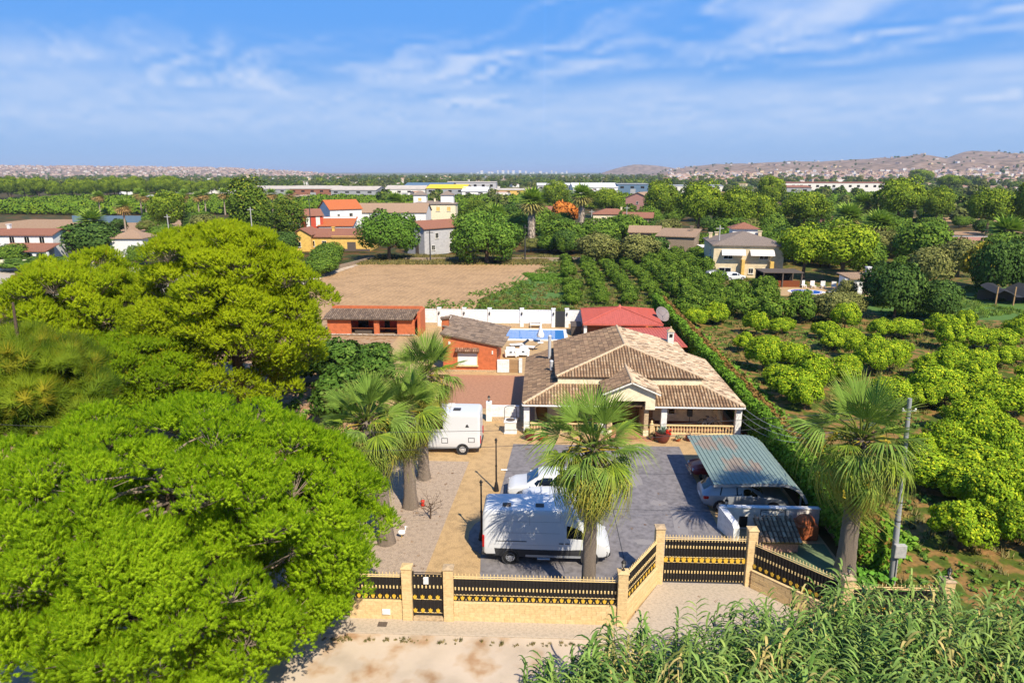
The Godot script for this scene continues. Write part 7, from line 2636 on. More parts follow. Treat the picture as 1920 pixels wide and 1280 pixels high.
# ---------------------------------------------------------------- plants: places
func plant_meshes() -> void:
	M.shoot = shoot_mesh(3, 0.26, 84, 0.15, 0.013)
	M.longshoot = shoot_mesh(4, 0.16, 44, 0.40, 0.026, 1.1)
	var g1 := Color(0.10, 0.17, 0.024)
	var g2 := Color(0.30, 0.39, 0.035)
	M.fronds = [
		frond_mesh(1, 0.9, 1.25, 1.25, 0.05, 0.15, g1, Color(0.22, 0.34, 0.055)), frond_mesh(2, 0.8, 1.2, 1.2, 0.1, 0.2, g1, Color(0.24, 0.35, 0.055)),
		frond_mesh(3, 1.1, 1.15, 1.6, 0.45, 0.25, g1, g2), frond_mesh(4, 1.0, 1.2, 1.5, 0.6, 0.3, g1, Color(0.24, 0.36, 0.07)),
		frond_mesh(5, 1.1, 1.1, 1.6, 1.1, 0.4, Color(0.14, 0.24, 0.04), Color(0.30, 0.36, 0.06)), frond_mesh(6, 1.0, 1.1, 1.5, 1.2, 0.4, Color(0.16, 0.25, 0.035), Color(0.34, 0.42, 0.05)),
		frond_mesh(7, 1.0, 1.1, 1.3, 1.5, 0.6, Color(0.30, 0.32, 0.05), Color(0.46, 0.38, 0.06)), frond_mesh(8, 1.0, 1.1, 1.2, 1.6, 0.6, Color(0.20, 0.28, 0.04), Color(0.42, 0.38, 0.06)),
		frond_mesh(9, 0.9, 0.9, 1.0, 1.0, 0.6, Color(0.36, 0.24, 0.07), Color(0.48, 0.32, 0.09)), frond_mesh(10, 0.9, 0.9, 1.0, 1.0, 0.6, Color(0.42, 0.32, 0.08), Color(0.5, 0.38, 0.1))]
	M.fartree = [
		leaf_crown(21, Vector3(3.6, 3.0, 3.6), 14, 420, 0.9, Color(0.03, 0.065, 0.02), Color(0.075, 0.13, 0.035), Color(0.12, 0.17, 0.04), 0.2, -0.4, 0.45, 0.3),
		leaf_crown(22, Vector3(4.6, 2.8, 4.6), 16, 460, 0.95, Color(0.045, 0.085, 0.02), Color(0.10, 0.17, 0.04), Color(0.16, 0.21, 0.05), 0.2, -0.3, 0.5, 0.3),
		leaf_crown(23, Vector3(2.4, 3.8, 2.4), 14, 400, 0.8, Color(0.045, 0.07, 0.035), Color(0.09, 0.125, 0.06), Color(0.14, 0.17, 0.08), 0.2, -0.6, 0.6, 0.2)]
	M.bush = [
		leaf_crown(31, Vector3(2.1, 1.4, 2.1), 8, 130, 0.75, Color(0.05, 0.10, 0.02), Color(0.10, 0.19, 0.035), Color(0.16, 0.25, 0.04), 0.25, -0.3, 0.55, 0.0),
		leaf_crown(32, Vector3(2.1, 1.5, 2.1), 8, 130, 0.75, Color(0.05, 0.10, 0.02), Color(0.10, 0.19, 0.035), Color(0.16, 0.25, 0.04), 0.25, -0.3, 0.55, 0.0)]
	# trees that others are copied from stand in the village themselves
	var pa := Color(0.045, 0.095, 0.018)
	var pb := Color(0.12, 0.205, 0.03)
	var pt := Color(0.25, 0.34, 0.04)
	M.pinecrown = [
		leaf_crown(41, Vector3(6.0, 5.4, 6.0), 44, 9000, 0.32, pa, pb, pt, 0.3, -0.75, 0.32, 2.4),
		leaf_crown(42, Vector3(6.6, 4.6, 6.0), 44, 9000, 0.32, pa, pb, pt, 0.3, -0.6, 0.34, 3.2)]
	M.pine_proto = [
		tree("pine_tree", "tall billowing pine behind the stone house, leftmost of the pine row", "tree", Vector3(39.8, 0, -235), limb_tree(1, 9.0, 0.35, 3.0), M.pinecrown[0], Vector3(0.95, 1.22, 0.95), 0.3, "pines on the right"),
		tree("pine_tree", "broad light green pine behind the pale pole, second of the pine row", "tree", Vector3(42.5, 0, -190), limb_tree(2, 9.0, 0.4, 3.2), M.pinecrown[1], Vector3(1.05, 1.28, 1.05), 1.1, "pines on the right")]
	var fc := []
	for i in 2:
		fc.append(palm_crown(50 + i, 40, 3.0, 0.5))
	M.farpalmcrown = fc
	var tm := MB.new()
	tm.tube([Vector3(0, -0.2, 0), Vector3(0, 4, 0), Vector3(0.1, 8.3, 0)], [0.34, 0.25, 0.22], 8)
	M.slimtrunk = tm.mesh()
	M.palm_proto = []
	for i in 2:
		var o := thing("fan_palm", "single fan palm between the blue fence and the pale houses" if i == 0 else "fan palm with brown skirt left of the leaning palm row", "palm tree", [Vector3(-122.5, 0, -197.7), Vector3(-184, 0, -281)][i], 0.0)
		obj("trunk", M.slimtrunk, M.palmbark, o)
		obj("crown", fc[i], M.frond, o).position.y = 8.4
		M.palm_proto.append(o)


func palm_crown(seed_: int, fronds: int, size: float, skirt: float, brown := Color(0.52, 0.33, 0.13)) -> ArrayMesh:
	var g := RandomNumberGenerator.new()
	g.seed = seed_
	var b := MB.new()
	for i in fronds:
		var k := (i + 0.5) / fronds
		var a := i * 2.399963
		var el := lerpf(1.4, -1.25, k)
		var d := Vector3(cos(a) * cos(el), sin(el), sin(a) * cos(el))
		var s := Vector3(-sin(a), 0, cos(a))
		var c0 := d * size * 0.25
		b.col = Color(0.16, 0.27, 0.03).lerp(Color(0.38, 0.50, 0.08), g.randf())
		if k > 1.0 - skirt:
			b.col = brown.lerp(Color(0.34, 0.30, 0.08), g.randf() * 0.7)
		var up := s.cross(d)
		if up.y < 0:
			up = -up
		for j in 7:
			var u := (j - 3) / 3.0
			var dir := (d * (1.1 - 0.5 * absf(u)) + s * u * 0.8).normalized()
			var tip := c0 + dir * size * g.randf_range(0.7, 0.95) + Vector3(0, -0.25 * size * (1.0 - k), 0)
			var w := (s * 0.19 + up * 0.03) * size
			var m := (up + dir * 0.3).normalized()
			var q := b.vert(c0 - w * 0.6, m)
			b.vert(c0 + w * 0.6, m)
			b.vert(tip, m)
			if (w * 1.2).cross(tip - c0).dot(m) > 0:
				b.face(q, q + 1, q + 2)
			else:
				b.face(q, q + 2, q + 1)
	return b.mesh()


func tree(called: String, label: String, cat: String, at: Vector3, trunk: ArrayMesh, crown: ArrayMesh, size: Vector3, turn: float, group := "") -> Node3D:
	var o := thing(called, label, cat, at, turn, group)
	var t := obj("trunk", trunk, M.bark, o)
	t.scale = size
	var c := obj("crown", crown, M.leaf, o)
	c.scale = size
	return o


func build_plants() -> void:
	village_trees()
	orchards()
	near_plants()


func village_trees() -> void:
	var t1 := limb_tree(11, 4.5, 0.28, 2.2)
	var t2 := limb_tree(12, 3.0, 0.22, 1.6)
	for q in [[51.5, -189, 0.92, 1.12, 0, "mid green pine right of the broad pine, third of the row"], [58.4, -190, 0.8, 0.95, 1, "low spreading pine at the right end of the pine row"], [101, -314, 1.1, 1.32, 0, "dark tall pine rising behind the right pine row"], [77.2, -207, 1.15, 0.98, 1, "flat topped pine behind the cream villa"], [108.8, -217, 1.2, 1.28, 1, "big rounded pine on the right with bare stem"], [132.5, -239, 0.95, 1.06, 0, "pine right of the big rounded pine"], [122.3, -195, 0.95, 1.08, 1, "tall stemmed pine before the right brown field"], [131, -192, 0.8, 1.35, 0, "dark pine cut by the right edge of the picture"], [5.5, -310, 1.15, 1.12, 0, "round pine between the two tall palms"], [26.5, -276, 0.85, 0.85, 1, "yellow green pine left of the gabled house"], [468, -890, 2.6, 1.7, 0, "distant pair of tall pines before the hills"], [372, -656, 1.8, 1.2, 1, "distant pine near the long wall on the right"], [-110, -199, 1.0, 1.0, 0, "round dark pine left of the tall bushy tree"], [26, -285, 1.0, 0.9, 1, "pine above the cream house with brown roof"]]:
		var o := copy(M.pine_proto[q[4]], Vector3(q[0], 0, q[1]), q[0] * 0.7, 1.0, q[5])
		o.scale = Vector3(q[2], q[3], q[2]) / Vector3(1.0, 1.22, 1.0)
	var lightpine := leaf_crown(43, Vector3(4.1, 3.4, 3.8), 40, 9000, 0.25, Color(0.09, 0.17, 0.02), Color(0.19, 0.30, 0.03), Color(0.30, 0.40, 0.04), 0.35, -0.55, 0.36, 2.0)
	tree("pine_tree", "bright green umbrella pine over the villa terrace, left of two", "tree", Vector3(45.0, 0, -119), limb_tree(5, 5.4, 0.3, 2.0), lightpine, Vector3(1.1, 1.05, 1.1), 0.0)
	tree("pine_tree", "bright green umbrella pine over the villa lawn, right of two", "tree", Vector3(50.6, 0, -116.5), limb_tree(6, 5.4, 0.32, 2.2), lightpine, Vector3(1.32, 1.12, 1.2), 2.0)
	var mul := leaf_crown(61, Vector3(6.6, 4.9, 5.6), 44, 10000, 0.33, Color(0.035, 0.095, 0.022), Color(0.085, 0.19, 0.04), Color(0.12, 0.23, 0.06), 0.2, -0.6, 0.34, 0.9)
	tree("mulberry_tree", "large dark green round tree before the yellow house", "tree", Vector3(-31.8, 0, -141), limb_tree(7, 6.0, 0.4, 3.0), mul, Vector3.ONE, 0.0)
	var fic := leaf_crown(62, Vector3(8.0, 5.2, 5.6), 50, 12000, 0.33, Color(0.04, 0.10, 0.022), Color(0.095, 0.20, 0.045), Color(0.15, 0.26, 0.06), 0.2, -0.75, 0.36, 0.0)
	tree("broad_tree", "huge green spreading tree at the far edge of the brown field", "tree", Vector3(-11.2, 0, -138.5), limb_tree(8, 6.0, 0.45, 3.4), fic, Vector3.ONE, 0.4)
	var dk := leaf_crown(63, Vector3(3.0, 2.6, 3.0), 26, 5200, 0.25, Color(0.025, 0.06, 0.02), Color(0.055, 0.12, 0.04), Color(0.10, 0.18, 0.06), 0.15, -0.7, 0.42, 0.2)
	var md := leaf_crown(64, Vector3(3.4, 3.0, 3.4), 26, 5200, 0.27, Color(0.045, 0.10, 0.022), Color(0.10, 0.195, 0.04), Color(0.16, 0.25, 0.05), 0.2, -0.6, 0.42, 0.3)
	var gy := leaf_crown(65, Vector3(3.2, 3.0, 3.2), 26, 5000, 0.25, Color(0.075, 0.10, 0.05), Color(0.16, 0.19, 0.10), Color(0.24, 0.27, 0.15), 0.2, -0.5, 0.4, 0.5)
	var yl := leaf_crown(66, Vector3(3.0, 3.2, 3.0), 20, 3000, 0.36, Color(0.11, 0.13, 0.025), Color(0.23, 0.23, 0.045), Color(0.34, 0.28, 0.06), 0.3, -0.5, 0.4, 0.5)
	var tall := leaf_crown(67, Vector3(3.2, 7.6, 3.2), 40, 8000, 0.32, Color(0.035, 0.075, 0.018), Color(0.085, 0.155, 0.03), Color(0.20, 0.25, 0.04), 0.25, -0.85, 0.62, 0.4)
	tree("tall_tree", "tall bushy tree towering over the red house, widest at its base", "tree", Vector3(-68.8, 0, -160), t1, tall, Vector3(1.25, 1.14, 1.25), 0.0)
	tree("tall_tree", "darker half of the tall tree pair, right behind the bushy tree", "tree", Vector3(-66.5, 0, -178), t1, tall, Vector3(1.1, 0.78, 1.1), 1.0)
	var dead := leaf_crown(68, Vector3(4.4, 3.0, 4.2), 18, 1500, 0.62, Color(0.24, 0.085, 0.03), Color(0.42, 0.17, 0.06), Color(0.5, 0.24, 0.1), 0.2, -0.4, 0.4, 1.2, 3.0)
	tree("dead_tree", "dead rust brown tree between the two tall palms", "tree", Vector3(7.2, 0, -232), t1, dead, Vector3(1.05, 1.15, 1.0), 0.0)
	for q in [
		[-98.5, -146, dk, 2.0, 1.35, "wide dark tree beside the white hip roofed house"], [-57, -150, dk, 1.15, 0.95, "dark blue green round tree before the yellow gable"],
		[-107, -133, md, 1.0, 0.62, "reddish hedge tree before the arcade house"], [72.8, -134, md, 1.45, 1.4, "dense green tree behind the olive on the right"], [73.4, -123, gy, 1.0, 1.08, "silvery olive tree on the right"],
		[70.0, -112, yl, 0.85, 1.08, "yellowish tree beside the olive on the right"], [66.5, -102.5, dk, 0.95, 1.55, "dark upright tree before the shade net"], [71, -104, dk, 0.9, 1.6, "black green cypress-like tree at the right edge"],
		[44.6, -86.5, dk, 0.95, 1.30, "dark green tree in front of the pool hut"], [49.4, -86, dk, 0.92, 0.92, "round dark bush right of the dark tree"], [47.5, -95, dk, 1.0, 1.1, "dark leafy tree behind the round bush"],
		[35.7, -83.5, gy, 0.75, 0.62, "small grey green bush at the orchard corner"], [39.5, -88, gy, 0.6, 0.5, "olive shrub before the villa pool"], [43.6, -98, gy, 0.4, 0.5, "pale olive left of the pool hut"],
		[10.9, -136.5, gy, 1.25, 1.0, "grey green tree at the orchard's far edge, left one"], [19.5, -137, gy, 1.3, 0.95, "grey green tree at the orchard's far edge, right one"], [4.3, -163, md, 1.5, 1.15, "leafy tree below the second tall palm"],
		[-19.5, -206, md, 1.2, 1.25, "tree right of the turret house"], [-17, -160, md, 1.6, 1.35, "tree behind the huge spreading tree, left"], [-5, -185, md, 1.7, 1.2, "tree behind the first tall palm"], [14, -170, md, 1.5, 1.1, "green tree below the cream house, left"],
		[22, -176, md, 1.5, 1.2, "green tree below the cream house, right"], [-22, -226, tall, 0.9, 0.62, "upright tree right of the turret house"], [58, -262, md, 1.5, 1.3, "tree between the gabled house and the pines"], [84, -192, md, 1.3, 1.2, "green tree right of the flat topped pine"],
		[62, -150, md, 1.5, 1.3, "tree behind the umbrella pines"], [79, -160, md, 1.3, 1.3, "tree among the right palms"], [86, -132, md, 1.2, 1.1, "bright tree at the right edge behind the olive"], [54, -142, dk, 1.3, 1.3, "dark tree behind the cream villa, right"],
		[29, -176, dk, 1.0, 1.2, "dark tree behind the upper tan house"], [60, -108, gy, 1.0, 1.1, "olive tree behind the dark leafy tree"], [57, -125, md, 1.2, 1.0, "bright bushy tree below the skirted palm"], [-9, -230, dk, 1.7, 1.5, "dark tree left of the first tall palm"], [-2.5, -212, md, 1.6, 1.3, "green tree right behind the first tall palm"],
		[-97, -127, md, 1.9, 0.33, "low green hedge bush before the arcade house"], [-45, -182, dk, 1.2, 0.9, "dark bush behind the yellow house"], [24, -150, dk, 1.3, 0.8, "dark bush at the stone house"], [43, -160, md, 1.3, 0.9, "yellow green bush behind the canopy"], [48, -175, md, 1.7, 1.1, "bush below the pine row"], [-30, -176, dk, 1.3, 1.1, "dark tree behind the mulberry"]]:
		tree("garden_tree", q[5], "tree", Vector3(q[0], 0, q[1]), t2, q[2], Vector3(q[3], q[4], q[3]), q[0])
	# bushes that fill the gardens
	var g := RandomNumberGenerator.new()
	g.seed = 15
	var kinds := [dk, md, md, gy, dk]
	var kn := ["dark green", "fresh green", "light green", "grey green", "deep green"]
	for q in [[2, 34, -225, -150, 26, "between the tall palms and the stone house"], [30, 100, -290, -190, 46, "below the pine row on the right"], [52, 100, -190, -118, 40, "around the umbrella pines and right palms"], [-24, 4, -290, -158, 26, "behind the huge spreading tree"], [-60, -22, -300, -262, 10, "behind the turret house"], [-130, -82, -240, -152, 34, "left of the tall bushy tree"], [-82, -72, -160, -130, 6, "behind the tallest garden pine"], [36, 60, -180, -136, 18, "behind the cream villa"], [100, 150, -300, -205, 22, "before the far right pines"]]:
		for i in q[4]:
			var k := g.randi() % 5
			var s := g.randf_range(0.55, 1.15)
			var o := tree("garden_bush", kn[k] + " garden bush " + q[5], "bush", Vector3(g.randf_range(q[0], q[1]), 0, g.randf_range(q[2], q[3])), t2, kinds[k], Vector3(s, s * g.randf_range(0.6, 1.1), s), g.randf() * TAU, "bushes " + q[5])
	# hedge of leafy bushes by the track
	for i in 8:
		var o := tree("hedge_bush", "leafy bush of the hedge beside the track, before the yellow house", "bush", Vector3(-44.5 + i * 0.75, 0, -141 + i * 3.1), t2, md, Vector3(0.85, 0.55, 0.75), i * 1.1, "hedge beside the track")
		o.scale = Vector3.ONE * rf(0.9, 1.1)
	# tall palms of the village
	for q in [[-2.7, -175.4, 10.6, 0.85, "tall palm with thick shaggy trunk, left of the two in the village"], [11.8, -209, 11.0, 0.85, "tall palm with thick shaggy trunk, right of the two in the village"], [73.2, -153.7, 6.6, 0.9, "palm with hanging grey skirt behind the umbrella pines"], [102.2, -226.7, 8.0, 0.35, "palm behind the pinkish house on the right"], [71.9, -166, 7.4, 0.35, "palm left of the skirted palm on the right"], [90.5, -138, 6.2, 0.5, "palm at the right edge above the dark trees"], [-112.5, -168, 5.6, 0.5, "lush palm behind the white hip roofed house"], [-56, -262, 7.0, 0.3, "dark palm left of the turret house"], [-14, -205, 5.2, 0.3, "low palm behind the huge spreading tree"]]:
		var o := thing("fan_palm", q[4], "palm tree", Vector3(q[0], 0, q[1]))
		var t := MB.new()
		var pts := []
		var rr := []
		for i in 13:
			pts.append(Vector3(0, q[2] * i / 12.0, 0))
			rr.append(q[3] * (1.15 if i % 2 else 1.0) * lerpf(0.75, 1.05, i / 12.0))
		t.tube(pts, rr, 9)
		var shag := MB.new()
		g.seed = int(absf(q[0] * 10))
		if q[3] > 0.6:
			for i in 420:
				var a := g.randf() * TAU
				var y: float = q[2] * g.randf_range(0.12, 1.0)
				var d := Vector3(cos(a), 0, sin(a))
				shag.col = Color(0.44, 0.37, 0.30) * g.randf_range(0.6, 1.35)
				var p: Vector3 = d * q[3] * 0.95 + Vector3(0, y, 0)
				var s := Vector3(-sin(a), 0, cos(a)) * 0.14
				shag.tri(p - s, p + d * 0.28 + Vector3(0, -0.9, 0), p + s)
			obj("dead_leaf_skirt", shag, M.leaf, o)
		obj("trunk", t, M.palmbark, o)
		obj("crown", palm_crown(int(absf(q[0])) + 3, 70, 4.1, 0.38, Color(0.42, 0.36, 0.12)), M.frond, o).position.y = q[2] + 0.6


func orchards() -> void:
	var ca := Color(0.06, 0.14, 0.014)
	var cb := Color(0.185, 0.32, 0.024)
	var ct := Color(0.36, 0.46, 0.035)
	var trunk := limb_tree(21, 1.1, 0.08, 0.5, 4)
	var near := []
	for i in 4:
		near.append(leaf_crown(71 + i, Vector3(1.6, 1.2, 1.6), 26, 6400, 0.105, ca, cb, ct, 0.3, -0.5, 0.36, 0.15))
	var pts := [V(24.1, -76.5), V(27.2, -77.2), V(31.3, -75.2), V(32.8, -73.2), V(37.3, -75.5), V(39.9, -75.6), V(42.1, -70.6), V(44.7, -70.8), V(47.2, -70.9), V(51.2, -74.0), V(20.7, -68.8), V(22.8, -68.0), V(30.2, -70.1), V(30.8, -66.6), V(32.3, -65.8), V(34.5, -65.9), V(38.8, -64.4), V(39.4, -61.4), V(42.8, -63.8), V(45.5, -65.5), V(20.4, -62.1), V(23.3, -63.0), V(24.5, -60.8), V(27.3, -60.2), V(29.6, -61.0), V(31.9, -61.9), V(34.3, -59.8), V(35.8, -59.2), V(36.5, -56.6), V(20.6, -57.9), V(22.0, -57.3), V(22.7, -56.0), V(25.8, -57.4), V(31.1, -53.5), V(34.0, -54.1), V(20.2, -53.5), V(20.3, -51.3), V(27.3, -52.2), V(29.5, -51.8), V(31.2, -51.8), V(31.6, -48.4), V(34.1, -49.4), V(36.4, -51.0), V(29.6, -46.1), V(31.5, -45.7), V(31.1, -43.0), V(23.9, -40.9), V(25.5, -41.3), V(27.7, -42.1), V(28.5, -41.1), V(22.4, -37.9), V(23.3, -37.4), V(25.7, -38.7), V(23.3, -35.4), V(23.6, -34.2), V(25.6, -35.8), V(27.7, -38.2), V(25.9, -35.0), V(20.4, -31.1), V(23.5, -31.6), V(24.9, -28.6), V(18.0, -80.5), V(21.0, -82.0), V(35.0, -79.0), V(55.0, -78.0), V(58.0, -72.0), V(54.0, -67.0), V(50.0, -62.0), V(47.0, -57.0), V(42.0, -58.0), V(40.0, -52.0), V(36.0, -45.0), V(33.0, -39.0), V(44.5, -76.5), V(48.5, -79.0)]
	for i in pts.size():
		var p: Vector2 = pts[i]
		var s := rf(0.78, 1.08)
		var o := tree("citrus_tree", "bright yellow green citrus tree of the orchard right of the hedge", "citrus tree", Vector3(p.x + 0.3, 0, p.y), trunk, near[i % 4], Vector3.ONE, rf(0, TAU), "citrus trees right of the hedge")
		o.scale = Vector3(s * rf(0.85, 1.3), s * rf(0.8, 1.3), s * rf(0.85, 1.3))
		if p == V(20.4, -31.1):
			o.set_meta("label", "lone low citrus tree on bare soil behind the far right gate post")
	var dark := []
	for i in 3:
		dark.append(leaf_crown(81 + i, Vector3(1.75, 1.3, 1.75), 15, 2400, 0.17, Color(0.035, 0.08, 0.018), Color(0.085, 0.17, 0.03), Color(0.15, 0.24, 0.05), 0.25, -0.5, 0.44, 0.1))
	var n := 0
	for r in 13:
		var z := -94.0 - r * 4.0
		for k in 10:
			var x := 4.6 + k * 3.9 + rf(-0.4, 0.4) + (0.5 if r % 2 else 0.0)
			var zz := z + rf(-0.5, 0.5)
			var edge := lerpf(21.0, 31.0, clampf((-zz - 84.0) / 40.0, 0, 1))
			if x > edge + 2.0 or rng.randf() < 0.07:
				continue
			var o := tree("orchard_tree", "small dark green orchard tree between the ploughed field and the cream villa", "orchard tree", Vector3(x, 0, zz), trunk, dark[n % 3], Vector3.ONE, rf(0, TAU), "orchard trees behind the red pavilion")
			var s := rf(0.62, 0.82) + (0.42 if x > 19 else 0.0)
			o.scale = Vector3(s, s * rf(0.85, 1.1), s)
			n += 1
	for q in [[18.5, -84.5], [22.0, -88.0], [25.5, -86.0], [29.0, -90.0], [24.5, -92.0], [32.0, -84.0], [28.0, -82.5], [31.5, -95.0], [34.5, -90.5], [28.5, -99.5], [33.0, -101.0]]:
		var o := tree("orchard_tree", "small dark green orchard tree between the ploughed field and the cream villa", "orchard tree", Vector3(q[0], 0, q[1]), trunk, dark[n % 3], Vector3.ONE, rf(0, TAU), "orchard trees behind the red pavilion")
		o.scale = Vector3.ONE * rf(1.0, 1.3)
		n += 1


func near_plants() -> void:
	# the big pines on the left
	var pa := Color(0.32, 0.50, 0.015)
	var pb := Color(0.50, 0.70, 0.022)
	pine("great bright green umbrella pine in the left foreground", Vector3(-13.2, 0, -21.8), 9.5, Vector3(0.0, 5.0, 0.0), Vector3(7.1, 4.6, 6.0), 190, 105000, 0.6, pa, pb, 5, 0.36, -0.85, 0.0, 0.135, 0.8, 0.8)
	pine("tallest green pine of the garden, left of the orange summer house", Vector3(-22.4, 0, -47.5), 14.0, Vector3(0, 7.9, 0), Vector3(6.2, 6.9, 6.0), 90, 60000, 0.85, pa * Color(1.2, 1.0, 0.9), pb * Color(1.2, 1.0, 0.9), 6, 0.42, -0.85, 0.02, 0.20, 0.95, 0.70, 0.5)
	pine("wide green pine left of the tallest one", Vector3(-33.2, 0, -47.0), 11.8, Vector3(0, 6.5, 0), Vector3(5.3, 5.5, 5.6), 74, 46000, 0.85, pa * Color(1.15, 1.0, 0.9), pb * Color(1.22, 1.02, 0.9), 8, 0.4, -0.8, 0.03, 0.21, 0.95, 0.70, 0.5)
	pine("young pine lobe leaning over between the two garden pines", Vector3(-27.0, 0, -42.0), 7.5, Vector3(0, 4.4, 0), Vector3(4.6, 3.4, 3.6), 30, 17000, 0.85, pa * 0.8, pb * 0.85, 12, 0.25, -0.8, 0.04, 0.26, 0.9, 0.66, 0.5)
	M.shoot_keep = M.shoot
	M.shoot = M.longshoot
	pine("ragged long needled yellow green pine at the left edge", Vector3(-24.9, 0, -30.0), 13.5, Vector3(0.7, 7.4, 0), Vector3(3.0, 2.9, 2.8), 26, 1900, 1.35, Color(0.14, 0.24, 0.02), Color(0.36, 0.46, 0.03), 9, 0.2, -0.7, 0.16, 0.26, 0.9, 0.6, 0.75)
	M.shoot = M.shoot_keep
	# dark shrubs behind the palms
	var dk := leaf_crown(91, Vector3(2.0, 1.7, 2.0), 20, 3400, 0.2, Color(0.025, 0.07, 0.02), Color(0.06, 0.135, 0.035), Color(0.11, 0.2, 0.06), 0.2, -0.6, 0.42, 0.1)
	var tk := limb_tree(9, 1.8, 0.1, 0.8)
	for q in [[-17.4, -57.0, 1.2, 1.05, "dark green shrub behind the left palms, foremost"], [-20.5, -61, 1.1, 0.75, "dark green shrub below the orange summer house, left"], [-15.5, -60.5, 1.0, 0.75, "dark green shrub below the orange summer house, right"], [-13.8, -53, 1.0, 1.1, "dark shrub between the palms and the brick patio"], [-22.0, -56, 1.2, 1.0, "dark shrub under the tallest pine"], [-14.5, -47, 1.1, 1.2, "dark shrub behind the middle palm"]]:
		tree("garden_shrub", q[4], "shrub", Vector3(q[0], 0, q[1]), tk, dk, Vector3(q[2], q[3], q[2]), q[0])
	# fan palms
	fan_palm("fan palm behind the others of the left trio, beside the motorhome", Vector3(-6.98, 0, -37.8), Vector3(0.3, 6.6, 0.0), 0.34, 0.25, 58, 1.12, 3, 0.35, 3)
	fan_palm("fan palm in the middle of the left trio on the gravel", Vector3(-7.11, 0, -34.2), Vector3(-0.1, 5.6, -0.2), 0.38, 0.27, 58, 1.05, 5, 0.38, 3)
	fan_palm("foremost fan palm of the left trio beside the great pine", Vector3(-7.6, 0, -30.4), Vector3(-0.9, 6.2, -0.6), 0.36, 0.27, 58, 1.2, 8, 0.35, 4)
	fan_palm("fan palm in the centre growing between the fence and the van", Vector3(2.1, 0, -25.5), Vector3(0.05, 7.35, 0.0), 0.33, 0.24, 62, 1.12, 13, 0.42, 9)
	fan_palm("fan palm on the right beside the grey utility pole", Vector3(13.95, 0, -28.3), Vector3(-0.1, 6.9, 0.2), 0.44, 0.30, 60, 1.28, 17, 0.32, 6)
	hedge()
	reeds()
	ground_plants()


func hedge() -> void:
	var o := thing("cypress_hedge", "long clipped cypress hedge with brown flat top right of the villa", "hedge")
	var core := MB.new()
	core.box(Vector3(15.4, 1.1, -58.5), Vector3(1.0, 2.2, 59))
	obj("inner_branches", core, M.dirt, o)
	var sp := spray_mesh(5, 22, 0.32, Color(0.07, 0.16, 0.012), Color(0.17, 0.31, 0.025))
	var places := []
	var cols := []
	var g := RandomNumberGenerator.new()
	g.seed = 9
	for i in 15000:
		var z := g.randf_range(-88, -28.9)
		var bulge := 0.12 * sin(z * 0.9) + 0.08 * sin(z * 2.3)
		var p: Vector3
		var d: Vector3
		var k := g.randf()
		if k < 0.46:
			p = Vector3(14.75 - bulge, 2.35 * sqrt(g.randf()), z)
			d = Vector3(-0.8, 0.8, 0)
		elif k < 0.62:
			p = Vector3(14.85 - bulge + g.randf() * 0.22, 2.3 + g.randf_range(-0.1, 0.15), z)
			d = Vector3(-0.3, 1, 0)
		elif k < 0.88:
			p = Vector3(16.0 + bulge * 0.5, 1.75 * sqrt(g.randf()), z)
			d = Vector3(0.8, 0.8, 0)
		else:
			p = Vector3(15.35 + g.randf_range(-0.3, 0.5), 2.15, z)
			d = Vector3(0, 1, 0)
		if i < 420:
			p = Vector3(g.randf_range(14.8, 15.95), 2.3 * sqrt(g.randf()), -28.8 - g.randf() * 0.3)
			d = Vector3(0, 0.8, 0.8)
		d = (d + Vector3(g.randfn(), g.randfn(), g.randfn()) * 0.3).normalized()
		places.append(Transform3D(turned(d, g.randf() * TAU).scaled(Vector3.ONE * g.randf_range(0.7, 1.25)), p))
		cols.append(Color(1, 1, 1) * g.randf_range(0.7, 1.3) if k < 0.88 else Color(2.4, 0.72, 2.6) * g.randf_range(0.5, 0.9))
	kind(many("foliage", sp, M.leaf, places, cols, o), "stuff")
	var tw := MB.new()
	for i in 900:  # bare twigs of the cut top
		var p := Vector3(g.randf_range(14.95, 15.85), 2.2, g.randf_range(-88, -29))
		tw.col = Color(0.2, 0.13, 0.08)
		tw.tube([p, p + Vector3(g.randfn() * 0.12, g.randf_range(0.08, 0.22), g.randfn() * 0.12)], [0.02, 0.008], 3, false)
	obj("cut_twigs", tw, M.bark, o)


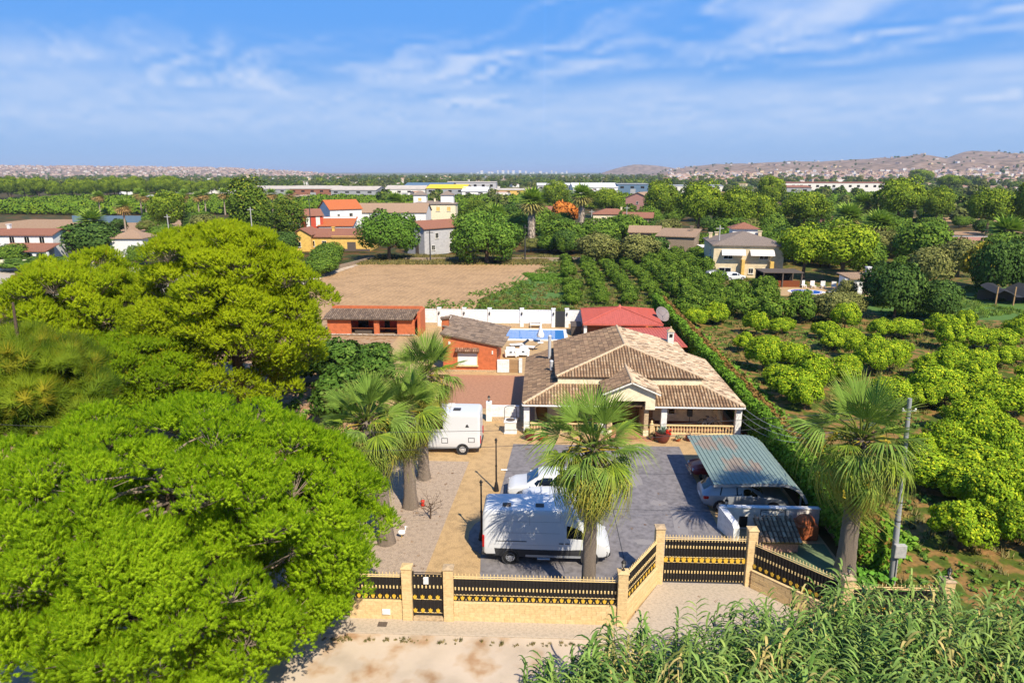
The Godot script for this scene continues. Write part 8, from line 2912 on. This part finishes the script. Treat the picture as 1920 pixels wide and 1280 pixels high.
func reeds() -> void:
	var g := RandomNumberGenerator.new()
	g.seed = 44
	var ms := []
	for i in 7:
		ms.append(reed_mesh(100 + i, 4.0))
	var places := [[], [], [], [], [], [], []]
	for i in 3600:
		var z := g.randf_range(-22.6, -8.5)
		var x := g.randf_range(-1.0, 24.0)
		var back := lerpf(-17.6, -19.6, clampf(x / 2.2, 0, 1)) if x < 2.2 else (lerpf(-19.6, -20.6, clampf((x - 2.2) / 4.0, 0, 1)) if x < 6.2 else lerpf(-20.6, -22.4, clampf((x - 6.2) / 3.5, 0, 1)))
		back += g.randf_range(-0.4, 0.8)
		if z < back or x < -0.8 - (z + 17.0) * 0.1:
			continue
		var s := g.randf_range(0.72, 1.12)
		if z < back + 1.0:
			s *= g.randf_range(0.75, 1.0)
		places[i % 7].append(Transform3D(Basis(Vector3.UP, g.randf() * TAU).scaled(Vector3(s, s, s)), Vector3(x, -0.05, z)))
	var o := Node3D.new()
	o.name = "reed_thicket"
	add_child(o, true)
	tag(o, "dense thicket of tall green giant reeds in the right foreground", "reeds")
	o.set_meta("kind", "stuff")
	for i in 7:
		many("reeds", ms[i], M.reed, places[i], [Color(1, 1, 1), Color(0.8, 0.85, 0.85), Color(1.15, 1.1, 1.0), Color(0.95, 1.05, 0.9), Color(0.7, 0.75, 0.7), Color(1, 1, 1), Color(0.85, 0.95, 0.85), Color(2.0, 1.15, 1.6), Color(1.1, 1.1, 0.9), Color(0.9, 0.9, 0.9), Color(0.6, 0.7, 0.6)], o)


func strew(called: String, m: Mesh, poly: Array, n: int, s0: float, s1: float, cols: Array, seed_: int, label: String, holes := 0.0) -> void:
	var g := RandomNumberGenerator.new()
	g.seed = seed_
	var f := FastNoiseLite.new()
	f.seed = seed_
	f.frequency = 0.12
	var pv := PackedVector2Array(poly)
	var lo := Vector2(1e9, 1e9)
	var hi := -lo
	for p in pv:
		lo = lo.min(p)
		hi = hi.max(p)
	var places := []
	for i in n:
		var p := V(g.randf_range(lo.x, hi.x), g.randf_range(lo.y, hi.y))
		if not Geometry2D.is_point_in_polygon(p, pv) or f.get_noise_2d(p.x, p.y) < holes:
			continue
		var s := g.randf_range(s0, s1)
		places.append(Transform3D(Basis(Vector3.UP, g.randf() * TAU).scaled(Vector3(s, s * g.randf_range(0.7, 1.2), s)), Vector3(p.x, 0.0, p.y)))
	kind(many(called, m, M.leaf, places, cols), "stuff", label)


func ground_plants() -> void:
	var gr := grass_mesh(1, 22, 0.35, Color(0.09, 0.16, 0.03), Color(0.22, 0.30, 0.06))
	var dry := grass_mesh(2, 22, 0.35, Color(0.22, 0.20, 0.07), Color(0.38, 0.32, 0.13))
	var wd := spray_mesh(8, 18, 0.4, Color(0.06, 0.13, 0.02), Color(0.15, 0.25, 0.04))
	var w := [Color(1, 1, 1), Color(1.2, 1.1, 0.9), Color(0.8, 0.9, 0.8)]
	strew("grass", gr, [V(16, -82), V(38, -82), V(34, -150), V(2, -150), V(-2, -118), V(-9, -97), V(-9, -82)], 9000, 0.6, 1.4, w, 1, "rough grass below the dark orchard trees", -0.15)
	strew("dry_grass", dry, [V(16, -82), V(38, -82), V(34, -150), V(2, -150), V(0, -118), V(-9, -97), V(-9, -82)], 6000, 0.6, 1.3, w, 2, "dry grass between the orchard trees", 0.0)
	strew("grass", gr, [V(-3.5, -123), V(4, -123), V(5, -112), V(0, -110)], 1500, 0.9, 1.6, [Color(1.0, 1.3, 0.8)], 3, "bright green patch at the field corner")
	strew("dry_grass", dry, [V(-37, -134), V(2, -137), V(2, -150), V(-36, -150)], 5000, 0.8, 1.8, w, 4, "dry grass strip behind the ploughed field", -0.2)
	strew("weeds", wd, [V(-16, -84), V(-2, -84), V(-1, -113), V(-4, -116), V(-9, -106), V(-16, -96)], 1500, 0.5, 1.1, w, 5, "low green weeds at the near corner of the ploughed field", -0.1)
	strew("weeds", wd, [V(16.1, -28), V(18.6, -28), V(18.2, -86), V(16.1, -86)], 2600, 0.6, 1.5, [Color(1, 1.2, 0.8), Color(1.3, 1.4, 0.8)], 6, "band of weeds along the orchard side of the hedge", -0.25)
	strew("weeds", wd, [V(15, -24), V(40, -24), V(62, -84), V(19, -84)], 5200, 0.4, 1.1, w, 7, "scattered weeds on the orchard soil", 0.02)
	strew("dry_grass", dry, [V(15, -22), V(40, -22), V(62, -84), V(18, -84)], 6500, 0.5, 1.2, w, 8, "dry grass on the orchard soil", 0.05)
	strew("weeds", wd, [V(12.7, -24.8), V(16, -24.8), V(16, -28.5), V(14.6, -29.5), V(13.0, -26)], 160, 0.8, 1.6, [Color(0.9, 1.3, 0.9)], 9, "ferny weeds at the foot of the right palm")
	strew("dry_grass", dry, [V(-9, -23.3), V(3.5, -23.3), V(3.5, -23.0), V(-9, -23.0)], 90, 0.15, 0.4, w, 10, "dry grass along the pavement edge", -0.2)
	strew("grass", gr, [V(44, -87), V(90, -87), V(90, -112), V(44, -112)], 4000, 0.8, 1.4, [Color(1.0, 1.2, 0.8), Color(1, 1, 1)], 11, "lawn beyond the round dark bush")
	strew("weeds", wd, [V(-60, -26), V(-9, -26), V(-13, -60), V(-60, -60)], 2600, 0.8, 1.8, w, 12, "undergrowth below the garden pines")
	var lf := MB.new()
	var g := RandomNumberGenerator.new()
	g.seed = 90
	for i in 7:
		lf.col = Color(0.34, 0.19, 0.08) * g.randf_range(0.6, 1.2)
		leaf_quad(lf, Vector3(g.randf_range(-0.12, 0.12), 0.03, g.randf_range(-0.12, 0.12)), Vector3(g.randfn() * 0.3, 1, g.randfn() * 0.3).normalized(), Vector3.UP, 0.05, g, 2.0)
	var lm := lf.mesh()
	var wl := [Color(1, 1, 1), Color(0.7, 0.6, 0.5)]
	for q in [[6.8, -26.6, 9.3, -24.2, 22, 21, "dry leaves blown onto the driveway"], [-8.5, -40, -5.2, -25.2, 60, 22, "dry leaves lying on the gravel below the palms"], [-2.0, -43, 9.2, -25.4, 45, 23, "dry leaves scattered on the dark yard"]]:
		var places := []
		for i in q[4]:
			places.append(Transform3D(Basis(Vector3.UP, g.randf() * TAU).scaled(Vector3.ONE * g.randf_range(0.4, 0.8)), Vector3(g.randf_range(q[0], q[2]), 0.03, g.randf_range(q[1], q[3]))))
		kind(many("fallen_leaves", lm, M.leaf, places, wl), "stuff", q[6])
